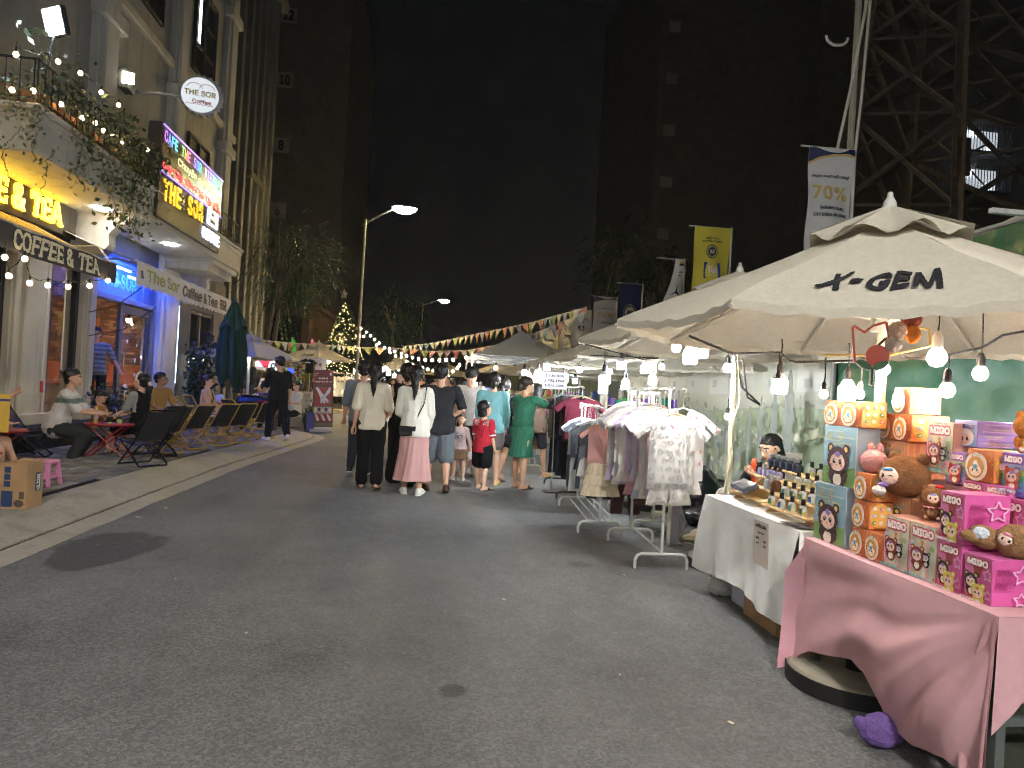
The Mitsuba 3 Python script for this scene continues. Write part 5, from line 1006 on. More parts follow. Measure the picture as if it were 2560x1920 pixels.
put(k, 'crank_rod', M().add(rod([-4.98, 9.75, 1.15], [-4.95, 9.72, 2.66], .010), rgb(190, 188, 180)).add(rod([-4.98, 9.75, 1.15], [-4.98, 9.76, 1.0], .02), rgb(180, 50, 40)))
put(k, 'crank_rod', M().add(rod([-4.95, 10.15, 1.3], [-4.93, 10.1, 2.66], .010), rgb(190, 188, 180)).add(tube([[-4.95, 10.15, 1.3], [-4.93, 10.2, 1.2], [-4.9, 10.45, 1.12]], .012), rgb(60, 30, 28)))
k = thing('awning', 'white scalloped awning reading The Sor Coffee & Tea', 'awning')
put(k, 'top', M().add(grid(lambda u, v: np.column_stack([-5.95 + 1.15 * v, 11.9 + 5.35 * u, 3.52 - .41 * v - .03 * np.sin(PI * v)]), 40, 7), rgb(196, 194, 190), .7, True), 'cloth')
vf = val(11.92, 17.25, 2.74, 3.10, -4.78)
def sc(u, v):
    q = vf(u, v); q[:, 2] -= (1 - v) * .045 * (np.abs(np.sin(u * PI * 22)) - .3); return q
put(k, 'valance', M().add(grid(sc, 200, 5), rgb(206, 202, 206), .8, True), 'cloth')
m = M()
def von(sh, y0, y1, z0, z1, c, dx=.006):
    s = fit(sh, y1 - y0, z1 - z0, (y0 + y1) / 2, (z0 + z1) / 2).segmentize(.06); v, f = ext(s, .003); q = vf((v[:, 0] - 11.92) / 5.33, (v[:, 1] - 2.74) / .36); q[:, 0] += dx + v[:, 2]; m.add((q, f), c, .7, False)
von(text2d('The Sor', 1, True), 12.36, 13.88, 2.83, 3.04, rgb(150, 158, 84)); von(text2d('Coffee & Tea', 1, True), 14.05, 16.2, 2.81, 3.03, rgb(66, 58, 62))
von(affinity.rotate(sbox(0, 0, 1, 2.2), 8), 12.06, 12.18, 2.84, 2.98, rgb(70, 74, 100))
for i in range(9): von(affinity.rotate(blob(0, 0, 1, .6), 40 * i), 16.35 + (i % 3) * .2, 16.55 + (i % 3) * .2, 2.80 + (i // 3) * .08, 2.88 + (i // 3) * .08, rgb(44, 30, 24))
put(k, 'lettering', m); put(k, 'front_bar', M().add(rod([-4.79, 11.9, 3.105], [-4.79, 17.28, 3.105], .018), rgb(190, 190, 188)))
for y in (12.4, 16.9): put(k, 'arm', M().add(tube([[-5.95, y, 3.1], [-5.35, y + .15, 3.2], [-4.82, y, 3.1]], .014), STEEL))
# projecting sign box with the running LED text
k = thing('sign_box', 'large sign box with running LED text above THE SOR COFFEE', 'sign')
put(k, 'case', M().add(bev([-5.02, 12.66, 4.0], [-4.80, 16.2, 5.62], .012), rgb(66, 56, 52), .5))
put(k, 'led_screen', M().add(span([-4.80, 12.72, 4.80], [-4.792, 16.15, 5.58]), rgb(34, 30, 34), .3), label='dark LED screen with three lines of running text')
def sgn(name, sh, y0, y1, z0, z1, col, e, label=None, depth=.02, x=-4.79, w=.25):
    put(k, name, M().add(onwall(fit(sh, y1 - y0, z1 - z0, (y0 + y1) / 2, (z0 + z1) / 2), x, 0, 0, depth), rgb(*col), .4, False), emit=np.asarray(e, float), w=w, label=label)
RB = [(.5, .12, 1.), (.12, .2, 1.), (.05, .5, 1.), (.05, .8, .8), (.05, .9, .4), (.2, .8, .2), (1, .5, .1), (1, .15, .5), (.9, .1, .9), (.4, .1, 1.), (.1, .35, 1.), (.05, .7, .9), (.1, .9, .5), (.9, .8, .6)]
for i, c in enumerate('CAFE THE SOR VIETNAM'):
    if c != ' ': sgn('led_letter', text2d(c, 1, True), 12.78 + i * .166, 12.78 + i * .166 + .135, 5.33, 5.53, (120, 120, 160), np.array(RB[i % 14]) * .55, depth=.004, w=.08)
sgn('led_text', text2d('Chuyên cung cấp sỉ', 1, True), 13.45, 16.1, 5.08, 5.29, (200, 210, 170), np.array([.80, .78, .42]) * .32, 'white line of LED text', .004)
sgn('led_text', text2d('ons City, Khu Phố Tân Hòa', 1, True), 12.76, 16.1, 4.83, 5.04, (220, 60, 70), np.array([1., .03, .07]) * .55, 'red line of LED text', .004)
for z in (4.795, 5.585): sgn('led_border', sbox(0, 0, 1, 1), 12.70, 16.17, z - .012, z + .012, (160, 120, 230), np.array([.42, .26, 1.]) * .5, w=.1)
for i, c in enumerate('THE SOR'):
    if c != ' ': sgn('letter', text2d(c, 1, True), 12.84 + i * .312, 12.84 + i * .312 + .235, 4.33 + .012 * i, 4.70 + .012 * i, (240, 190, 40), np.array([1., .52, .02]) * .36, f'yellow letter {c}', .02, w=.12)
sgn('logo_panel', sbox(0, 0, 1, 1), 15.22, 15.92, 4.46, 4.80, (220, 232, 236), COOL * .32, 'small white lit logo panel', .03)
m = M()
for sh in (blob(15.5, 4.70, .07, .035), Polygon([(15.34, 4.52), (15.72, 4.52), (15.66, 4.57), (15.40, 4.60)]), ring(blob(15.52, 4.63, .12, .05), .012)): m.add(onwall(sh, -4.758, 0, 0, .004), rgb(30, 46, 50), .5, False)
put(k, 'logo', m)
for i, c in enumerate('COFFEE'): sgn('letter', text2d(c, 1, True), 14.98 + i * .195, 14.98 + i * .195 + .165, 4.13, 4.36, (220, 230, 250), np.array([.62, .74, 1.]) * 1.1, f'white glowing letter {c}', .02, w=.15)
k = thing('round_sign', 'round bottle cap shaped sign lettered THE SOR Coffee on the upper wall', 'sign'); R_ = .38; c0 = np.array([-4.72, 14.2, 6.70])
cap = Polygon([((R_ + .018 * math.cos(21 * a)) * math.cos(a), (R_ + .018 * math.cos(21 * a)) * math.sin(a)) for a in np.linspace(0, 2 * PI, 253)[:-1]])
X_, Z_ = unit([1, .25, 0]), [0, 0, 1]
put(k, 'rim', M().add(frame(ext(cap, .12), c0 + [0, .12, 0], X_, Z_), rgb(170, 174, 182), .35, 30), 'metal')
put(k, 'face', M().add(frame(ext(blob(0, 0, R_ * .88, R_ * .88, 48), .01), c0 + [.0, -.003, 0], X_, Z_), rgb(220, 222, 226), .4), emit=COOL * .2, w=.2)
def rs(sh, c): v, f = frame(ext(sh, .004), c0 + [.0, -.016, 0], X_, Z_); return M().add((v, f), rgb(*c), .5, False)
put(k, 'lettering', rs(fit(text2d('THE SOR', 1, True), .56, .11, 0, .03), (176, 150, 40)), label='golden THE SOR lettering'); put(k, 'lettering', rs(fit(text2d('Coffee', 1, True), .34, .08, .04, -.13), (190, 70, 60)), label='red Coffee lettering')
put(k, 'red_arcs', rs(union_all([ring(blob(-.1, .12, .13, .09), .01).intersection(sbox(-1, .12, 1, 1)), ring(blob(.12, .12, .13, .09), .01).intersection(sbox(-1, .12, 1, 1)), sbox(-.25, -.19, .25, -.182)]), (190, 90, 80)))
put(k, 'bracket', M().add(rod([-6, 14.35, 6.7], [-5.05, 14.3, 6.7], .03), STEEL))
k = thing('floodlight', 'square white floodlight glaring at the upper left corner', 'floodlight')
put(k, 'body', M().add(mv(bev([-.17, 0, -.17], [.17, .08, .17], .01), (-4.86, 9.28, 5.58), -.5, .3), DGREY, .4)); put(k, 'lens', M().add(mv(bev([-.15, -.01, -.15], [.15, .005, .15], .004), (-4.86, 9.27, 5.58), -.5, .3), WHITE), emit=np.array([.78, .9, 1.]) * 42, w=2.5)
put(k, 'bracket', M().add(tube([[-4.9, 9.3, 5.03], [-4.9, 9.33, 5.3], [-4.86, 9.36, 5.5]], .014), BLACK))
k = thing('floodlight', 'small warm floodlight on the upper wall right of the glaring white one', 'floodlight')
put(k, 'body', M().add(bev([-5.98, 13.6, 6.48], [-5.8, 13.95, 6.84], .01), DGREY, .4)); put(k, 'lens', M().add(mv(bev([-.10, -.01, -.10], [.10, .005, .10], .004), (-5.79, 13.6, 6.66), .3, .2), WHITE), emit=np.array([1, .88, .62]) * 26, w=1.2)
UP = [(-4.9, 8.61, 4.45), (-4.9, 9.02, 4.61), (-4.9, 9.65, 4.7), (-4.9, 10.2, 4.73), (-4.9, 10.57, 4.8), (-4.9, 10.82, 4.78), (-4.9, 11.12, 4.8), (-4.9, 11.4, 4.81), (-4.9, 12.37, 5.02)]
festoon('warm bulb string along the balcony planters', UP, 10, .032, np.array([1., .72, .36]), w=.3)
festoon('warm bulb string rising to the upper left above the balcony', [(-4.9, 8.64, 4.87), (-4.9, 9.52, 5.19), (-4.9, 10.08, 5.29), (-4.9, 10.68, 5.28), (-4.9, 11.24, 5.32)], 10, .032, np.array([1., .72, .36]), w=.3)
festoon('warm bulb string looped below the dark awning', [(-4.7, 8.31, 2.51), (-4.7, 8.41, 2.32), (-4.7, 8.69, 2.56), (-4.7, 8.82, 2.3), (-4.7, 9.21, 2.33), (-4.7, 9.69, 2.38), (-4.7, 10.25, 2.47), (-4.7, 10.79, 2.62)], 16, .033, np.array([1., .72, .38]), w=.5)
for i, pts in enumerate(([[-5.9, 12.95, 1.9], [-5.4, 13.1, 2.05], [-4.9, 13.2, 2.5]], [[-5.9, 12.9, 2.3], [-5.5, 13.0, 2.45], [-5.1, 13.0, 2.8]])): one('slack_cable', ('slack dark cable in front of the cafe doorway', 'shorter slack cable above the first one by the doorway')[i], 'cable', M().add(tube(pts, .008, 5), BLACK))
# hanging plants on the balcony
VC = ((62, 78, 44), (84, 98, 54), (46, 62, 36), (110, 112, 62))
def vine(label, pts, n, size, seed, cols=VC, spread=.10, group='plants trailing over the balcony edge'):
    k = thing('trailing_plant', label, 'plant', group); r = np.random.default_rng(seed); st, L = M(), []
    for (x, y, z0, z1) in pts:
        t = np.linspace(0, 1, 14); p = np.column_stack([x + .05 * np.sin(t * 5 + x * 9) + .02 * r.normal(size=14), y + .06 * np.sin(t * 4 + y * 7) + .02 * r.normal(size=14), z0 + (z1 - z0) * t])
        st.add(tube(p, .005, 4), rgb(70, 66, 40), .8); i = r.integers(0, 14, n); L.append(p[i] + r.normal(size=(n, 3)) * [spread, spread, .05])
    put(k, 'stems', st); put(k, 'leaves', addleaf(M(), leaves(np.vstack(L), size, seed, cols)), 'leaf', kind='stuff'); return k
r_ = np.random.default_rng(5)
vine('dense trailing plant hanging from the balcony left of the sign box', [(-4.72, yy, 4.75 + .2 * r_.random(), z1) for yy, z1 in ((10.2, 4.1), (10.5, 3.9), (10.8, 3.5), (11.0, 3.4), (11.2, 3.55), (11.4, 3.6), (11.6, 3.45), (11.8, 3.3), (12.0, 3.7), (12.2, 4.0), (10.7, 4.0), (11.5, 4.1), (11.3, 4.0), (11.9, 4.2))], 62, .075, 21)
vine('thin trailing stem hanging from the pale end of the balcony', [(-4.78, 8.9, 4.5, 3.72), (-4.82, 8.98, 4.6, 4.0)], 26, .07, 22, spread=.05)
vine('trailing plant over the near corner of the balcony', [(-4.9, 8.62, 4.6, 4.25), (-5.0, 8.8, 4.6, 4.2), (-5.2, 9.0, 4.55, 4.3)], 40, .06, 23, spread=.08)
vine('trailing plant in the middle of the balcony edge', [(-4.75, yy, 4.7, z1) for yy, z1 in ((9.7, 4.3), (9.9, 3.75), (10.0, 3.8), (10.15, 3.7))], 40, .07, 24)
vine('long bare vine strand crossing the yellow soffit', [(-4.7, 9.0, 3.95, 3.3), (-4.72, 8.35, 4.0, 3.4)], 18, .05, 25, spread=.04)
vine('leafy plants growing upright in the balcony planters', [(-4.95 + .05 * r_.normal(), yy, 4.7, 5.0 + .5 * r_.random()) for yy in np.arange(9.2, 12.6, .2)], 30, .11, 26, cols=((70, 84, 60), (96, 108, 84), (50, 64, 46)), spread=.14)
vine('plants spilling from the balcony behind the round sign', [(-4.9, yy, 4.7, 4.2 + .5 * r_.random()) for yy in np.arange(12.6, 17.5, .35)], 26, .07, 27)
# ================================================================== folded umbrella, furniture of the terrace
k = thing('folded_umbrella', 'closed dark green umbrella standing at the terrace corner', 'umbrella'); x0, y0 = -4.2, 15.5
def fold(u, v):
    a = u * 2 * PI; z = 1.18 + 1.76 * v; pr_ = np.interp(v, [0, .06, .2, .45, .62, .66, .85, 1], [.17, .23, .27, .26, .22, .20, .13, .03]); w = 1 + .20 * np.sin(9 * a + 2.2 * v) * (1 - .5 * v) + .07 * np.sin(21 * a + 5 * v)
    return np.column_stack([x0 + pr_ * w * np.cos(a), y0 + pr_ * w * np.sin(a), z - .10 * (1 - v) ** 3 * np.sin(5 * a)])
put(k, 'canopy', M().add(grid(fold, 121, 40), rgb(34, 62, 56), .8, True), 'cloth')
def flap(u, v):
    a = u * 2 * PI; r = (.07 + .19 * v) * (1 + .16 * np.sin(8 * a + 3)); return np.column_stack([x0 + r * np.cos(a), y0 + r * np.sin(a), 2.86 - .52 * v - .06 * v * np.sin(4 * a)])
put(k, 'vent_flap', M().add(grid(flap, 81, 12), rgb(36, 66, 60), .8, True), 'cloth')
put(k, 'pole', M().add(rod([x0, y0, .1], [x0, y0, 3.0], .024), rgb(70, 74, 76), .4)); put(k, 'base', M().add(lathe([(.26, .115), (.26, .17), (.05, .19), (.04, .4)], 24, (x0, y0, 0)), rgb(40, 40, 42), .6))
def chair_parts(fr, sling, arms=False):
    """Folding sling chair, seat front towards +y, floor at z = 0."""
    P_ = []
    for s in (-1, 1):
        x = .20 * s
        P_.append(('back_tube', M().add(tube([[x, -.36, .70], [x, -.30, .60], [x * 1.04, -.10, .30], [x * 1.08, .14, .05], [x * 1.08, .18, .018]], .0115, 7), fr, .35)))
        P_.append(('leg_tube', M().add(tube([[x * .94, .22, .33], [x * .96, .05, .22], [x, -.18, .06], [x, -.22, .018]], .0115, 7), fr, .35)))
        P_.append(('seat_tube', M().add(tube([[x * .94, .26, .325], [x * .94, -.16, .285]], .0105, 7), fr, .35)))
    P_.append(('top_bar', M().add(tube([[-.20, -.36, .70], [-.17, -.385, .735], [.17, -.385, .735], [.20, -.36, .70]], .0115, 7), fr, .35)))
    P_.append(('front_loop', M().add(tube([[-.216, .18, .018], [-.20, .20, .014], [.20, .20, .014], [.216, .18, .018]], .0115, 7), fr, .35)))
    P_.append(('rear_loop', M().add(tube([[-.20, -.22, .018], [-.18, -.245, .014], [.18, -.245, .014], [.20, -.22, .018]], .0115, 7), fr, .35)))
    P_.append(('cross_bar', M().add(rod([-.19, .25, .325], [.19, .25, .325], .010), fr, .35).add(rod([-.2, -.02, .17], [.2, -.02, .17], .009), fr, .35)))
    P_.append(('back_sling', M().add(grid(lambda u, v: np.column_stack([-.185 + .37 * u, -.12 - .255 * v - .02 * np.sin(PI * u), .33 + .385 * v]), 9, 9), sling, .75, True).add(grid(lambda u, v: np.column_stack([-.185 + .37 * u, -.128 - .255 * v - .02 * np.sin(PI * u), .33 + .385 * v]), 9, 9), sling * 1.1, .75, True)))
    P_.append(('seat_sling', M().add(grid(lambda u, v: np.column_stack([-.18 + .36 * u, -.15 + .40 * v, .292 + .035 * v - .03 * np.sin(PI * v)]), 9, 9), sling, .75, True)))
    return P_
PROTO = {n: [(a, b.shape('paint')) for a, b in chair_parts(*c)] for n, c in dict(black=(rgb(20, 20, 22), rgb(30, 28, 29)), yellow=(rgb(196, 150, 42), rgb(32, 30, 30))).items()}
def chair(kind, label, x, y, yaw, group=None, z=.122, tilt=0):
    k = thing('folding_chair', label, 'chair', group); tw = T().translate([x, y, z]).rotate([0, 0, 1], math.degrees(yaw))
    for n, s in PROTO[kind]: put(k, n, {**s, 'to_world': tw})
YG = 'yellow framed folding chairs along the terrace'
chair('black', 'empty black folding chair with its back to the street, nearest the kerb', -3.70, 9.78, .95)
chair('black', 'black folding chair empty behind the first one, beside the headband woman', -3.95, 10.85, 1.1)
chair('black', 'black folding chair that the man in the striped tee sits on', -5.30, 10.25, -1.3)
chair('black', 'black folding chair with a tall back against the fluted pillar', -5.62, 10.45, -.9)
chair('black', 'black folding chair under the woman with the headband', -4.05, 11.1, 1.25)
for i, (x, y, a) in enumerate(((-4.02, 11.35, 1.15), (-3.92, 12.15, 1.1), (-3.74, 12.95, 1.0), (-3.58, 13.6, .95), (-3.40, 14.85, .8), (-3.95, 15.5, -.6))):
    chair('yellow', ['yellow framed folding chair right behind the empty black one', 'second yellow framed chair in the row along the kerb', 'third yellow framed chair in the row along the kerb', 'fourth yellow framed chair in the row, nearest the walking man', 'yellow framed chair partly hidden by the walking man', 'yellow framed chair seen from the front beside the dark recliner'][i], x, y, a, YG)
chair('yellow', 'yellow framed chair under the young man in peach', -4.75, 15.1, -1.5, YG); chair('yellow', 'yellow framed chair under the man in the ochre polo', -5.15, 13.75, -1.9, YG); chair('yellow', 'empty yellow framed chair by the grey wall behind the young man', -4.95, 16.2, -1.8, YG)
def table(label, x, y, r, h, col, top=None, z=.122):
    k = thing('folding_table', label, 'table'); top = col if top is None else top
    put(k, 'tabletop', M().add(lathe([(0, h - .022), (r - .006, h - .022), (r, h - .012), (r - .004, h), (0, h + .001)], 32, (x, y, z)), top, .3, 30))
    for i in (0, 1):
        a = .4 + i * PI / 2 * 0; s = -1 if i else 1; m = M()
        for o in (-.13, .13): m.add(rod([x - s * r * .8, y + o - .02 * s, z + .012], [x + s * r * .75, y + o, z + h - .025], .010), col, .35)
        m.add(rod([x - s * r * .8, y - .15, z + .012], [x - s * r * .8, y + .13, z + .012], .010), col, .35); put(k, 'leg_frame', m)
    return k
table('red round folding table with drinks between the seated couple', -4.44, 10.5, .31, .47, rgb(172, 26, 38))
table('red folding table at the left edge of the picture', -4.95, 8.75, .33, .47, rgb(172, 26, 38))
table('small pale table between the yellow chairs', -4.35, 14.2, .27, .44, rgb(196, 150, 42), rgb(206, 204, 198)); table('white topped table beside the dark recliner', -4.1, 15.0, .27, .46, rgb(196, 150, 42), rgb(214, 212, 206)); table('pale table in front of the ochre polo man', -4.45, 13.0, .27, .44, rgb(196, 150, 42), rgb(190, 190, 190))
zt = .122 + .471
def drink(name, label, cat, x, y, z, prof, col, liq, straw=None, cap=None):
    k = thing(name, label, cat); put(k, 'cup' if name != 'bottle' else 'body', M().add(lathe(prof, 18, (x, y, z)), col, .08), 'pane' if name != 'bottle' else 'paint')
    h0, h1, r0, r1 = liq[:4]; put(k, 'drink', M().add(lathe([(0, h0), (r0, h0), (r1, h1), (0, h1 + .001)], 18, (x, y, z)), rgb(*liq[4]), .15))
    if straw: put(k, 'straw', M().add(rod([x, y, z + .02], [x - .05, y - .02, z + straw], .004, n=6), rgb(220, 220, 224), .4))
    if cap: put(k, 'cap', M().add(lathe([(0, cap[0]), (.016, cap[0]), (.016, cap[1]), (0, cap[1])], 14, (x, y, z)), rgb(214, 186, 50), .4))
cup = [(.001, 0), (.034, .002), (.046, .14), (.047, .142)]
drink('drink_cup', 'left plastic cup of pale green iced tea on the red table', 'cup', -4.40, 10.40, zt, cup, WHITE, (.004, .10, .033, .042, (186, 196, 120)), .20); drink('drink_cup', 'right plastic cup of pale green iced tea on the red table', 'cup', -4.31, 10.50, zt, cup, WHITE, (.004, .105, .033, .042, (190, 198, 130)), .21)
drink('drink_cup', 'small empty purple tinted glass between the bottle and the cups', 'cup', -4.49, 10.5, zt, [(.001, 0), (.024, .002), (.030, .075)], WHITE, (.002, .012, .022, .023, (120, 100, 160)))
drink('bottle', 'yellow capped tea bottle on the red table', 'bottle', -4.60, 10.45, zt, [(0, 0), (.032, .002), (.033, .12), (.020, .17), (.013, .185), (.013, .20)], rgb(206, 166, 92), (.05, .11, .0337, .0337, (210, 206, 190)), None, (.20, .225))
drink('drink_cup', 'glass on the small table by the ochre polo man', 'cup', -4.45, 13.05, .122 + .441, cup, WHITE, (.004, .06, .033, .038, (170, 180, 190)), .18)
k = thing('menu_stand', 'yellow standing menu board at the left edge', 'sign'); put(k, 'board', M().add(mv(bev([-.12, -.008, 0], [.12, .008, .42], .004), (-4.68, 8.3, .60), .3), rgb(222, 170, 40), .5)); put(k, 'blue_band', M().add(mv(span([-.121, -.010, .34], [.121, .010, .365]), (-4.68, 8.3, .60), .3), rgb(60, 60, 120), .5))
k = thing('red_stool', 'red folding stool at the left edge below the menu board', 'stool'); put(k, 'seat', M().add(lathe([(0, .285), (.20, .285), (.205, .30), (0, .305)], 24, (-4.6, 7.9, .12)), rgb(190, 44, 40), .35))
for i, s in enumerate((-1, 1)): put(k, 'leg', M().add(rod([-4.6 - .15 * s, 7.8, .125], [-4.6 + .15 * s, 7.9, .41], .01), rgb(170, 36, 36), .35).add(rod([-4.6 - .15 * s, 8.0, .125], [-4.6 + .15 * s, 8.0, .41], .01), rgb(170, 36, 36), .35))
k = thing('plastic_stool', 'small pink plastic stool behind the cardboard box', 'stool'); sx, sy = -3.92, 7.80
put(k, 'seat', M().add(bev([sx - .115, sy - .115, .35], [sx + .115, sy + .115, .385], .012), rgb(222, 130, 176), .35, 30))
for a in (-1, 1):
    for b in (-1, 1): put(k, 'leg', M().add(tm(m3.Manifold.hull_points(np.array([[sx + a * (.112 - o), sy + b * (.112 - q_), .35] for o in (0, .045) for q_ in (0, .045)] + [[sx + a * (.135 - o), sy + b * (.135 - q_), .122] for o in (0, .026) for q_ in (0, .026)]))), rgb(222, 130, 176), .35, 30))
put(k, 'stretcher', M().add(bev([sx - .118, sy - .122, .20], [sx + .118, sy - .108, .24], .004), rgb(222, 130, 176), .35).add(bev([sx - .118, sy + .108, .20], [sx + .118, sy + .122, .24], .004), rgb(222, 130, 176), .35).add(bev([sx - .122, sy - .118, .20], [sx - .108, sy + .118, .24], .004), rgb(222, 130, 176), .35).add(bev([sx + .108, sy - .118, .20], [sx + .122, sy + .118, .24], .004), rgb(222, 130, 176), .35))
k = thing('cardboard_box', 'open cardboard carton with blue printing on the pavement at the left edge', 'box'); bx0, bx1, by0, by1 = -3.60, -3.37, 6.47, 6.72; CB = rgb(168, 128, 84)
m = M()
for a, b in (([bx0, by0, .122], [bx1, by0 + .006, .51]), ([bx0, by1 - .006, .122], [bx1, by1, .505]), ([bx0, by0 + .006, .122], [bx0 + .006, by1 - .006, .51]), ([bx1 - .006, by0 + .006, .122], [bx1, by1 - .006, .508]), ([bx0, by0, .122], [bx1, by1, .128])): m.add(span(a, b), CB, .85)
put(k, 'walls', m, 'worn')
put(k, 'flap', M().add(quad([bx0, by1, .506], [bx1, by1, .506], [bx1 - .01, by1 + .12, .50], [bx0 + .01, by1 + .12, .52]), CB * 1.1, .85), 'worn'); put(k, 'flap', M().add(quad([bx0, by0 + .006, .512], [bx0, by1, .512], [bx0 - .12, by1 - .01, .47], [bx0 - .11, by0 + .01, .46]), CB, .85), 'worn')
m = M(); BL = rgb(40, 62, 104)
for z in (.43, .37, .31): m.add(span([bx0 + .045, by0 - .002, z], [bx0 + .095, by0, z + .052]), BL, .7)
m.add(span([bx0 + .03, by0 - .002, .14], [bx0 + .12, by0, .275]), BL, .7).add(frame(ext(blob(0, 0, .04, .032), .002), [bx1 - .06, by0, .17], [1, 0, 0], [0, 0, 1]), rgb(90, 74, 62), .7).add(span([bx1 - .06, by0 - .002, .21], [bx1 - .02, by0, .27]), rgb(90, 74, 62), .7)
m.add(span([bx1, by0 + .13, .26], [bx1 + .002, by0 + .21, .42]), BL, .7)
put(k, 'print', m)
v, f = ext(fit(text2d('ULZZSI', 1, True), .14, .05), .002); put(k, 'lettering', M().add((np.column_stack([bx1 + .0022 + v[:, 2], by0 + .17 - v[:, 1], .34 + v[:, 0]]), f), rgb(220, 216, 206), .7, False), label='white upright lettering on the blue print')
def potted(label, x, y, z0, z1, rad, n, size, seed, cols, pot=(60, 56, 54)):
    k = thing('potted_plant', label, 'plant'); r = np.random.default_rng(seed)
    put(k, 'pot', M().add(lathe([(.001, 0), (.13, 0), (.17, .26), (.15, .27), (.001, .24)], 20, (x, y, z0)), rgb(*pot), .6), 'worn'); st = M(); L = []
    for i in range(14):
        a = r.uniform(0, 2 * PI); t = np.linspace(0, 1, 10)[:, None]; e = np.array([x + rad * math.cos(a) * r.uniform(.3, 1), y + rad * math.sin(a) * r.uniform(.3, 1), z0 + (z1 - z0) * r.uniform(.5, 1)]); p = np.array([x, y, z0 + .22]) * (1 - t) + e * t + np.column_stack([.05 * np.sin(t * 4 + i), .05 * np.cos(t * 4 + i), 0 * t])
        st.add(tube(p, .006, 4), rgb(66, 60, 44)); L.append(p[r.integers(2, 10, n)] + r.normal(size=(n, 3)) * .07)
    put(k, 'stems', st); put(k, 'leaves', addleaf(M(), leaves(np.vstack(L), size, seed + 1, cols)), 'leaf', kind='stuff')
potted('leafy potted plant with bluish flowers behind the small boy', -5.25, 12.4, .12, 1.05, .34, 60, .09, 41, ((30, 46, 40), (40, 58, 52), (70, 80, 150)))
potted('tall dark potted shrub right of the blue lit pillar', -5.45, 17.55, .12, 2.25, .36, 110, .12, 42, ((26, 42, 32), (34, 52, 38), (44, 62, 48)))
potted('low potted plant left of the tall dark shrub', -5.5, 18.4, .12, .9, .3, 50, .1, 43, ((26, 42, 32), (34, 52, 38)))
potted('green plant beside the foot of the henna banner', -3.15, 19.3, .0, .75, .2, 40, .07, 44, ((40, 70, 44), (56, 90, 56)))
k = thing('high_stool', 'dark high backed stool just inside the cafe doorway', 'stool'); put(k, 'backrest', M().add(mv(bev([-.16, -.02, 0], [.16, .02, .24], .015), (-6.55, 13.75, 1.12), .5), rgb(40, 36, 36), .4)); put(k, 'seat', M().add(lathe([(0, .95), (.17, .95), (.17, 1.0), (0, 1.01)], 20, (-6.6, 13.9, 0)), rgb(52, 60, 50), .5))
for a in range(4): put(k, 'leg', M().add(rod([-6.6 + .2 * math.cos(a * PI / 2 + .5), 13.9 + .2 * math.sin(a * PI / 2 + .5), .455], [-6.6 + .1 * math.cos(a * PI / 2 + .5), 13.9 + .1 * math.sin(a * PI / 2 + .5), .96], .012), BLACK, .4))
# ---- far left stall beyond the terrace
k = thing('recliner', 'dark navy padded recliner behind the yellow chairs', 'recliner'); LE = rgb(20, 22, 36)
put(k, 'backrest', M().add(grid(lambda u, v: np.column_stack([-4.42 + 1.0 * u, 16.85 + .25 * v, .55 + .38 * np.sin(PI * np.clip(u * .9 + .08, 0, 1)) ** .35 * (1 - .1 * u) + .03 * np.sin(6 * u) + .02 * v]), 24, 6), LE, .22, True).add(organic(hull(ell([-4.36, 16.95, .62], (.08, .14, .3)), ell([-3.6, 16.95, .84], (.12, .14, .08)), ell([-3.9, 16.95, .6], (.1, .14, .2))), .04, 6), LE, .22, True))
put(k, 'seat', M().add(bev([-4.35, 16.8, .40], [-3.5, 17.35, .56], .04), LE, .25, 40)); put(k, 'frame', M().add(span([-4.3, 16.85, .02], [-4.25, 17.3, .4]), BLACK).add(span([-3.6, 16.85, .02], [-3.55, 17.3, .4]), BLACK))
put(k, 'red_piping', M().add(tube([[-3.95, 16.80, .78], [-3.7, 16.80, .80], [-3.5, 16.82, .84]], .025, 7), rgb(130, 26, 40), .3))
one('plastic_bag', 'white translucent plastic bag hanging left of the dark recliner', 'bag', M().add(mv(organic(hull(ell([0, 0, .05], (.14, .06, .05)), ell([0, 0, .33], (.10, .03, .04)), ell([0, 0, .2], (.15, .07, .1))), .03, 3), (-4.62, 16.3, .55)), rgb(206, 214, 222), .3, True).add(mv(ext(blob(0, 0, .07, .04), .004), (-4.62, 16.225, .72), 0, PI / 2), rgb(206, 120, 90)), 'paint')
one('blue_board', 'upright blue plastic board leaning beside the henna banner', 'board', M().add(mv(bev([-.10, -.02, 0], [.10, .02, .50], .01), (-3.06, 18.85, .0), .3, -.12), rgb(44, 50, 140), .4))
k = thing('roll_up_banner', 'leaning red brown henna art roll up banner with white hands', 'banner'); a0, ex, ey = np.array([-3.02, 18.95, .07]), unit([.5, .03, .02]), unit([-.27, .1, 1.53]); BW, BH = .52, 1.55
def rb(sh, c, i): return frame(ext(sh, .002), a0 + np.cross(ex, ey) * (.002 * i + .003), ex, ey), rgb(*c)
put(k, 'sheet', M().add(frame(ext(sbox(0, 0, BW, BH), .004), a0, ex, ey), rgb(118, 46, 42), .5)); m = M(); i = 0
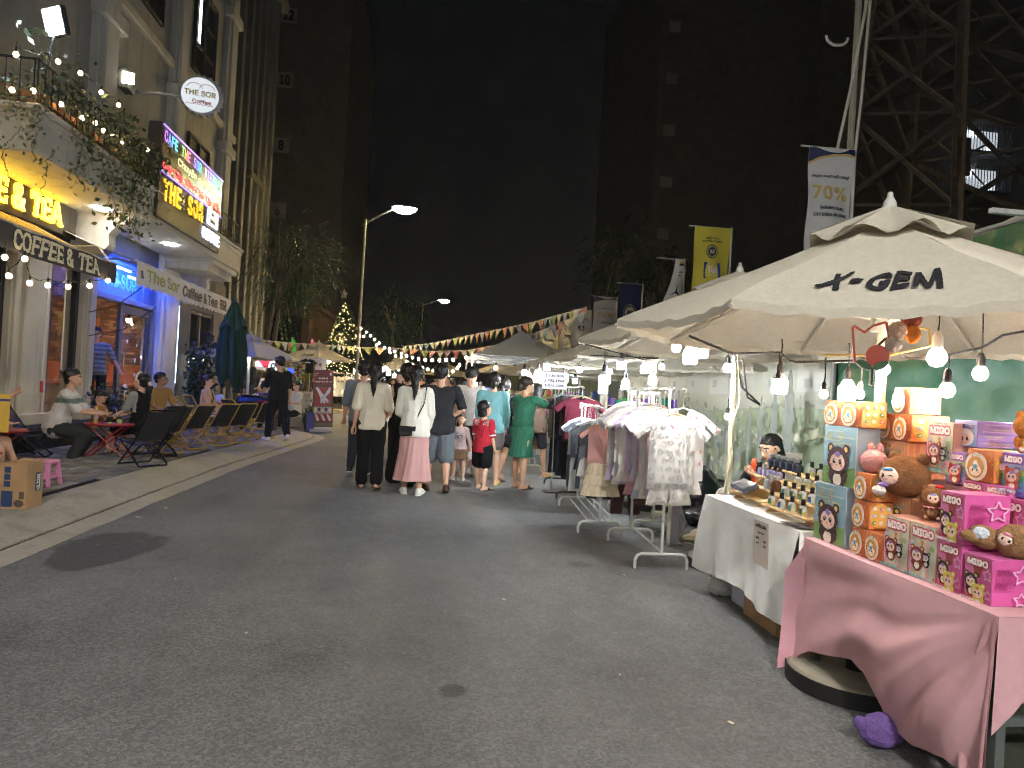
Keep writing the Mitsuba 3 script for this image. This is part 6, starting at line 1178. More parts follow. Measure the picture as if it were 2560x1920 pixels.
for sh, c in [(sbox(.03, .42, BW - .03, 1.14), (74, 74, 54)), (sbox(.05, .60, BW - .05, 1.10), (164, 60, 46)), (sbox(.03, .40, BW - .03, .58), (190, 170, 150)), (sbox(.03, .20, BW - .03, .39), (150, 60, 52)), (sbox(.0, .06, BW, .17), (110, 96, 66)), (sbox(0, 0, BW, .05), (206, 190, 176)),
              (Polygon([(.07, 1.08), (.12, 1.1), (.28, .88), (.36, .80), (.42, .70), (.38, .69), (.30, .76), (.33, .67), (.29, .66), (.25, .74), (.24, .66), (.21, .67), (.20, .78), (.16, .90)]), (222, 214, 206)), (Polygon([(.46, 1.1), (.42, 1.1), (.32, .93), (.22, .84), (.18, .74), (.22, .73), (.27, .79), (.34, .84), (.44, .96)]), (206, 196, 186)),
              (ring(blob(.42, .70, .05, .04), .008), (196, 130, 60)), (blob(.45, 1.44, .03, .04), (206, 180, 170)), (sbox(.03, 1.44, .14, 1.455), (220, 200, 190)), (sbox(.03, 1.40, .10, 1.41), (220, 200, 190)), (fit(text2d('Vẽ Henna', 1, True), .24, .055, .26, 1.33), (232, 214, 200)), (fit(text2d('Nghệ Thuật Ấn Độ', 1, True), .40, .055, .27, 1.24), (232, 214, 200))] + [(blob(.08 + .09 * q_, .49 + .02 * (q_ % 2), .035, .05), (90, 60, 50) if q_ % 2 else (226, 210, 196)) for q_ in range(5)] + [(Polygon([(.06 + .15 * q_, .38), (.12 + .15 * q_, .38), (.19 + .15 * q_, .22), (.12 + .15 * q_, .21)]), (222, 190, 170)) for q_ in range(3)]:
    mm, c = rb(sh, c, i); m.add(mm, c, .5, False); i += 1
put(k, 'print', m, label='printed picture of crossed white hands and small photographs'); put(k, 'base', M().add(bev([-3.06, 18.80, .0], [-2.48, 19.05, .065], .01), rgb(190, 180, 170), .4)); put(k, 'prop', M().add(rod([-2.9, 19.35, .02], [-3.05, 19.08, 1.5], .01), STEEL))
k = thing('bulb_on_pole', 'bright white bulb on the white pole of the pale parasol', 'lamp'); put(k, 'bulb', M().add(lathe([(0, -.07), (.05, -.06), (.055, .02), (.03, .06)], 14, (-4.56, 18.25, 1.80)), WHITE), emit=COOL * 70, w=1.5); put(k, 'socket', M().add(rod([-4.56, 18.25, 1.85], [-4.56, 18.45, 1.93], .02), WHITE)); put(k, 'post', M().add(rod([-4.58, 18.42, .02], [-4.57, 18.42, 1.86], .03), rgb(220, 220, 216), .5))
one('tube_lamp', 'short white tube lamp under the pale parasol', 'lamp', M().add(rod([-4.85, 20, 1.86], [-4.45, 20, 1.86], .02), WHITE), emit=COOL * 16, w=.4)
one('red_pennant', 'red triangular cloth hung at the back of the far left stall', 'cloth', M().add((np.array([[-4.85, 20.2, 1.90], [-4.42, 20.2, 1.92], [-4.5, 20.15, 1.52]]), np.array([[0, 1, 2]])), rgb(170, 30, 52)).add((np.array([[-4.85, 20.19, 1.90], [-4.5, 20.14, 1.52], [-4.84, 20.19, 1.55]]), np.array([[0, 1, 2]])), rgb(220, 214, 206)), 'cloth')
k = thing('oval_sign', 'small oval light box with a blue figure in the far left stall', 'sign'); put(k, 'face', M().add(frame(ext(blob(0, 0, .13, .27), .03), [-4.31, 20, 1.60], [1, 0, 0], [0, 0, 1]), WHITE), emit=np.array([.75, .95, .8]) * .5, w=.2); put(k, 'figure', M().add(frame(ext(union_all([blob(0, .07, .07, .08).difference(blob(0, .07, .035, .04)), Polygon([(-.08, -.12), (.08, -.12), (.04, .0), (-.04, .0)])]), .004), [-4.31, 19.965, 1.60], [1, 0, 0], [0, 0, 1]), rgb(30, 40, 120)))
k = thing('wire_panel', 'yellow wire panel of small trinkets at the far left stall', 'display'); m = M()
for i in range(9): m.add(rod([-4.05 + i * .07, 20.1, 1.2], [-4.05 + i * .07, 20.1, 1.85], .005, n=4), rgb(190, 150, 60))
for i in range(8): m.add(rod([-4.07, 20.1, 1.22 + i * .085], [-3.47, 20.1, 1.22 + i * .085], .005, n=4), rgb(190, 150, 60))
put(k, 'grid', m); m = M(); r_ = np.random.default_rng(9)
for i in range(70): m.add(box([r_.uniform(-4.05, -3.5), 20.06, r_.uniform(1.05, 1.8)], [.03, .02, r_.uniform(.03, .09)]), rgb(*r_.integers(60, 230, 3)), .4)
put(k, 'trinkets', m, kind='stuff'); put(k, 'blue_led', M().add(box([-3.84, 20.02, 1.56], [.14, .02, .12]), rgb(40, 60, 220)), emit=np.array([.03, .08, 1.]) * .8, w=.1)
k = thing('stall_counter', 'pale counter at the back of the far left stall', 'counter'); put(k, 'top', M().add(bev([-5.3, 20.4, .95], [-3.3, 20.9, 1.0], .01), rgb(200, 190, 170))); put(k, 'front', M().add(bev([-5.25, 20.45, .0], [-3.35, 20.85, .95], .01), rgb(170, 160, 150)))
ORD = 'first second third fourth fifth sixth seventh eighth ninth tenth eleventh twelfth thirteenth fourteenth fifteenth sixteenth'.split()
# ================================================================== bulbs under the parasols
def led(label, p, s=1., e=34, top=None, w=1.2, group='white LED bulbs hung under the parasols'):
    k = thing('led_bulb', label, 'bulb', group); p = np.asarray(p, float)
    put(k, 'lens', M().add(lathe([(0, -.062 * s), (.040 * s, -.060 * s), (.052 * s, -.045 * s), (.054 * s, .018 * s), (.050 * s, .034 * s)], 18, p), WHITE), emit=COOL * e * 1.5, w=w)
    put(k, 'housing', M().add(lathe([(.050 * s, .034 * s), (.048 * s, .040 * s), (.030 * s, .072 * s), (.020 * s, .080 * s)], 18, p), rgb(214, 216, 220), .4))
    put(k, 'socket', M().add(lathe([(.021 * s, .078 * s), (.023 * s, .12 * s), (.012 * s, .15 * s), (.005, .16 * s)], 12, p), BLACK, .5)); put(k, 'cord', M().add(tube([p + [0, 0, .15 * s], p + [.005, 0, .2], p + [0, 0, max(.22, (top or 0) - p[2])]], .004, 5), BLACK))
def warm(label, p, r=.033, e=40, top=None, w=.8, white_cap=False, group='warm bulbs hung under the parasols'):
    k = thing('warm_bulb', label, 'bulb', group); p = np.asarray(p, float)
    put(k, 'globe', M().add(lathe([(0, -r), (r * .6, -r * .82), (r * .96, -r * .25), (r, .1 * r), (r * .8, r * .7), (r * .52, r * 1.05)], 18, p), WHITE), emit=np.array([1., .76, .52]) * e * 1.5, w=w)
    put(k, 'socket', M().add(lathe([(r * .54, r * 1.05), (r * .58, r * 1.2), (r * .55, r * 2.3), (r * .3, r * 2.9), (.004, r * 3)], 12, p), rgb(206, 196, 184) if white_cap else BLACK, .5)); put(k, 'cord', M().add(tube([p + [0, 0, r * 2.9], p + [.004, 0, r * 4], p + [0, 0, max(r * 5, (top or 0) - p[2])]], .0035, 5), BLACK))
warm('large warm bulb in a white socket under the centre of the nearest parasol', (2.29, 3.0, 1.625), .042, 30, 1.95, 1.2, True)
warm('warm bulb in a black socket right of the large warm bulb', (2.51, 3.0, 1.565), .033, 40, 1.85); warm('warm bulb hanging just above the top orange toy box', (2.27, 2.90, 1.475), .033, 20, 1.62)
warm('warm bulb behind the leaf charm under the nearest parasol', (2.07, 3.05, 1.56), .026, 40, 1.7); warm('small warm bulb left of the white bulb over the perfume table', (1.66, 3.25, 1.475), .020, 36, 1.62); warm('warm bulb just above the left pair of orange boxes', (1.78, 3.05, 1.43), .020, 24, 1.6)
led('white bulb over the left part of the perfume table', (1.72, 3.35, 1.47), .75, 34, 1.7); led('white bulb hanging just above the top left orange boxes', (2.06, 3.32, 1.455), .8, 22, 1.7); led('white bulb glaring at the right edge of the picture', (2.56, 2.7, 1.43), 1.0, 26, 1.75)
warm('wooden socket bulb beside the white bulb above the orange boxes', (2.02, 3.15, 1.44), .022, 22, 1.62, .6, True)
led('left bright bulb of the pair under the second parasol', (1.87, 5.0, 1.69), 1.0, 60, 1.95, 2.); led('right bright bulb of the pair under the second parasol', (1.97, 5.05, 1.745), 1.0, 60, 1.95, 2.)
warm('warm bulb at the left corner of the second parasol', (1.76, 5.0, 1.745), .035, 36, 1.88); warm('warm bulb beside the pole of the second parasol', (2.33, 5.4, 1.64), .035, 40, 1.85); warm('small warm bulb halfway down the pole of the second parasol', (2.44, 5.6, 1.25), .026, 34, 1.4)
for i, (p, s) in enumerate((((2.06, 7.6, 1.715), .9), ((2.33, 7.6, 1.69), .9), ((2.41, 7.7, 1.71), 1.), ((1.85, 7.5, 1.55), 1.), ((1.92, 7.7, 1.55), 1.), ((1.87, 7.6, 1.45), 1.), ((2.12, 7.6, 1.50), .9), ((2.44, 7.65, 1.57), .9))):
    led(f'{ORD[i]} white LED bulb of the cluster above the clothes racks', p, s, 50, 1.85, 1.6)
warm('warm bulb beside the white ones above the white clothes rack', (2.52, 7.6, 1.72), .033, 40, 1.85)
for i, (p, c) in enumerate((((1.35, 10.3, 1.63), 1), ((1.42, 10.4, 1.58), 0), ((1.58, 10.5, 1.65), 0), ((1.55, 10.5, 1.56), 0), ((1.71, 10.5, 1.76), 0), ((2.0, 10.5, 1.59), 0), ((2.21, 10.5, 1.73), 1), ((2.67, 10.5, 1.73), 1), ((1.67, 10.6, 1.55), 0), ((2.3, 12.3, 1.6), 0), ((2.7, 13.2, 1.62), 0))):
    (warm(f'{ORD[i]} bulb under the fourth and fifth parasols, warm', p, .045, 32, 1.85, .6) if c else led(f'{ORD[i]} bulb under the fourth and fifth parasols, white', p, .95, 40, 1.85, .9))
for i, p in enumerate(((1.43, 16, 1.49), (1.56, 16, 1.51), (1.5, 16.1, 1.43), (1.69, 16, 1.57), (1.09, 17.5, 1.47), (2.1, 18, 1.9), (1.7, 19, 1.95), (2.6, 16.5, 1.6))): led(f'{ORD[i]} white LED bulb in the stalls by the gazebo', p, .9, 34, 1.8, .5)
for i, p in enumerate(((-3.04, 29, 1.78), (-2.68, 29, 1.72), (-2.0, 29, 1.92), (-1.86, 29, 1.97), (-1.74, 29, 1.77), (-1.48, 29, 1.70), (-1.28, 29, 1.66), (-1.09, 29, 1.70), (-.93, 29, 1.85))): led(f'{ORD[i]} white LED bulb from the left over the far left clothes stalls', p, 1.5, 30, 2.1, .5)
for i, (pts, r, c) in enumerate((([(1.15, 3.1, 1.66), (1.40, 3.2, 1.60), (1.66, 3.25, 1.625), (1.72, 3.25, 1.58), (2.0, 3.1, 1.60), (2.08, 3.05, 1.72), (2.2, 3.1, 1.62), (2.3, 3.0, 1.63), (2.47, 2.95, 1.68), (2.53, 2.9, 1.74), (2.75, 2.7, 1.80)], .006, BLACK), ([(2.2, 3.2, 1.80), (2.28, 3.05, 1.76), (2.27, 3.02, 1.68), (2.1, 3.05, 1.63), (1.85, 3.2, 1.62)], .005, rgb(196, 160, 60)), ([(2.48, 5.62, 1.78), (2.55, 5.6, 1.5), (2.72, 5.6, 1.36), (2.6, 5.6, 1.42), (2.55, 5.62, 1.74)], .008, BLACK), ([(2.49, 5.6, 1.8), (2.53, 5.58, 1.4), (2.47, 5.6, 1.15), (2.5, 5.6, .95), (2.44, 5.62, .6)], .006, rgb(206, 200, 160)), ([(1.3, 6.0, 1.8), (1.9, 6.3, 1.72), (2.3, 7.0, 1.78), (1.7, 7.6, 1.8), (2.6, 7.8, 1.8)], .006, BLACK))):
    one('lamp_cable', ['long black lamp cable looped under the nearest parasol', 'yellow lamp cable by the large warm bulb', 'black cable loop on the pole of the second parasol', 'pale cable running down the pole of the second parasol', 'black lamp cable between the second and third parasols'][i], 'cable', M().add(tube(np.array([np.interp(np.linspace(0, len(pts) - 1, 40), range(len(pts)), np.array(pts)[:, q]) for q in range(3)]).T, r, 6), c, .5))
for i, p in enumerate(((-1.5, 33.4, 2.0), (-1.0, 33.6, 1.98), (-2.0, 33.5, 1.97), (.9, 39.5, 1.95), (-3.1, 21.8, 1.95))): warm(f'{ORD[i]} warm bulb from the front under the far cream parasols', p, .07, 26, 2.1, .5)
# charms hanging from the nearest parasol
k = thing('hanging_charm', 'flat red cat head shaped fan hanging under the nearest parasol', 'charm'); o = np.array([1.975, 3.0, 1.645]); sh = union_all([ring(Polygon([(-.07, -.05), (-.08, .03), (-.085, .09), (-.04, .065), (.0, .10), (.045, .115), (.06, .04), (.05, -.03), (.0, -.075)]).buffer(.004), .010), blob(.02, -.03, .052, .052)])
put(k, 'shape', M().add(frame(ext(sh, .006), o, [1, -.2, 0], [0, 0, 1]), rgb(176, 76, 64), .5)); put(k, 'string', M().add(rod(o + [0, 0, .1], o + [.02, 0, .2], .002, n=4), WHITE))
k = thing('hanging_charm', 'green leaf shaped hook below the red charm', 'charm'); o = np.array([1.975, 3.0, 1.545]); sh = union_all([affinity.rotate(blob(-.035, .03, .036, .015), -28), affinity.rotate(blob(.035, .03, .036, .015), 28), sbox(-.004, -.06, .004, .02)]); put(k, 'outline', M().add(frame(ext(sh.buffer(.006), .003), o, [1, -.2, 0], [0, 0, 1]), WHITE)); put(k, 'leaf', M().add(frame(ext(sh, .006), o - [0, .002, 0], [1, -.2, 0], [0, 0, 1]), rgb(40, 90, 62)))
k = thing('hanging_plush', 'brown and orange fluffy ball keyring hanging under the nearest parasol', 'plush')
def furball(c, r, seed, amp=.08, s=3):
    v, f = ICO[s]; v = v * (1 + amp * (meshkit.fbm(v * 6 + seed, 3, seed)[:, None] - .5) * 2 + .35 * amp * (meshkit.noise(v * 22 + seed)[:, None] - .5)); return v * np.asarray(r) + np.asarray(c), f
put(k, 'upper_ball', M().add(furball((2.17, 3.02, 1.80), (.045, .04, .045), 1), rgb(112, 52, 34), .9, True), 'fur'); put(k, 'lower_ball', M().add(furball((2.165, 3.0, 1.725), (.034, .03, .042), 2), rgb(196, 110, 40), .9, True), 'fur'); put(k, 'string', M().add(rod((2.17, 3.02, 1.84), (2.17, 3.02, 1.90), .002, n=4), STEEL))
k = thing('hanging_plush', 'clear pouch with a pale plush keyring beside the parasol hub', 'plush'); put(k, 'upper_ball', M().add(furball((2.075, 2.98, 1.735), (.042, .035, .040), 3), rgb(206, 180, 160), .5, True), 'fur'); put(k, 'lower_ball', M().add(furball((2.06, 2.98, 1.67), (.038, .032, .038), 4), rgb(190, 180, 172), .4, True), 'fur')

# ================================================================== clothes racks
def rack(label, a, b, zt, h0, col, w=.43, shelf=False, diag=False):
    k = thing('clothes_rack', label, 'clothes rack', None); a, b = np.array(a, float), np.array(b, float); t = .012
    for c in (a, b):
        arch = [[c[0] - w / 2, c[1], .008], [c[0] - w / 2, c[1], h0 - .05], [c[0] - w / 2 + .015, c[1], h0 - .015], [c[0] - w / 2 + .05, c[1], h0], [c[0] + w / 2 - .05, c[1], h0], [c[0] + w / 2 - .015, c[1], h0 - .015], [c[0] + w / 2, c[1], h0 - .05], [c[0] + w / 2, c[1], .008]]
        put(k, 'foot', M().add(tube(arch, .0125, 8), col, .35)); put(k, 'post', M().add(rod([c[0], c[1], h0], [c[0], c[1], zt], .0125), col, .35))
    put(k, 'rail', M().add(tube([[*a, zt - .03], [*a, zt], [*b, zt], [*b, zt - .03]], .0125, 8), col, .35))
    if diag: put(k, 'diagonal_bar', M().add(rod([*b, h0 + .03], [*a, h0 + .015], .010), col, .35))
    if shelf:
        for i, o in enumerate((-.12, -.02, .08, .16)): put(k, 'shelf_bar', M().add(rod([a[0] + o, a[1] + .02, h0 + .01], [b[0] + o, b[1] - .02, h0 + .02], .006, n=6), col, .35))
    return k
RW = rgb(214, 218, 210)
rack('white clothes rack nearest the viewer with the cat print shirt at its front', (1.905, 5.5), (1.95, 6.53), 1.44, .125, RW, diag=True)
rack('lower white rack with the pink tee and tiered skirt, left of the nearest rack', (1.73, 6.86), (1.83, 8.43), 1.24, .12, RW, shelf=True)
rack('black clothes rack holding the maroon shirt', (1.93, 9.0), (2.0, 10.4), 1.45, .10, rgb(26, 26, 28), .5)
rack('white rack partly hidden behind the nearest one', (2.32, 7.0), (2.4, 8.3), 1.42, .12, RW)
rack('white rack with tan trousers behind the green dress woman', (1.72, 11.9), (1.8, 13.2), 1.45, .12, RW)
def fabric(shape, t=.03, step=.045, seed=0, wob=.012):
    """Garment as a closed shell: front and back sheets over a 2-D outline (x across, z up)."""
    r = np.random.default_rng(seed); sh = shape.buffer(0); b = np.array(sh.exterior.segmentize(step).coords)[:-1]; x0, z0, x1, z1 = sh.bounds
    gx, gz = np.meshgrid(np.arange(x0, x1, step), np.arange(z0, z1, step)); p = np.column_stack([gx.ravel() + .2 * step * r.normal(size=gx.size), gz.ravel() + .2 * step * r.normal(size=gx.size)])
    from shapely import contains_xy
    ins = sh.buffer(-step * .4); p = p[contains_xy(ins, p[:, 0], p[:, 1])]; P_ = np.vstack([b, p]); tri = Delaunay(P_).simplices; c = P_[tri].mean(1); tri = tri[contains_xy(sh, c[:, 0], c[:, 1])]
    a = P_[tri]; area = (a[:, 1, 0] - a[:, 0, 0]) * (a[:, 2, 1] - a[:, 0, 1]) - (a[:, 1, 1] - a[:, 0, 1]) * (a[:, 2, 0] - a[:, 0, 0]); tri[area < 0] = tri[area < 0][:, ::-1]
    bt = cKDTree(np.array(sh.exterior.segmentize(.01).coords)); o = r.uniform(0, 50)
    def front(q):
        d = bt.query(q)[0]; th = t * (1 - np.exp(-d / .05)); drop = np.clip((z1 - q[:, 1]) / (z1 - z0), 0, 1)
        return -th - wob * drop * np.sin(q[:, 0] * 26 + 3 * q[:, 1] + o) - .012 * (meshkit.fbm(np.column_stack([q * [14, 8], q[:, :1] * 0 + o]), 3) - .5) * np.minimum(1, d / .03)
    yf = front(P_); yb = t * .6 * (1 - np.exp(-bt.query(P_)[0] / .05)) - wob * np.clip((z1 - P_[:, 1]) / (z1 - z0), 0, 1) * np.sin(P_[:, 0] * 26 + 3 * P_[:, 1] + o); n = len(P_)
    return np.vstack([np.column_stack([P_[:, 0], yf, P_[:, 1]]), np.column_stack([P_[:, 0], yb + .002, P_[:, 1]])]), np.vstack([tri, tri[:, ::-1] + n]), front
def tee_shape(w=.21, L=.52, sl=.13, neck=.055, v=False, drop=.06, flare=.0):
    pts = [(-neck, 0), (-w * .86, -.045), (-w - sl, -.045 - sl * .95), (-w - sl * .62, -.045 - sl * 1.42), (-w * .92, -.045 - sl * .62), (-w * (.92 + flare), -L), (w * (.92 + flare), -L), (w * .92, -.045 - sl * .62), (w + sl * .62, -.045 - sl * 1.42), (w + sl, -.045 - sl * .95), (w * .86, -.045), (neck, 0)]
    pts += [(.0, -drop * 1.5)] if v else [(neck * .6, -drop * .8), (0, -drop), (-neck * .6, -drop * .8)]
    return Polygon(pts)
def shorts_shape(w=.19, L=.26): return Polygon([(-w * .8, 0), (w * .8, 0), (w * 1.05, -L), (w * .12, -L * 1.02), (0, -L * .45), (-w * .12, -L * 1.02), (-w * 1.05, -L)])
def skirt_shape(w=.17, L=.3): return Polygon([(-w * .7, 0), (w * .7, 0), (w * 1.15, -L), (-w * 1.15, -L)])
def trouser_shape(w=.16, L=.75): return Polygon([(-w, 0), (w, 0), (w * 1.1, -L), (w * .25, -L), (0, -L * .3), (-w * .25, -L), (-w * 1.1, -L)])
def hang(label, x, y, z, shape, col, seed, yaw=0, group=None, cat='shirt', name='hanging_shirt', lower=None, lowcol=None, hook=RW, zr=None, marks=None, t=.03, step=.05, bar=None):
    k = thing(name, label, cat, group); c, s = math.cos(yaw), math.sin(yaw)
    def W(v): return np.column_stack([x + v[:, 0] * c - v[:, 1] * s, y + v[:, 0] * s + v[:, 1] * c, z + v[:, 2]])
    v, f, fr = fabric(shape, t, step, seed); put(k, 'cloth', M().add((W(v), f), col, .85, 55), 'cloth')
    if marks:
        m = M()
        for sh, cc in marks:
            sh = sh.intersection(shape.buffer(-.006))
            if sh.is_empty or sh.area < 1e-6: continue
            vv, ff = ext(sh.segmentize(.03), .0015); q = np.column_stack([vv[:, 0], fr(vv[:, :2]) - .004 - vv[:, 2], vv[:, 1]]); m.add((W(q), ff), cc, .7, False)
        if m.n: put(k, 'print', m)
    if lower is not None:
        z1 = shape.bounds[1] + .05; vl, fl, fr2 = fabric(lower, t * .8, step, seed + 7); vl = vl + [0, .012, z1]; put(k, 'lower_garment', M().add((W(vl), fl), lowcol, .85, 55), 'cloth')
        if marks:
            m = M()
            for sh, cc in marks:
                sh = sh.intersection(lower.buffer(-.006))
                if sh.is_empty or sh.area < 1e-6: continue
                vv, ff = ext(sh.segmentize(.03), .0015); q = np.column_stack([vv[:, 0], fr2(vv[:, :2]) - .004 - vv[:, 2] + .012, vv[:, 1] + z1]); m.add((W(q), ff), cc, .7, False)
            if m.n: put(k, 'lower_print', m)
    hz = (zr - z) if zr else .08; a_ = np.linspace(-.3, PI, 9)
    m = M().add(tube(W(np.array([[-.16, 0, -.055], [-.05, 0, -.012], [0, 0, .004], [.05, 0, -.012], [.16, 0, -.055]])), .0065 if bar is None else .011, 6), hook if bar is None else bar, .4)
    m.add(tube(W(np.array([[0, 0, 0], [0, 0, hz - .025]] + [[.018 * math.cos(q), 0, hz - .007 + .02 * math.sin(q)] for q in a_])), .003, 5), STEEL if bar is not None else hook, .3); put(k, 'hanger', m)
    return k
WOOD = rgb(190, 140, 84)
r_ = np.random.default_rng(3)
def cat_blobs(n=80, w=.3, L=.62):
    out = []
    for i in range(n):
        cx, cz = (i % 8 - 3.5) * .072 + .02 * ((i // 8) % 2) + r_.normal() * .006, -.04 - (i // 8) * .066 + r_.normal() * .006; a = r_.uniform(0, 360)
        if i % 9 == 4: sh = union_all([blob(.012 * math.cos(t_) , .012 * math.sin(t_), .004, .006, 8) for t_ in (0, 1.6, 3.1, 4.7)])
        else:
            o = Polygon([(.021 * (1 + .16 * math.cos(4 * t_)) * math.cos(t_), .016 * (1 + .12 * math.cos(4 * t_)) * math.sin(t_)) for t_ in np.linspace(0, 2 * PI, 17)[:-1]]); sh = union_all([ring(o, .0022), sbox(-.008, -.001, -.004, .003), sbox(.004, -.001, .008, .003), sbox(-.003, -.006, .003, -.004)])
        out.append((affinity.translate(affinity.rotate(sh, a, origin=(0, 0)), cx, cz), rgb(54, 54, 60)))
    return out
hang('white short sleeved shirt with outlined cat face print and matching shorts at the front of the nearest rack', 1.91, 5.40, 1.255, tee_shape(.205, .60, .12, .06, True, .09), rgb(222, 218, 212), 11, .03, lower=shorts_shape(.185, .17), lowcol=rgb(220, 216, 208), zr=1.45, marks=cat_blobs(), t=.045, step=.03, bar=WOOD)
labels['hanging_shirt']['label'] = 'white cat face print shirt with matching shorts, frontmost on the nearest rack'
PAST = [(222, 196, 206), (226, 222, 214), (206, 186, 210), (214, 150, 160), (190, 196, 210), (230, 224, 206), (222, 200, 196), (196, 176, 206), (214, 214, 218), (236, 230, 222)]
def dots(c, n, seed, rr=.012):
    r = np.random.default_rng(seed); return [(blob(r.uniform(-.3, .3), r.uniform(-.6, -.02), rr * r.uniform(.6, 1.2), rr * r.uniform(.6, 1.2), 10), rgb(*c)) for _ in range(n)]
hang('white shirt with small pink prints just behind the cat face shirt', 2.03, 5.52, 1.30, tee_shape(.20, .58, .12, .06, True, .08), rgb(224, 218, 216), 12, -.05, zr=1.45, marks=dots((206, 110, 110), 50, 1), t=.04, step=.035, lower=shorts_shape(.18, .16), lowcol=rgb(222, 216, 206))
for i in range(16):
    y = 5.63 + i * .056; c = PAST[i % 10]; low = [shorts_shape(.18, .2), skirt_shape(.16, .25), None][i % 3]
    hang(f'{ORD[i]} pastel pyjama top behind the cat face shirt on the nearest rack', 1.925 + .02 * r_.normal() - .004 * i, y, 1.285 + .01 * r_.normal(), tee_shape(.19 + .015 * r_.random(), .50 + .08 * r_.random(), .11, .055), rgb(*c) * r_.uniform(.85, 1.05), 20 + i, r_.normal() * .10, group='pastel pyjama tops packed along the nearest rack', lower=low, lowcol=rgb(*PAST[(i * 3 + 2) % 10]), zr=1.45, marks=dots([(90, 110, 90), (196, 90, 90), (120, 100, 150)][i % 3], 26, i, .010) if i % 2 == 0 else None, step=.06)
hang('pink ribbed tee with a cream tiered skirt at the front of the lower rack', 1.70, 6.76, 1.10, tee_shape(.165, .40, .085, .05), rgb(222, 160, 156), 61, .0, lower=None, zr=1.25, t=.045, step=.03, bar=WOOD)
k = thing('hanging_skirt', 'cream tiered ruffle skirt hanging below the pink tee', 'skirt')
for j, (z0, z1, w0, w1) in enumerate(((.74, .60, .115, .15), (.62, .49, .14, .175), (.51, .385, .165, .19))):
    def fs(u, v, z0=z0, z1=z1, w0=w0, w1=w1, j=j):
        a = u * 2 * PI; w = (w0 + (w1 - w0) * v) * (1 + .07 * v * np.sin(19 * a + j * 2)); return np.column_stack([1.70 + w * np.cos(a), 6.80 + .045 * np.sin(a) * (1 + .6 * v) + .012 * v * np.sin(17 * a + j), z0 + (z1 - z0) * v])
    put(k, 'tier', M().add(grid(fs, 90, 8), rgb(224, 208, 176), .85, True), 'cloth')
GR = [(190, 192, 196), (120, 128, 140), (206, 202, 198), (70, 74, 86), (150, 156, 170), (224, 222, 216), (92, 96, 110)]
for i in range(14): hang(f'{ORD[i]} tee behind the pink one on the lower rack', 1.72 + .006 * i - .03 * (i > 7) + .02 * r_.normal(), 6.92 + i * .10, 1.09 + .012 * r_.normal(), tee_shape(.155, .36 + .1 * r_.random(), .085, .05), rgb(*GR[i % 7]) * r_.uniform(.85, 1.05), 80 + i, r_.normal() * .1, group='grey and white tees packed along the lower rack', lower=shorts_shape(.15, .22) if i % 2 else trouser_shape(.13, .42), lowcol=rgb(*GR[(i * 2 + 3) % 7]), zr=1.25, step=.06)
hang('maroon tee with a white price tag at the front of the black rack', 1.93, 8.94, 1.345, tee_shape(.22, .56, .13, .06), rgb(104, 32, 50), 120, -.25, zr=1.46, t=.04, marks=[(sbox(-.02, -.16, .02, -.08), WHITE)], bar=rgb(170, 150, 120))
DK = [(40, 44, 62), (36, 34, 40), (84, 60, 66), (52, 60, 78), (110, 84, 70), (30, 32, 36)]
for i in range(12): hang(f'{ORD[i]} dark garment behind the maroon tee on the black rack', 1.94 + .02 * r_.normal(), 9.08 + i * .11, 1.34, tee_shape(.2, .5 + .15 * r_.random(), .12, .055), rgb(*DK[i % 6]), 140 + i, -.2 + r_.normal() * .12, group='dark garments packed along the black rack', lower=trouser_shape(.15, .55) if i % 2 == 0 else None, lowcol=rgb(*DK[(i + 3) % 6]), zr=1.46, step=.07)
for i in range(11): hang(f'{ORD[i]} garment from the front on the rack behind the nearest one', 2.33 + .02 * r_.normal(), 7.05 + i * .115, 1.31, tee_shape(.19, .5, .11, .055), rgb(*[(206, 120, 120), (160, 170, 186), (222, 210, 190), (90, 96, 130), (214, 190, 200)][i % 5]), 170 + i, r_.normal() * .1, group='garments on the rack behind the nearest one', lower=trouser_shape(.15, .6) if i % 3 == 0 else skirt_shape(.16, .5), lowcol=rgb(*[(66, 40, 34), (50, 44, 50), (96, 74, 60)][i % 3]), zr=1.43, step=.07)
for i in range(9): hang(f'{ORD[i]} pair of tan trousers from the front on the far rack', 1.66 + .03 * r_.normal(), 11.75 + i * .16, 1.36, trouser_shape(.15, .95), rgb(*[(150, 116, 84), (134, 104, 78), (166, 134, 100), (110, 96, 84)][i % 4]), 190 + i, -.3 + r_.normal() * .15, group='tan trousers hanging on the far rack', cat='trousers', name='hanging_trousers', zr=1.46, step=.08)
k = thing('price_sign', 'white cardboard price sign above the maroon shirt', 'sign'); put(k, 'card', M().add(mv(bev([-.17, -.004, -.12], [.17, .004, .12], .003), (1.68, 9.6, 1.535), -.05, -.1), rgb(226, 222, 226), .6)); m = M()
for i, s in enumerate(('1 CÁI 80K', '2 CÁI 150K', '3 CÁI 200K')): m.add(mv(frame(ext(fit(text2d(s, 1, True), .26 + .02 * (i > 0), .042, 0, .07 - i * .068), .002), [0, -.0045, 0], [1, 0, 0], [0, 0, 1]), (1.68, 9.6, 1.535), -.05, -.1), rgb(50, 46, 90), .6, False)
put(k, 'lettering', m); put(k, 'stand', M().add(rod([1.72, 9.61, .02], [1.70, 9.61, 1.45], .008), STEEL).add(box([1.72, 9.61, .01], [.2, .2, .02]), DGREY))
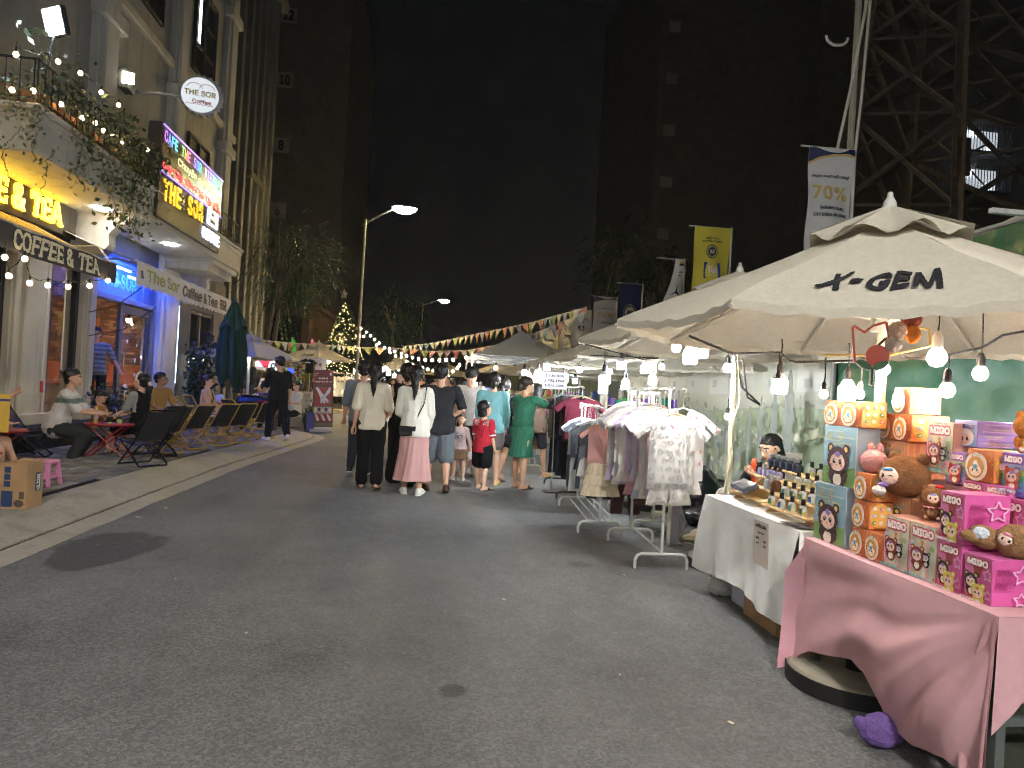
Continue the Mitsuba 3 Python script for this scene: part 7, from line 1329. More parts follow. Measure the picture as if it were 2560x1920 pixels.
# far stalls: shelves of bright goods
def shelf_stall(label, x0, x1, y, seed, zs=(.5, .85, 1.2), n=26):
    k = thing('goods_shelf', label, 'shelf'); r = np.random.default_rng(seed); m = M()
    for z in zs: m.add(span([x0, y, z - .02], [x1, y + .3, z]), rgb(190, 186, 176))
    for x in (x0, x1): m.add(span([x - .02, y, 0], [x + .02, y + .3, zs[-1] + .35]), rgb(180, 180, 176))
    put(k, 'frame', m)
    for z in zs:
        for i in range(n // 2):
            w = (x1 - x0) / (n // 2); x = x0 + (i + .5) * w; h = r.uniform(.08, .26); put(k, 'item', M().add(bev([x - w * .42, y + .03, z], [x + w * .42, y + .2, z + h], .012), rgb(*r.integers(40, 240, 3)), .5))
shelf_stall('shelf of bright goods under the gazebo', 1.3, 3.2, 18.6, 51); shelf_stall('shelf of small goods past the tan trousers', 2.4, 4.2, 15.2, 52); shelf_stall('shelf of red and white goods behind the walkers', -1.25, .1, 30, 53); shelf_stall('shelf of toys beyond the fourth parasol', 3.2, 4.6, 12.8, 54)
# far left clothes stall
for (l, a, b) in (('far left rack with the two white tees', (-4.35, 30), (-3.6, 30.0)), ('far left rack with pale pink and blue shirts', (-3.5, 30), (-2.5, 30.0))):
    k = thing('clothes_rack', l, 'clothes rack'); put(k, 'rail', M().add(rod([*a, 1.68], [*b, 1.68], .02), rgb(206, 196, 170)))
    for c in (a, b): put(k, 'post', M().add(rod([*c, .15], [*c, 1.68], .02), rgb(150, 150, 150)))
struct('far_platform', M().add(bev([-5.6, 29.4, 0], [-1.6, 31.4, .17], .02), rgb(150, 132, 104)), 'concrete')
hang('left white tee on the far left rack', -4.12, 29.95, 1.56, tee_shape(.24, .86, .16, .07), rgb(222, 220, 210), 210, 0, zr=1.69, marks=[(blob(0, -.25, .07, .12), rgb(90, 90, 96))]); hang('right white tee on the far left rack', -3.72, 29.95, 1.56, tee_shape(.24, .86, .16, .07), rgb(222, 220, 210), 211, 0, zr=1.69, marks=[(sbox(-.12, -.26, .12, -.2), rgb(120, 120, 120))])
for i in range(12): hang(f'{ORD[i]} pale shirt right of the white tees on the far left rack', -3.42 + i * .08, 29.95, 1.58, tee_shape(.2, .7, .12, .06), rgb(*[(222, 190, 180), (214, 170, 160), (190, 204, 214), (170, 190, 200), (214, 206, 190), (196, 160, 140)][i % 6]), 220 + i, 1.3, group='pale shirts packed on the far left rack', zr=1.69, step=.09)
hang('black tee hung high at the far left stall', -3.45, 20.3, 1.95, tee_shape(.16, .42, .1, .05), rgb(24, 24, 28), 240, 0, zr=2.05, marks=[(sbox(-.07, -.14, .07, -.11), WHITE)]); hang('cream tee hung beside the black one at the far left stall', -3.12, 20.4, 1.98, tee_shape(.16, .42, .1, .05), rgb(222, 214, 196), 241, 0, zr=2.08, marks=[(blob(0, -.2, .04, .05), rgb(180, 110, 90))])
for i in range(5): hang(f'{ORD[i]} dark skirt from the left at the far left stall', -5.2 + i * .09, 19.8, 1.40, skirt_shape(.13, .52), rgb(52, 62, 66), 250 + i, 1.0, group='dark skirts hanging at the far left stall', cat='skirt', name='hanging_skirt', zr=1.56, step=.08)
k = thing('clothes_rack', 'rail with yellow hangers at the far left stall', 'clothes rack'); put(k, 'rail', M().add(rod([-5.3, 19.8, 1.57], [-4.3, 19.8, 1.60], .014), rgb(220, 216, 206))); put(k, 'post', M().add(rod([-5.3, 19.8, 0], [-5.3, 19.8, 1.57], .014), STEEL)); put(k, 'post', M().add(rod([-4.3, 19.8, 0], [-4.3, 19.8, 1.6], .014), STEEL))
m = M()
for i in range(10): x = -5.2 + i * .09; m.add(tube([[x, 19.68, 1.48], [x, 19.8, 1.54], [x, 19.92, 1.48]], .008, 5), rgb(214, 170, 70))
put(k, 'yellow_hangers', m, kind='stuff')
# things on the ground behind the racks
k = thing('electric_fan', 'grey box fan standing on the road behind the nearest rack', 'fan'); fo = np.array([2.40, 6.55, .0])
def fw_(m_): return mv(m_, fo, rz=1.15)
sh = sbox(-.13, .03, .13, .37).buffer(.04)
put(k, 'housing', M().add(fw_(frame(ext(sh.difference(blob(0, .19, .115, .115, 40)), .07), [0, .035, 0], [1, 0, 0], [0, 0, 1])), rgb(128, 130, 136), .4, 30)); put(k, 'front_trim', M().add(fw_(frame(ext(sh.buffer(.008).difference(sh.buffer(-.012)), .03), [0, .07, 0], [1, 0, 0], [0, 0, 1])), rgb(216, 216, 212), .4, 30))
gl = M()
for j, rr in enumerate((.03, .05, .07, .09, .11, .128)): gl.add(fw_(tube([[rr * math.cos(a), -.035 - .05 * math.cos(rr * 11), .19 + rr * math.sin(a)] for a in np.linspace(0, 2 * PI, 33)], .0022, 5)), rgb(150, 152, 158), .4)
for a in np.linspace(0, 2 * PI, 41)[:-1]: gl.add(fw_(tube([[rr * math.cos(a), -.035 - .05 * math.cos(rr * 11), .19 + rr * math.sin(a)] for rr in (.03, .07, .11, .128)] + [[.128 * math.cos(a), -.01, .19 + .128 * math.sin(a)], [.128 * math.cos(a), .0, .19 + .128 * math.sin(a)]], .0018, 4)), rgb(150, 152, 158), .4)
put(k, 'grille', gl); bl = M()
for i in range(5):
    a = i * 2 * PI / 5; bl.add(fw_(grid(lambda u, v: np.column_stack([(.02 + .09 * u) * np.cos(a + .9 * v), -.03 + .03 * v, .19 + (.02 + .09 * u) * np.sin(a + .9 * v)]), 5, 5)), rgb(96, 98, 104), .3, True)
put(k, 'blades', bl); put(k, 'hub', M().add(fw_(mv(lathe([(0, 0), (.034, 0), (.034, .012), (0, .016)], 20), (0, -.085, .19), rx=PI / 2)), rgb(110, 112, 118), .4))
for s in (-1, 1): put(k, 'foot', M().add(fw_(bev([s * .10 - .03, -.07, 0], [s * .10 + .03, .10, .03], .01)), rgb(120, 122, 128), .4))
def shoe_clog(label, p, yaw):
    k = thing('clog_shoe', label, 'shoe', None); b = organic(hull(ell([0, -.05, .02], (.035, .045, .02)), ell([0, .07, .02], (.045, .05, .02))) + hull(ell([0, .03, .045], (.040, .045, .03)), ell([0, .085, .03], (.038, .03, .02))), .012, 4)
    put(k, 'body', M().add(mv(b, p, yaw), rgb(214, 204, 168), .5, True)); m = M()
    for x, y_ in ((-.02, .05), (0, .075), (.02, .05), (-.03, .03), (.03, .03), (0, .045)): m.add(mv(ell([x, y_, .068 - abs(x) * .35 - max(0, y_ - .05) * .4], (.005, .005, .003), 8), p, yaw), rgb(60, 54, 46))
    put(k, 'holes', m); put(k, 'strap', M().add(mv(tube([[-.04, .0, .045], [-.03, -.07, .062], [.03, -.07, .062], [.04, 0, .045]], .008, 6), p, yaw), rgb(206, 196, 160)))
shoe_clog('cream clog lying in front of the white draped table', (2.62, 6.64, .004), 1.2); shoe_clog('cream clog tipped behind the other clog', (2.74, 6.78, .02), .6)
v, f = ICO[3]; q = v * (1 + .35 * (meshkit.fbm(v * 2.2 + 3, 4)[:, None] - .5) + .22 * np.abs(meshkit.fbm(v * 5, 3)[:, None] - .5)); one('rubbish_bag', 'shiny crumpled black plastic sack behind the racks', 'bag', M().add((q * [.30, .25, .34] + [3.10, 7.9, .27], f), rgb(16, 16, 18), .22, True)); one('rubbish_bag', 'flatter black plastic sack lying in front of the crumpled one', 'bag', M().add((q[:, [1, 0, 2]] * [.33, .22, .12] + [3.12, 7.45, .10], f[:, ::-1]), rgb(16, 16, 18), .22, True))
k = thing('carrier_bag', 'red and white carrier bag beside the second parasol pole', 'bag'); put(k, 'red_body', M().add(mv(organic(hull(ell([0, 0, .06], (.13, .09, .06)), ell([0, 0, .30], (.13, .07, .04))), .03, 3), (2.92, 6.7, 0)), rgb(210, 44, 40), .4, True)); put(k, 'white_top', M().add(mv(organic(hull(ell([0, 0, .31], (.132, .072, .04)), ell([.02, 0, .50], (.09, .05, .03))), .03, 3), (2.92, 6.7, 0)), rgb(226, 214, 206), .4, True))
k = thing('wall_socket', 'small beige extension socket on the road', 'socket'); put(k, 'body', M().add(bev([2.66, 8.02, 0], [2.80, 8.12, .045], .006), rgb(206, 198, 170), .4)); put(k, 'holes', M().add(span([2.70, 8.018, .02], [2.71, 8.02, .03]), BLACK).add(span([2.74, 8.018, .02], [2.75, 8.02, .03]), BLACK))
for i, (pts, c) in enumerate((([(2.45, 7.6, .006), (2.3, 7.4, .006), (2.35, 7.1, .006), (2.6, 6.9, .006)], (40, 40, 44)), ([(2.55, 7.2, .006), (2.9, 7.5, .006), (3.1, 7.2, .006)], (210, 206, 200)), ([(2.5, 6.55, .006), (2.62, 6.4, .006), (2.7, 6.6, .03), (2.8, 6.7, .006)], (210, 206, 200)))): one('ground_cable', ['dark cable loop lying behind the fan', 'white cable lying left of the black sack', 'short white cable near the cream clogs'][i], 'cable', M().add(tube(np.array([np.interp(np.linspace(0, len(pts) - 1, 24), range(len(pts)), np.array(pts)[:, q]) for q in range(3)]).T, .005, 5), rgb(*c)))
one('brown_trousers', 'dark brown trousers hanging low behind the nearest rack', 'trousers', M().add(mv(fabric(trouser_shape(.15, .5), .03, .05, 5)[:2], (2.12, 7.35, .62)), rgb(62, 40, 34), .85, 55), 'cloth')
for i, (x, y, s) in enumerate(((.55, 4.6, 1), (-.9, 3.9, .7), (1.35, 2.9, 1), (.2, 6.6, .6), (-2.55, 7.4, 1.2), (-2.62, 6.9, 1.4), (1.55, 5.3, .9), (-1.6, 4.9, .6), (1.0, 3.4, .6))): one('litter_scrap', f'{ORD[i]} of the small pale scraps of litter on the road', 'litter', M().add(mv(bev([-.014, -.008, 0], [.014, .008, .004], .001), (x, y, .004), s * 2, s=s), rgb(190, 180, 150), .8), group='scraps of litter on the road')
scene['linen'] = two({'type': 'bumpmap', 'scale': 1.0, 'arbitrary': mikit.proc(lambda p, n, uv: .004 * mikit.fbm(p.x * 7, p.y * 7, p.z * 7, 3) + .0004 * mikit.noise(p.x * 400, p.y * 400, p.z * 400), eps=2e-3),
    'bsdf': {'type': 'principled', 'base_color': mikit.proc(mottled(30, .94, 1.06)), 'roughness': .9, 'specular': .25}})
# ================================================================== perfume table with a white cloth
def steel_table(label, x0, x1, y0, y1, zt, col=rgb(96, 100, 102), foot=None):
    k = thing('market_table', label, 'table'); put(k, 'tabletop', M().add(bev([x0, y0, zt - .03], [x1, y1, zt], .006), rgb(190, 186, 176), .5))
    for x in (x0 + .03, x1 - .03):
        for y in (y0 + .03, y1 - .03):
            put(k, 'leg', M().add(span([x - .018, y - .018, .03], [x + .018, y + .018, zt - .03]), col, .45)); put(k, 'foot_cap', M().add(bev([x - .024, y - .024, .0], [x + .024, y + .024, .11 if foot is not None else .03], .006), foot if foot is not None else BLACK, .7))
    for y in (y0 + .03, y1 - .03): put(k, 'rail', M().add(span([x0 + .03, y - .012, .30], [x1 - .03, y + .012, .33]), col, .45))
    put(k, 'rail', M().add(span([x1 - .042, y0 + .03, .30], [x1 - .018, y1 - .03, .33]), col, .45)); return k
steel_table('steel table under the white cloth, its leg ends wrapped in white tape', 2.06, 2.72, 3.68, 4.92, .685, foot=rgb(206, 200, 186))
WT = rgb(222, 222, 216)
def drape(x0, x1, y0, y1, zt, hem_f, hem_n, hem_e, bulge, seed, nf=90, corner=.10):
    """Cloth over a table: top, the street side (x0), the near end (y0) and the far end (y1); hems are heights along each side."""
    o = seed * 1.7
    def side(u, v):       # street side, u from far to near
        y = y1 - (y1 - y0) * u; h = np.array(hem_f(u)); z = zt - (zt - h) * v; out = bulge(u, v)
        y = y + (u - .5) * -.03 * v - (u - .5) * .012; return np.column_stack([x0 - .006 - out, y, z + .003 * (1 - v)])
    def near(u, v):
        x = x0 - .006 - .028 * v * (1 - u) + (x1 - x0) * u; h = np.array(hem_n(u)); z = zt + .003 * (1 - v) - (zt - h) * v
        return np.column_stack([x, y0 - .006 - .02 * v - .03 * v * np.sin(u * 14 + o) ** 2, z])
    def far(u, v):
        x = x0 + (x1 - x0) * u; h = np.array(hem_e(u)); z = zt - (zt - h) * v
        return np.column_stack([x, y1 + .004 + .02 * v + .04 * v * np.sin(u * 12 + o) ** 2, z])
    def top(u, v): return np.column_stack([x0 - .006 + (x1 - x0) * u, y0 - .006 + (y1 - y0 + .012) * v, zt + .003 + .002 * np.sin(9 * u + 7 * v)])
    return [grid(top, 20, 24), grid(side, nf, 40), grid(near, 30, 24), grid(far, 30, 24)]
def bw(u, v):
    return v * (.02 + .05 * np.exp(-((u - .02) / .10) ** 2) + .05 * np.exp(-((u - .98) / .05) ** 2) + .016 * np.sin(u * 17 + 1.2 * v + 1) + .010 * np.sin(u * 39 - 2 * v)) + .012 * np.sin(PI * v) * np.sin(u * 6 + 2)
hw = lambda u: np.interp(u, [0, .15, .4, .65, .83, .95, 1], [.17, .16, .20, .17, .13, .16, .30])
hn = lambda u: np.interp(u, [0, .12, .3, .7, 1], [.30, .52, .40, .46, .5]); hf = lambda u: np.interp(u, [0, .2, 1], [.17, .25, .4])
m = M()
for g_ in drape(2.03, 2.74, 3.64, 4.95, .69, hw, hn, hf, bw, 1): m.add(g_, WT, .85, True)
one('table_cloth', 'white cloth draped over the perfume table', 'tablecloth', m, 'linen')
k = thing('paper_notice', 'paper notice headed NƯỚC HOA pinned to the white cloth', 'notice'); nx = [0, -1, 0]
def nb(sh, c, i, r=.6): v, f = frame(ext(sh, .001), [2.012 - .0012 * i, 4.10, .41], [0, -1, .02], [-.03, -.06, 1]); return v, f
put(k, 'sheet', M().add(nb(sbox(0, 0, .185, .262), 0, 10), rgb(206, 190, 176), .6)); m = M()
for sh in (fit(text2d('NƯỚC HOA', 1, True), .13, .026, .092, .235), fit(text2d('CHIẾT 10ML', 1), .08, .012, .092, .195), fit(text2d('NAM', 1), .035, .012, .05, .16), fit(text2d('100K', 1), .035, .012, .14, .15), fit(text2d('NỮ', 1), .03, .012, .05, .13), fit(text2d('120K', 1), .035, .012, .14, .12)): m.add(nb(sh, 0, 12), rgb(50, 46, 46), .7, False)
put(k, 'lettering', m)
k = thing('price_card', 'standing grey card reading NƯỚC HOA at the back of the perfume table', 'sign'); put(k, 'card', M().add(mv(bev([-.06, -.003, 0], [.06, .003, .20], .002), (2.64, 4.86, .83), -.1, -.08), rgb(196, 196, 192), .6)); m = M()
for s, w, z in (('NƯỚC HOA', .09, .14), ('giá sỉ', .05, .10)): m.add(mv(frame(ext(fit(text2d(s, 1, True), w, .016, 0, z), .001), [0, -.0035, 0], [1, 0, 0], [0, 0, 1]), (2.64, 4.86, .83), -.1, -.08), rgb(70, 66, 70))
put(k, 'lettering', m); put(k, 'foot', M().add(bev([2.57, 4.84, .695], [2.71, 4.92, .835], .006), rgb(170, 150, 120)))
PINE = rgb(206, 168, 108)
def step_rack(label, x, y, n, L, w=.085, h=.062, yaw=0.):
    k = thing('wooden_riser', label, 'display stand')
    for i in range(n):
        zt = .70 + h * (i + 1) - .02
        put(k, 'step', M().add(mv(bev([w * i, -L / 2, zt - .012], [w * i + w * .85, L / 2, zt], .002), (x, y, 0), yaw), PINE, .6), 'worn')
    for s in (-1, 1): put(k, 'leg', M().add(mv(tm(m3.Manifold.hull_points(np.array([[a, s * (L / 2 - .06) + o, z] for o in (0, .012) for a, z in ((.01, .697), (.03, .697), (w * n - .03, .70 + h * n - .04), (w * n - .01, .697))]))), (x, y, 0), yaw), PINE * .9, .6), 'worn')
    return lambda i, t: (x + (w * i + w * .42) * math.cos(yaw) - t * math.sin(yaw), y + (w * i + w * .42) * math.sin(yaw) + t * math.cos(yaw), .70 + h * (i + 1) - .02)
def perfume(label, p, body, cap, s=1., kind=0, lab=None, group=None, liquid=None):
    k = thing('perfume_bottle', label, 'bottle', group); p = np.array(p)
    if kind == 0: prof = [(.001, 0), (.016, 0), (.0175, .002), (.0175, .038), (.015, .044), (.008, .047), (.008, .050)]; cr, ch, cz = .0095, .026, .049
    else: prof = [(.001, 0), (.026, 0), (.029, .004), (.029, .046), (.022, .058), (.010, .062), (.010, .066)]; cr, ch, cz = .018, .022, .064
    put(k, 'body', M().add(mv(lathe(prof, 16), p, s=s), body, .06, 35)); 
    if liquid is not None: put(k, 'liquid', M().add(mv(lathe([(.001, .004), (.0168 if kind == 0 else .028, .004), (.0180 if kind == 0 else .0293, .006), (.0180 if kind == 0 else .0293, .022), (.001, .023)], 16), p, s=s), liquid, .1, 35))
    put(k, 'cap', M().add(mv(lathe([(.001, cz), (cr, cz), (cr * 1.04, cz + ch), (cr * .9, cz + ch + .002), (.001, cz + ch + .002)], 14), p, s=s), cap, .25, 35), 'metal' if cap[0] > .25 else 'paint')
    if lab is not None: put(k, 'label', M().add(mv(grid(lambda u, v: np.column_stack([-.0184 * np.cos((u - .5) * 1.6) * (1 if kind == 0 else 1.62), -.0184 * np.sin((u - .5) * 1.6) * (1 if kind == 0 else 1.62), .010 + .024 * v]), 6, 2), p, s=s), lab, .5))
CLR, SIL = rgb(206, 210, 206), rgb(214, 214, 216)
st = step_rack('pine stepped stand holding the clear black capped bottles at the near end', 2.12, 4.02, 4, .56)
LC = [(60, 110, 80), (50, 80, 150), (80, 140, 130), (40, 90, 60)]
for i in range(4):
    for j in range(5 if i else 4):
        t = .20 - j * (.125 if i == 0 else .105)
        perfume(f'black capped clear bottle, {ORD[j]} from the far end, {ORD[i]} step, near stand', st(i, t), CLR * (.9 + .1 * ((i + j) % 2)), BLACK, 1.25, 0, rgb(*LC[(i * 2 + j) % 4]) if i < 2 else rgb(200, 186, 130), 'clear black capped perfume bottles on the near pine stand', rgb(*[(206, 196, 120), (190, 206, 200), (214, 204, 170)][(i + j) % 3]))
st2 = step_rack('lower pine stepped stand at the far end with silver capped bottles', 2.16, 4.62, 4, .50)
for j in range(5): perfume(f'{ORD[j]} silver capped dark bottle in the back row of the far stand', st2(3, .2 - j * .085), rgb(46, 50, 66), SIL, 1.05, 1, None, 'silver capped dark bottles in the back row of the far stand')
for j in range(5): perfume(f'{ORD[j]} small violet tinted bottle on the far stand', st2(2, .2 - j * .07), rgb(160, 150, 190), BLACK if j != 1 else SIL, 1.15, 0, None, 'small violet tinted bottles on the far stand')
perfume('silver capped round bottle at the front of the far stand', st2(1, -.10), rgb(170, 174, 180), SIL, 1.15, 1); perfume('brown bottle beside the silver capped round bottle', st2(1, -.20), rgb(90, 56, 34), SIL, 1.15, 1); perfume('milky white bottle with a white cap between the two stands', (2.42, 4.32, .80), rgb(206, 222, 220), rgb(226, 230, 228), 1.35, 1); perfume('tall black capped amber bottle behind the milky white bottle', (2.55, 4.42, .86), rgb(120, 80, 44), BLACK, 1.2, 1); perfume('dark square shouldered bottle at the back of the far stand', (2.50, 4.55, .90), rgb(36, 36, 44), BLACK, 1.2, 1)
one('wooden_riser', 'small pine block stand under the milky white bottle', 'display stand', M().add(bev([2.34, 4.26, .695], [2.5, 4.40, .80], .004), PINE, .6).add(bev([2.47, 4.36, .695], [2.64, 4.6, .86], .004), PINE * .92, .6), 'worn')
k = thing('tester_box', 'slanted grey box of perfume testers with glints at the far end of the table', 'box'); B2 = lambda m_: mv(m_, (2.13, 4.66, .765), -.15, 0, -.42)
put(k, 'tray', M().add(B2(bev([0, -.15, 0], [.11, .15, .03], .003)), rgb(66, 70, 92), .3)); m = M()
for i in range(14): m.add(B2(bev([.006, -.142 + i * .0205, .03], [.104, -.142 + i * .0205 + .015, .037], .002)), rgb(150, 152, 164), .22)
put(k, 'tester_strips', m, 'metal', kind='stuff')
k = thing('leaflet', 'dark printed leaflet at the near corner of the perfume table', 'leaflet'); put(k, 'sheet', M().add(grid(lambda u, v: np.column_stack([2.03 + .28 * u, 3.66 + .22 * v, .697 + .012 * (1 - u) ** 2 + .004 * np.sin(5 * v)]), 8, 6), rgb(64, 62, 70), .35, True)); put(k, 'print', M().add(frame(ext(blob(0, 0, .07, .06), .001), (2.22, 3.74, .7035), [1, 0, 0], [0, 1, 0]), rgb(196, 110, 96), .4))
k = thing('cardboard_box', 'cardboard carton standing under the white draped table', 'box'); put(k, 'walls', M().add(bev([2.10, 3.98, 0], [2.5, 4.42, .155], .004), rgb(166, 128, 84), .85), 'worn'); put(k, 'flap', M().add(mv(bev([-.09, -.2, 0], [.09, .2, .004], .001), (2.20, 4.62, .17), 0, 0, .2), rgb(176, 138, 94), .85), 'worn')
one('storage_bin', 'pale lilac plastic bin under the far end of the white draped table', 'bin', M().add(bev([2.14, 4.45, 0], [2.5, 4.70, .15], .01), rgb(176, 178, 200), .4))
v, f = ICO[3]; one('plastic_bag', 'crumpled clear plastic bag by the far leg of the white draped table', 'bag', M().add((v * (1 + .6 * (meshkit.fbm(v * 3, 4)[:, None] - .5)) * [.08, .07, .10] + [2.13, 4.83, .085], f), rgb(190, 190, 184), .15, True)); one('plastic_bag', 'yellow plastic bag between the two draped tables', 'bag', M().add((v * (1 + .5 * (meshkit.fbm(v * 3 + 8, 4)[:, None] - .5)) * [.07, .07, .13] + [2.16, 3.66, .12], f), rgb(214, 176, 30), .35, True))

# ================================================================== toy table with a pink cloth
steel_table('grey steel table under the pink cloth', 1.99, 2.70, 2.23, 3.44, .685, rgb(84, 92, 88))
PK = rgb(196, 146, 152)
hp_ = lambda u: np.interp(u, [0, .03, .07, .12, .25, .38, .46, .52, .57, .63, .72, .86, .95, 1], [.03, .06, .12, .16, .20, .245, .23, .16, .105, .08, .085, .13, .10, .02])
def bp(u, v):
    sw = .07 * np.exp(-((u - .76) / .22) ** 2) * np.sin(PI * np.clip(v, 0, 1) ** 1.3) ** 1 + .03 * v
    rr = np.sqrt(((u - 1.02) * 1.22) ** 2 + (v * .62) ** 2); an = np.arctan2(v * .62, (1.02 - u) * 1.22)
    folds = (.016 * np.sin(an * 11 + rr * 2) + .007 * np.sin(an * 25 + 1)) * np.clip(rr * 2.2, 0, 1) * np.clip(v * 3, 0, 1) + .006 * np.sin(u * 30 + 1.5) * v
    pull = -.03 * np.exp(-((u - .22) / .16) ** 2) * v
    return sw + folds + pull
m = M()
for g_ in drape(1.965, 2.72, 2.21, 3.46, .69, hp_, lambda u: np.interp(u, [0, .1, .3, 1], [.30, .42, .45, .47]), lambda u: np.interp(u, [0, .25, 1], [.10, .42, .5]), bp, 2, 130): m.add(g_, PK, .85, True)
# the far corner of the cloth pulled out to a point, and the gathered fall at the near corner
m.add(grid(lambda u, v: np.column_stack([1.955 - .10 * u * v + .03 * np.sin(4 * v) * u, 3.44 + .20 * u * (1 - .55 * abs(0)) * np.interp(v, [0, .3, .5, 1], [.02, 1, .8, .0]), .69 - .64 * v - .02 * u]), 14, 30), rgb(200, 144, 156), .85, True)
m.add(grid(lambda u, v: np.column_stack([1.945 - .04 * np.sin(u * 7 + 1) * v, 2.20 + .13 * u * (.15 + .85 * np.interp(v, [0, .5, 1], [.1, 1, .55])), .69 - .66 * v]), 24, 30), rgb(198, 144, 150), .85, True)
one('table_cloth', 'pink cloth swagged over the toy table', 'tablecloth', m, 'linen')
def art(m, o, xd, yd, w, h, items, k0=0):      # flat printing on a face: shapes in 0..1 x 0..1
    for i, (sh, c) in enumerate(items):
        s = affinity.scale(sh, w, h, origin=(0, 0)).intersection(sbox(.002, .002, w - .002, h - .002))
        if s.is_empty or s.area < 1e-8: continue
        n = np.cross(xd, yd); m.add(frame(ext(s, .0004), np.asarray(o, float) + n * (.0006 + .0005 * (i + k0)), xd, yd), rgb(*c), .45, False)
def bear(cx, cy, s, fur, face=(236, 200, 184), asp=1., ear=(214, 190, 120), body=True, tuft=(140, 110, 180)):
    """A plain teddy: two round ears, a face patch, dot eyes."""
    B_ = lambda x, y, rx, ry=None: blob(cx + x * s, cy + y * s * asp, rx * s, (ry or rx) * s * asp, 20); it = []
    if body: it += [(B_(0, -.62, .36, .36), fur), (B_(-.34, -.5, .12, .2), fur), (B_(.34, -.5, .12, .2), fur), (B_(0, -.64, .20, .22), (236, 224, 206))]
    it += [(B_(-.38, .38, .17), fur), (B_(.38, .38, .17), fur), (B_(-.38, .38, .09), ear), (B_(.38, .38, .09), ear), (B_(0, 0, .52, .46), fur), (B_(0, -.06, .36, .30), face), (B_(0, .2, .14, .10), tuft)]
    it += [(B_(-.15, -.04, .07, .085), (30, 24, 26)), (B_(.15, -.04, .07, .085), (30, 24, 26)), (B_(-.13, -.01, .022), (240, 240, 240)), (B_(.17, -.01, .022), (240, 240, 240)), (B_(-.24, -.16, .06, .04), (226, 140, 130)), (B_(.24, -.16, .06, .04), (226, 140, 130)), (B_(0, -.15, .03, .02), (180, 80, 80))]
    return it
def cjk(s, w, h, cx, cy): return fit(text2d(s, 1, False, 'cjk'), w, h, cx, cy)
def star(cx, cy, r, asp=1.): return Polygon([(cx + (r if i % 2 == 0 else r * .5) * math.sin(i * PI / 5), cy + (r if i % 2 == 0 else r * .5) * asp * math.cos(i * PI / 5)) for i in range(10)])
def starline(cx, cy, r, asp): s = star(cx, cy, r, asp); return s.buffer(.02).difference(s.buffer(-.012))
def rainbow(cols, hor=True): n = len(cols); return [(sbox(0, i / n, 1, (i + 1) / n) if hor else sbox(i / n, 0, (i + 1) / n, 1), c) for i, c in enumerate(cols)]
R3 = np.random.default_rng(17)
def sparks(n, c, r=.012): return [(blob(R3.random(), R3.random(), r * R3.uniform(.5, 1.2), r * R3.uniform(.5, 1.2), 8), c) for _ in range(n)]
def migo(y, c=(206, 70, 80)): t = fit(text2d('MIGO', 1, True), .74, .13, .5, y); return [(t.buffer(.035), c), (t.buffer(.008), (244, 232, 226))]
def f_blue(): return [(sbox(0, 0, 1, 1), (132, 170, 186)), (Polygon([(0, 0), (1, 0), (1, .34), (.6, .26), (.3, .32), (0, .28)]), (106, 146, 78))] + [(sbox(a, b, a + .5, b + .02), (176, 196, 190)) for a, b in ((.1, .9), (.45, .8), (.0, .74))] + [(cjk('娃三岁', .52, .14, .36, .82), (206, 186, 110)), (fit(text2d('BABY SERIES', 1), .5, .04, .6, .70), (226, 206, 130))] + bear(.5, .42, .62, (66, 42, 42), asp=.82) + sparks(16, (206, 220, 190), .014)
def f_orange(): return [(sbox(0, 0, 1, 1), (206, 116, 60))] + sparks(26, (236, 170, 90), .03) + sparks(8, (180, 70, 40), .012) + [(blob(.5, .46, .42, .44), (230, 214, 190)), (Polygon([(.34, .66), (.38, .95), (.5, .72)]), (236, 226, 206)), (Polygon([(.66, .66), (.62, .95), (.5, .72)]), (236, 226, 206)), (ring(Polygon([(.35, .66), (.385, .93), (.48, .72)]), .014), (140, 90, 50)), (ring(Polygon([(.65, .66), (.615, .93), (.52, .72)]), .014), (140, 90, 50)), (blob(.5, .44, .31, .33), (206, 140, 60)), (blob(.5, .34, .22, .17), (240, 220, 190)), (blob(.5, .56, .09, .09), (236, 230, 220)), (blob(.5, .46, .08, .07), (96, 160, 196)), (blob(.42, .36, .03, .03, 10), (40, 30, 30)), (blob(.58, .36, .03, .03, 10), (40, 30, 30)), (blob(.36, .30, .03, .02, 10), (220, 110, 100)), (blob(.64, .30, .03, .02, 10), (220, 110, 100))]
def s_orange(): return [(sbox(0, 0, 1, 1), (222, 130, 60)), (blob(.5, .5, .46, .46), (232, 170, 70))] + [(blob(.22 + .28 * (i % 3), .25 + .26 * (i // 3), .085, .08, 14), [(110, 150, 80), (226, 210, 190), (206, 120, 110), (170, 190, 200), (230, 200, 150)][i % 5]) for i in range(9)] + [(blob(.22 + .28 * (i % 3), .25 + .26 * (i // 3), .04, .035, 12), (240, 220, 190)) for i in range(9)]
def f_peach(): return [(sbox(0, 0, 1, 1), (216, 158, 110))] + [(sbox(.08 * i, 0, .08 * i + .03, 1), (226, 176, 130)) for i in range(13)] + [(cjk('娃三岁', .42, .12, .3, .86), (96, 70, 60)), (cjk('猫咪系列', .7, .12, .48, .70), (96, 160, 150))] + bear(.42, .32, .62, (92, 62, 40), asp=1.0, body=False, tuft=(220, 200, 70))
def s_peach(): return [(sbox(0, 0, 1, 1), (206, 140, 92))] + [(sbox(.16 * i, 0, .16 * i + .06, 1), (214, 156, 110)) for i in range(7)] + [(blob(.3 + .4 * (i % 2), .25 + .3 * (i // 2), .1, .09, 12), (150, 90, 60)) for i in range(4)]
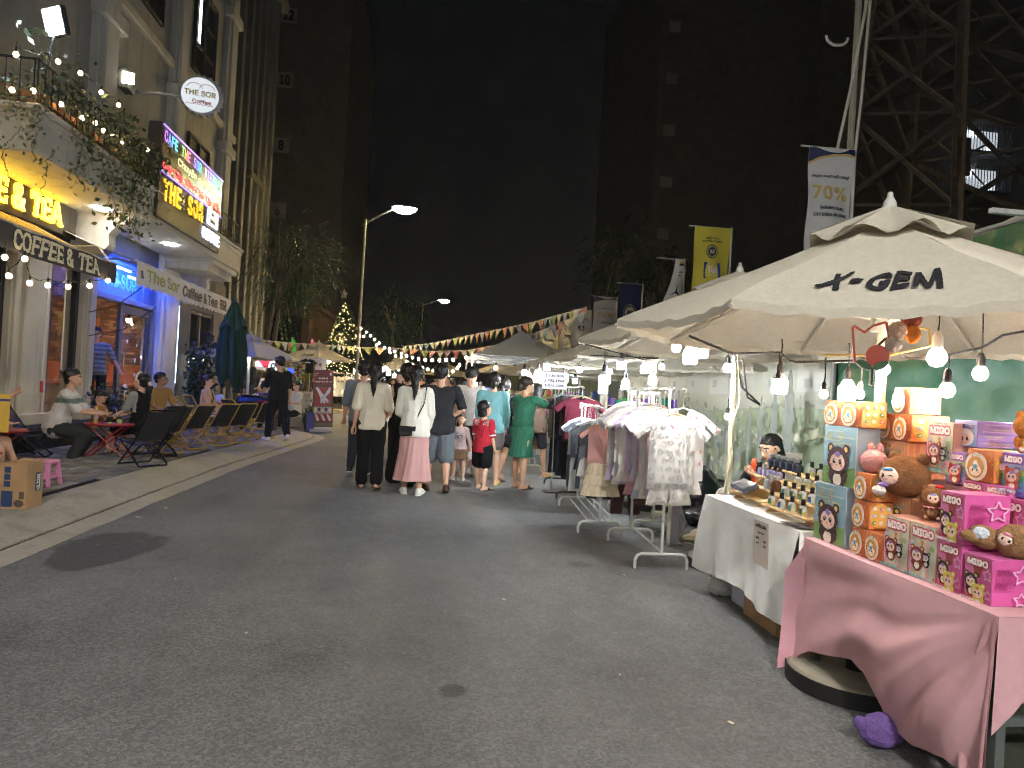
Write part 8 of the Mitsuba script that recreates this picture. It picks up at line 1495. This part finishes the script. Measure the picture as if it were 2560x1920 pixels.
def f_story(): return rainbow([(206, 196, 170), (196, 206, 170), (220, 190, 150), (176, 196, 180), (222, 206, 180), (206, 176, 170), (190, 204, 176), (214, 200, 172)], False) + migo(.84) + [(Polygon([(0, .66), (.2, .7), (.3, .4), (.1, .1), (0, .2)]), (214, 150, 170))] + [(blob(.14, .62, .08, .04), (150, 190, 190)), (blob(.84, .60, .09, .05), (150, 180, 120)), (Polygon([(.44, .7), (.56, .7), (.5, .58)]), (206, 130, 60))] + bear(.26, .46, .30, (206, 130, 150), asp=.62) + bear(.74, .44, .30, (36, 34, 36), face=(230, 224, 216), asp=.62) + bear(.5, .46, .46, (136, 56, 40), asp=.66, ear=(220, 180, 160)) + [(fit(text2d('Animal Story', 1, True), .78, .075, .5, .08), (80, 160, 170))]
def f_pink(): return [(sbox(0, 0, 1, 1), (206, 84, 146)), (Polygon([(.0, .0), (.5, .0), (.6, .5), (.5, 1), (.0, 1)]), (214, 110, 160)), (Polygon([(.34, .74), (.66, .74), (.60, .52), (.40, .52)]), (150, 64, 52)), (starline(.86, .62, .16, .8), (226, 150, 186)), (starline(.9, .2, .13, .8), (226, 150, 186))] + migo(.84, (170, 50, 70)) + bear(.32, .42, .46, (70, 44, 36), asp=.78) + bear(.66, .24, .46, (206, 190, 70), asp=.78, ear=(230, 220, 150), tuft=(206, 120, 70)) + [(cjk('欢乐派对', .5, .085, .3, .12), (190, 30, 50)), (fit(text2d('OKIOKIOKI', 1, True), .56, .05, .34, .045), (240, 226, 220))]
def s_pink(): return [(sbox(0, 0, 1, 1), (224, 86, 164))] + [(sbox(.06, .30 + .022 * i, .06 + .5 * R3.uniform(.6, 1), .308 + .022 * i), (190, 50, 126)) for i in range(24)] + [(starline(.68, .68, .24, .85), (240, 176, 214)), (starline(.66, .16, .18, .8), (240, 176, 214)), (sbox(.70, .02, .96, .075), (220, 220, 214))] + [(sbox(.72 + .018 * i, .028, .72 + .018 * i + .008, .068), (40, 40, 44)) for i in range(12)]
def f_purple(): return rainbow([(130, 100, 160), (150, 130, 190), (126, 150, 180), (130, 170, 150), (170, 176, 130), (150, 120, 170), (140, 104, 176)]) + migo(.84, (170, 60, 120)) + bear(.5, .42, .62, (196, 70, 50), asp=.70, ear=(206, 90, 60)) + bear(.18, .58, .26, (206, 120, 150), asp=.7, body=False) + bear(.84, .58, .26, (110, 80, 150), asp=.7, body=False)
def f_rain(): return rainbow([(90, 80, 170), (96, 120, 190), (80, 150, 180), (96, 170, 120), (170, 190, 90), (150, 150, 190), (110, 90, 180), (120, 86, 176)]) + migo(.86, (150, 50, 120)) + bear(.5, .48, .62, (190, 76, 50), asp=.62, ear=(206, 90, 60)) + bear(.16, .64, .26, (206, 120, 150), asp=.62, body=False) + bear(.85, .62, .26, (100, 70, 150), asp=.62, body=False) + [(fit(text2d('FOREST PARTY', 1, True), .84, .08, .5, .13).buffer(.012), (60, 50, 110)), (fit(text2d('FOREST PARTY', 1, True), .84, .08, .5, .13), (236, 230, 240))]
def f_sea(): return [(sbox(0, 0, 1, 1), (140, 138, 190)), (sbox(0, .0, 1, .3), (110, 140, 190)), (cjk('浪漫海洋', .8, .18, .5, .76), (60, 50, 110)), (blob(.5, .36, .38, .34), (236, 230, 232)), (blob(.5, .30, .27, .20), (240, 200, 186)), (blob(.40, .30, .05, .07), (40, 30, 40)), (blob(.6, .30, .05, .07), (40, 30, 40)), (Polygon([(.35, .04), (.5, .14), (.65, .04), (.5, .10)]), (220, 190, 70))]
def s_sea(): return [(sbox(0, 0, 1, 1), (120, 110, 190))] + [(sbox(R3.uniform(0, .4), .05 + .09 * i, R3.uniform(.5, 1), .08 + .09 * i), [(160, 150, 200), (150, 170, 130), (90, 90, 180)][i % 3]) for i in range(10)]
def s_blue(): return [(sbox(0, 0, 1, 1), (150, 180, 200)), (sbox(.1, .06, .8, .2), (120, 160, 190)), (sbox(.75, .4, .95, .6), (40, 40, 50))]
def toybox(label, x, y0, y1, z0, h, dep, ff, sf, col, side=(1, 1), group=None):
    """Carton whose printed front faces the street (x), printed side facing the viewer (y0)."""
    k = thing('toy_box', label, 'box', group); put(k, 'carton', M().add(bev([x, y0, z0], [x + dep, y1, z0 + h], .0018), rgb(*col), .42))
    m = M(); art(m, [x, y1, z0], np.array([0, -1., 0]), np.array([0, 0, 1.]), y1 - y0, h, ff); put(k, 'front_print', m)
    if sf: m = M(); art(m, [x, y0, z0], np.array([1., 0, 0]), np.array([0, 0, 1.]), dep, h, sf); put(k, 'side_print', m)
    return k
OR, PE, PI_, ST = (206, 116, 60), (206, 146, 100), (206, 96, 156), (214, 150, 130)
T0 = .695; g = .0025
toybox('lower blue box with a brown bear picture at the far end of the toy table', 2.02, 3.215, 3.49, T0, .293, .10, f_blue(), s_blue(), (150, 180, 200)); toybox('upper blue box with a brown bear picture, stacked on the lower one', 2.03, 3.17, 3.45, T0 + .295, .293, .12, f_blue(), s_blue(), (196, 196, 196))
toybox('left orange box of the pair on top of the blue boxes', 2.03, 3.30, 3.45, T0 + .59, .125, .13, f_orange(), None, OR); toybox('right orange box of the pair on top of the blue boxes', 2.03, 3.145, 3.297, T0 + .59, .125, .13, f_orange(), s_orange(), OR)
for i, (z, t) in enumerate(((T0, 'bottom row left orange box beside the lower blue box'), (T0 + .128, 'second orange box of the single column'), (T0 + .256, 'third orange box of the single column, below the pink plush'))): toybox(t, 2.02 + .004 * i, 3.04, 3.155, z, .125, .12, f_orange(), s_orange(), OR)
toybox('bottom row right orange box beside the storybook boxes', 2.022, 2.92, 3.037, T0, .125, .12, f_orange(), s_orange(), OR)
toybox('front peach box with a cat ear picture behind the storybook boxes', 2.15, 2.93, 3.17, T0 + .128, .165, .2, f_peach(), s_peach(), PE); toybox('upper peach box under the pair of orange boxes', 2.20, 3.05, 3.25, 1.06, .172, .2, f_peach(), s_peach(), PE)
toybox('left orange box of the middle pair', 2.20, 3.142, 3.255, 1.235, .125, .13, f_orange(), None, OR); toybox('right orange box of the middle pair', 2.20, 3.025, 3.139, 1.235, .125, .19, f_orange(), s_orange(), OR); toybox('topmost orange box of the whole display', 2.21, 3.06, 3.17, 1.363, .125, .16, f_orange(), s_orange(), OR)
toybox('left MIGO storybook box in the front row', 2.025, 2.758, 2.918, T0 - .002, .225, .26, f_story(), None, ST); toybox('right MIGO storybook box in the front row', 2.025, 2.592, 2.755, T0 - .002, .225, .26, f_story(), None, ST)
toybox('MIGO storybook box standing high behind the brown fur ball plush', 2.22, 2.78, 2.94, 1.11, .225, .12, f_story(), None, ST)
toybox('lower pink MIGO box left of the lying plush', 2.022, 2.462, 2.588, T0, .185, .16, f_pink(), s_pink(), PI_); toybox('upper pink MIGO box with a star side, left of the lying plush', 2.022, 2.46, 2.586, T0 + .187, .19, .19, f_pink(), s_pink(), PI_); toybox('pink MIGO box under the lying plush at the near corner', 2.022, 2.315, 2.445, T0, .168, .16, f_pink(), s_pink(), PI_); toybox('pink box cut by the right edge next to the box under the lying plush', 2.20, 2.30, 2.42, T0, .17, .2, f_pink(), s_pink(), PI_)
toybox('pink MIGO box behind the lying plush at the right edge', 2.22, 2.40, 2.54, .865, .20, .18, f_pink(), s_pink(), PI_)
toybox('left pink MIGO box in the back row under the single orange box', 2.22, 2.60, 2.72, .97, .135, .14, f_pink(), None, PI_); toybox('right pink MIGO box in the back row under the single orange box', 2.22, 2.475, 2.597, .97, .135, .14, f_pink(), None, PI_)
toybox('single orange box above the back row of pink boxes', 2.22, 2.56, 2.70, 1.107, .13, .16, f_orange(), s_orange(), OR); toybox('purple MIGO box left of the single orange box', 2.22, 2.703, 2.815, 1.08, .135, .1, f_purple(), None, (140, 110, 170)); toybox('lilac box with sea lettering above the purple MIGO box', 2.26, 2.70, 2.83, 1.24, .11, .2, f_sea(), s_sea(), (130, 120, 190)); toybox('rainbow FOREST PARTY box under the orange plush at the right edge', 2.24, 2.43, 2.54, 1.07, .165, .12, f_rain(), rainbow([(90, 80, 170), (80, 150, 180), (96, 170, 120), (120, 86, 176)]), (110, 100, 180))
k = thing('display_riser', 'pink covered riser boxes behind the front row of toy boxes', 'display stand'); put(k, 'lower_step', M().add(bev([2.36, 2.40, .69], [2.68, 3.42, .96], .01), PK, .8), 'cloth'); put(k, 'middle_step', M().add(bev([2.18, 2.84, .862], [2.36, 3.17, 1.058], .01), rgb(206, 150, 120), .8), 'cloth'); put(k, 'upper_step', M().add(bev([2.24, 2.56, .69], [2.38, 2.84, .965], .01), PK, .8), 'cloth'); put(k, 'back_step', M().add(bev([2.24, 2.72, .967], [2.42, 2.94, 1.078], .01), PK, .8), 'cloth'); put(k, 'near_step', M().add(bev([2.23, 2.41, .867], [2.25, 2.47, .868], .0002), PK, .8), 'cloth')
# plush toys
BR, OB, FC = rgb(132, 88, 54), rgb(206, 120, 50), rgb(232, 198, 178)
def plush_face(k, W, s, tuft, wink=False):
    """Face plate looking along local -y at the origin, radius s."""
    m = M(); m.add(W(ell([0, -.82 * s, .02 * s], (.50 * s, .24 * s, .46 * s), 16)), FC, .5, True); put(k, 'face', m); e = M()
    for x in (-1, 1):
        if wink and x == 1: e.add(W(tube([[.10 * s, -1.06 * s, .03 * s], [.2 * s, -1.06 * s, .08 * s], [.3 * s, -1.0 * s, .03 * s]], .025 * s, 6)), rgb(30, 24, 24)); continue
        e.add(W(ell([x * .20 * s, -1.02 * s, .03 * s], (.085 * s, .05 * s, .11 * s), 10)), rgb(24, 18, 20), .15, True).add(W(ell([x * .20 * s - .03 * s, -1.065 * s, .07 * s], .026 * s, 8)), WHITE, .2, True)
    e.add(W(ell([0, -1.05 * s, -.14 * s], (.045 * s, .03 * s, .03 * s), 8)), rgb(200, 96, 92), .4, True)
    for x in (-1, 1): e.add(W(ell([x * .34 * s, -.95 * s, -.13 * s], (.09 * s, .03 * s, .06 * s), 8)), rgb(226, 140, 130), .6, True)
    put(k, 'features', e); put(k, 'forelock', M().add(W(hull(ell([-.16 * s, -.98 * s, .36 * s], (.15 * s, .08 * s, .08 * s), 10), ell([.16 * s, -.98 * s, .38 * s], (.15 * s, .08 * s, .08 * s), 10))), tuft, .5, True))
def seated_plush(label, p, yaw, s, col, tuft, belly=None, extra=None, tilt=0., wink=False, lying=False, long_ears=False):
    k = thing('plush_toy', label, 'plush toy'); R_ = lambda m_: mv(mv(m_, rx=tilt), p, yaw)
    Hd = lambda m_: R_(mv(m_, (0, 0, 1.55 * s))); m = M()
    m.add(R_(furball((0, .05 * s, .55 * s), (.62 * s, .55 * s, .60 * s), 5)), col, .9, True)
    for x in (-1, 1): m.add(R_(furball((x * .40 * s, -.42 * s, .20 * s), (.22 * s, .40 * s, .20 * s), 6, s=2)), col, .9, True).add(R_(furball((x * .62 * s, -.10 * s, .62 * s), (.17 * s, .22 * s, .34 * s), 7, s=2)), col, .9, True)
    put(k, 'body', m, 'fur'); put(k, 'head', M().add(Hd(furball((0, 0, 0), (.86 * s, .80 * s, .80 * s), 8)), col, .9, True), 'fur')
    for x in (-1, 1): put(k, 'ear', M().add(Hd(furball((x * .52 * s, .05 * s, .62 * s + (.25 * s if long_ears else 0)), (.22 * s, .15 * s, .24 * s + (.3 * s if long_ears else 0)), 9, s=2)), col, .9, True), 'fur')
    if belly is not None: put(k, 'belly', M().add(R_(ell([0, -.42 * s, .55 * s], (.36 * s, .16 * s, .36 * s), 14)), belly, .8, True), 'fur')
    for x in (-1, 1): put(k, 'foot_pad', M().add(R_(ell([x * .40 * s, -.80 * s, .22 * s], (.13 * s, .04 * s, .13 * s), 10)), rgb(232, 206, 186), .7, True))
    plush_face(k, Hd, .80 * s, tuft, wink)
    if extra: extra(k, R_, Hd, s)
    return k
VW = -.75          # towards the viewer and the street
seated_plush('orange plush with a white belly sitting on the rainbow box at the right edge', (2.31, 2.49, 1.237), VW, .068, OB, rgb(70, 40, 40), rgb(226, 222, 222))
def x_bib(k, R_, Hd, s):
    put(k, 'ruffled_collar', M().add(R_(grid(lambda u, v: np.column_stack([(.35 + .38 * v) * s * np.cos(u * 2 * PI) * (1 + .06 * np.sin(14 * u * PI * 2)), (.35 + .38 * v) * s * np.sin(u * 2 * PI), (1.05 - .16 * v + .05 * v * np.sin(14 * u * 2 * PI)) * s]), 80, 6)), rgb(226, 150, 150), .7, True), 'cloth')
    put(k, 'red_bow', M().add(Hd(ell([.3 * s, -.1 * s, .82 * s], (.26 * s, .16 * s, .15 * s), 12)), rgb(206, 40, 44), .6, True), 'cloth')
seated_plush('brown bear plush with a frilled collar and red bow sitting on the storybook boxes', (2.15, 2.79, .92), VW, .060, BR, rgb(120, 140, 200), rgb(176, 136, 96), x_bib)
seated_plush('cream plush slumped beside the frilled collar bear', (2.14, 2.665, .92), VW - .3, .055, rgb(222, 182, 142), rgb(206, 120, 60), None, lambda k, R_, Hd, s: put(k, 'red_bow', M().add(Hd(ell([0, -.1 * s, .85 * s], (.3 * s, .16 * s, .16 * s), 12)), rgb(206, 40, 44), .6, True), 'cloth'), tilt=-.15)
k = thing('plush_toy', 'big round brown fur ball plush winking above the peach box', 'plush toy'); W = lambda m_: mv(m_, (2.115, 2.955, 1.082), VW - .35)
put(k, 'body', M().add(W(furball((0, .02, 0), (.105, .10, .092), 11)), BR, .9, True), 'fur'); plush_face(k, lambda m_: W(mv(m_, (-.015, -.010, .0))), .085, rgb(70, 140, 190), True)
for x in (-1, 1): put(k, 'ear', M().add(W(furball((x * .065 + .01, .03, .082), (.026, .02, .026), 12, s=2)), BR, .9, True), 'fur')
put(k, 'paw', M().add(W(furball((-.045, -.10, -.065), (.030, .024, .022), 13, s=2)), rgb(230, 222, 212), .9, True), 'fur'); put(k, 'collar', M().add(W(ell([-.03, -.095, -.038], (.024, .018, .012), 10)), rgb(120, 90, 160), .5, True))
k = thing('plush_toy', 'light brown plush lying on its side on the pink box at the near corner', 'plush toy'); W = lambda m_: mv(mv(m_, ry=.35), (2.115, 2.375, .925), VW - .2)
put(k, 'head', M().add(W(furball((.035, .0, .01), (.066, .060, .062), 14)), rgb(156, 116, 76), .9, True), 'fur'); put(k, 'body', M().add(W(furball((-.055, -.01, -.022), (.055, .046, .042), 15)), rgb(156, 116, 76), .9, True).add(W(furball((-.09, -.045, -.035), (.030, .024, .022), 16, s=2)), rgb(156, 116, 76), .9, True), 'fur')
plush_face(k, lambda m_: W(mv(m_, (.015, -.004, .012))), .056, rgb(206, 110, 140)); put(k, 'belly', M().add(W(ell([-.062, -.040, -.012], (.032, .02, .028), 12)), rgb(206, 216, 226), .8, True), 'fur')
for x in (-.02, .045): put(k, 'ear', M().add(W(furball((.088, x, .02), (.024, .02, .024), 17, s=2)), rgb(140, 100, 64), .9, True), 'fur')
k = thing('plush_toy', 'pink rabbit plush resting on the orange box column', 'plush toy'); W = lambda m_: mv(m_, (2.085, 3.115, 1.132), VW - .3)
put(k, 'body', M().add(W(furball((0, 0, 0), (.062, .055, .055), 18)), rgb(226, 156, 156), .9, True), 'fur')
for x in (-1, 1): put(k, 'ear', M().add(W(furball((x * .022, .01, .058), (.017, .014, .030), 19, s=2)), rgb(226, 156, 156), .9, True), 'fur')
plush_face(k, W, .05, rgb(214, 140, 140))
k = thing('plush_toy', 'small purple bear plush lying on the road under the toy table', 'plush toy'); W = lambda m_: mv(m_, (1.92, 2.72, .062), .4); PU = rgb(110, 84, 150)
put(k, 'body', M().add(W(furball((0, 0, 0), (.115, .075, .064), 20)), PU, .9, True), 'fur')
for x, y_ in ((-.105, .03), (.085, -.045)): put(k, 'ear', M().add(W(furball((x, y_, .035), (.028, .024, .028), 21, s=2)), PU, .9, True), 'fur')
put(k, 'nose', M().add(W(ell([.09, -.05, -.01], (.012, .012, .010), 8)), rgb(120, 80, 60), .4, True))
v, f = ICO[3]; one('olive_sack', 'dark olive fabric sack on the road under the pink cloth', 'bag', M().add((v * (1 + .5 * (meshkit.fbm(v * 2.5 + 2, 4)[:, None] - .5)) * [.22, .26, .10] + [2.28, 2.62, .085], f), rgb(52, 56, 44), .8, True), 'cloth')
toybox('pink printed box lying under the right end of the toy table', 2.34, 2.30, 2.62, .33, .10, .30, f_pink(), s_pink(), (196, 80, 110))
one('lower_shelf', 'board shelf under the toy table carrying a pink box', 'shelf', M().add(bev([2.30, 2.24, .305], [2.68, 3.42, .328], .004), rgb(150, 120, 90), .7), 'worn')
toybox('orange box cut by the right edge above the lilac sea box', 2.40, 2.44, 2.56, 1.24, .125, .13, f_orange(), s_orange(), OR)
toybox('MIGO storybook box lying flat in the second row beside the cream plush', 2.24, 2.56, 2.70, .967, .10, .1, f_story(), None, ST)
# ================================================================== the humid night air
scene['night_air'] = {'type': 'homogeneous', 'albedo': {'type': 'rgb', 'value': [.90, .95, .99]}, 'sigma_t': 0.0006}
scene['haze'] = {'type': 'cube', 'to_world': T().translate([0, 0, 31]).scale([206, 206, 32]), 'bsdf': {'type': 'null'}, 'interior': {'type': 'ref', 'id': 'night_air'}}
labels['haze'] = {'kind': 'stuff'}
scene['camera']['medium'] = {'type': 'ref', 'id': 'night_air'}
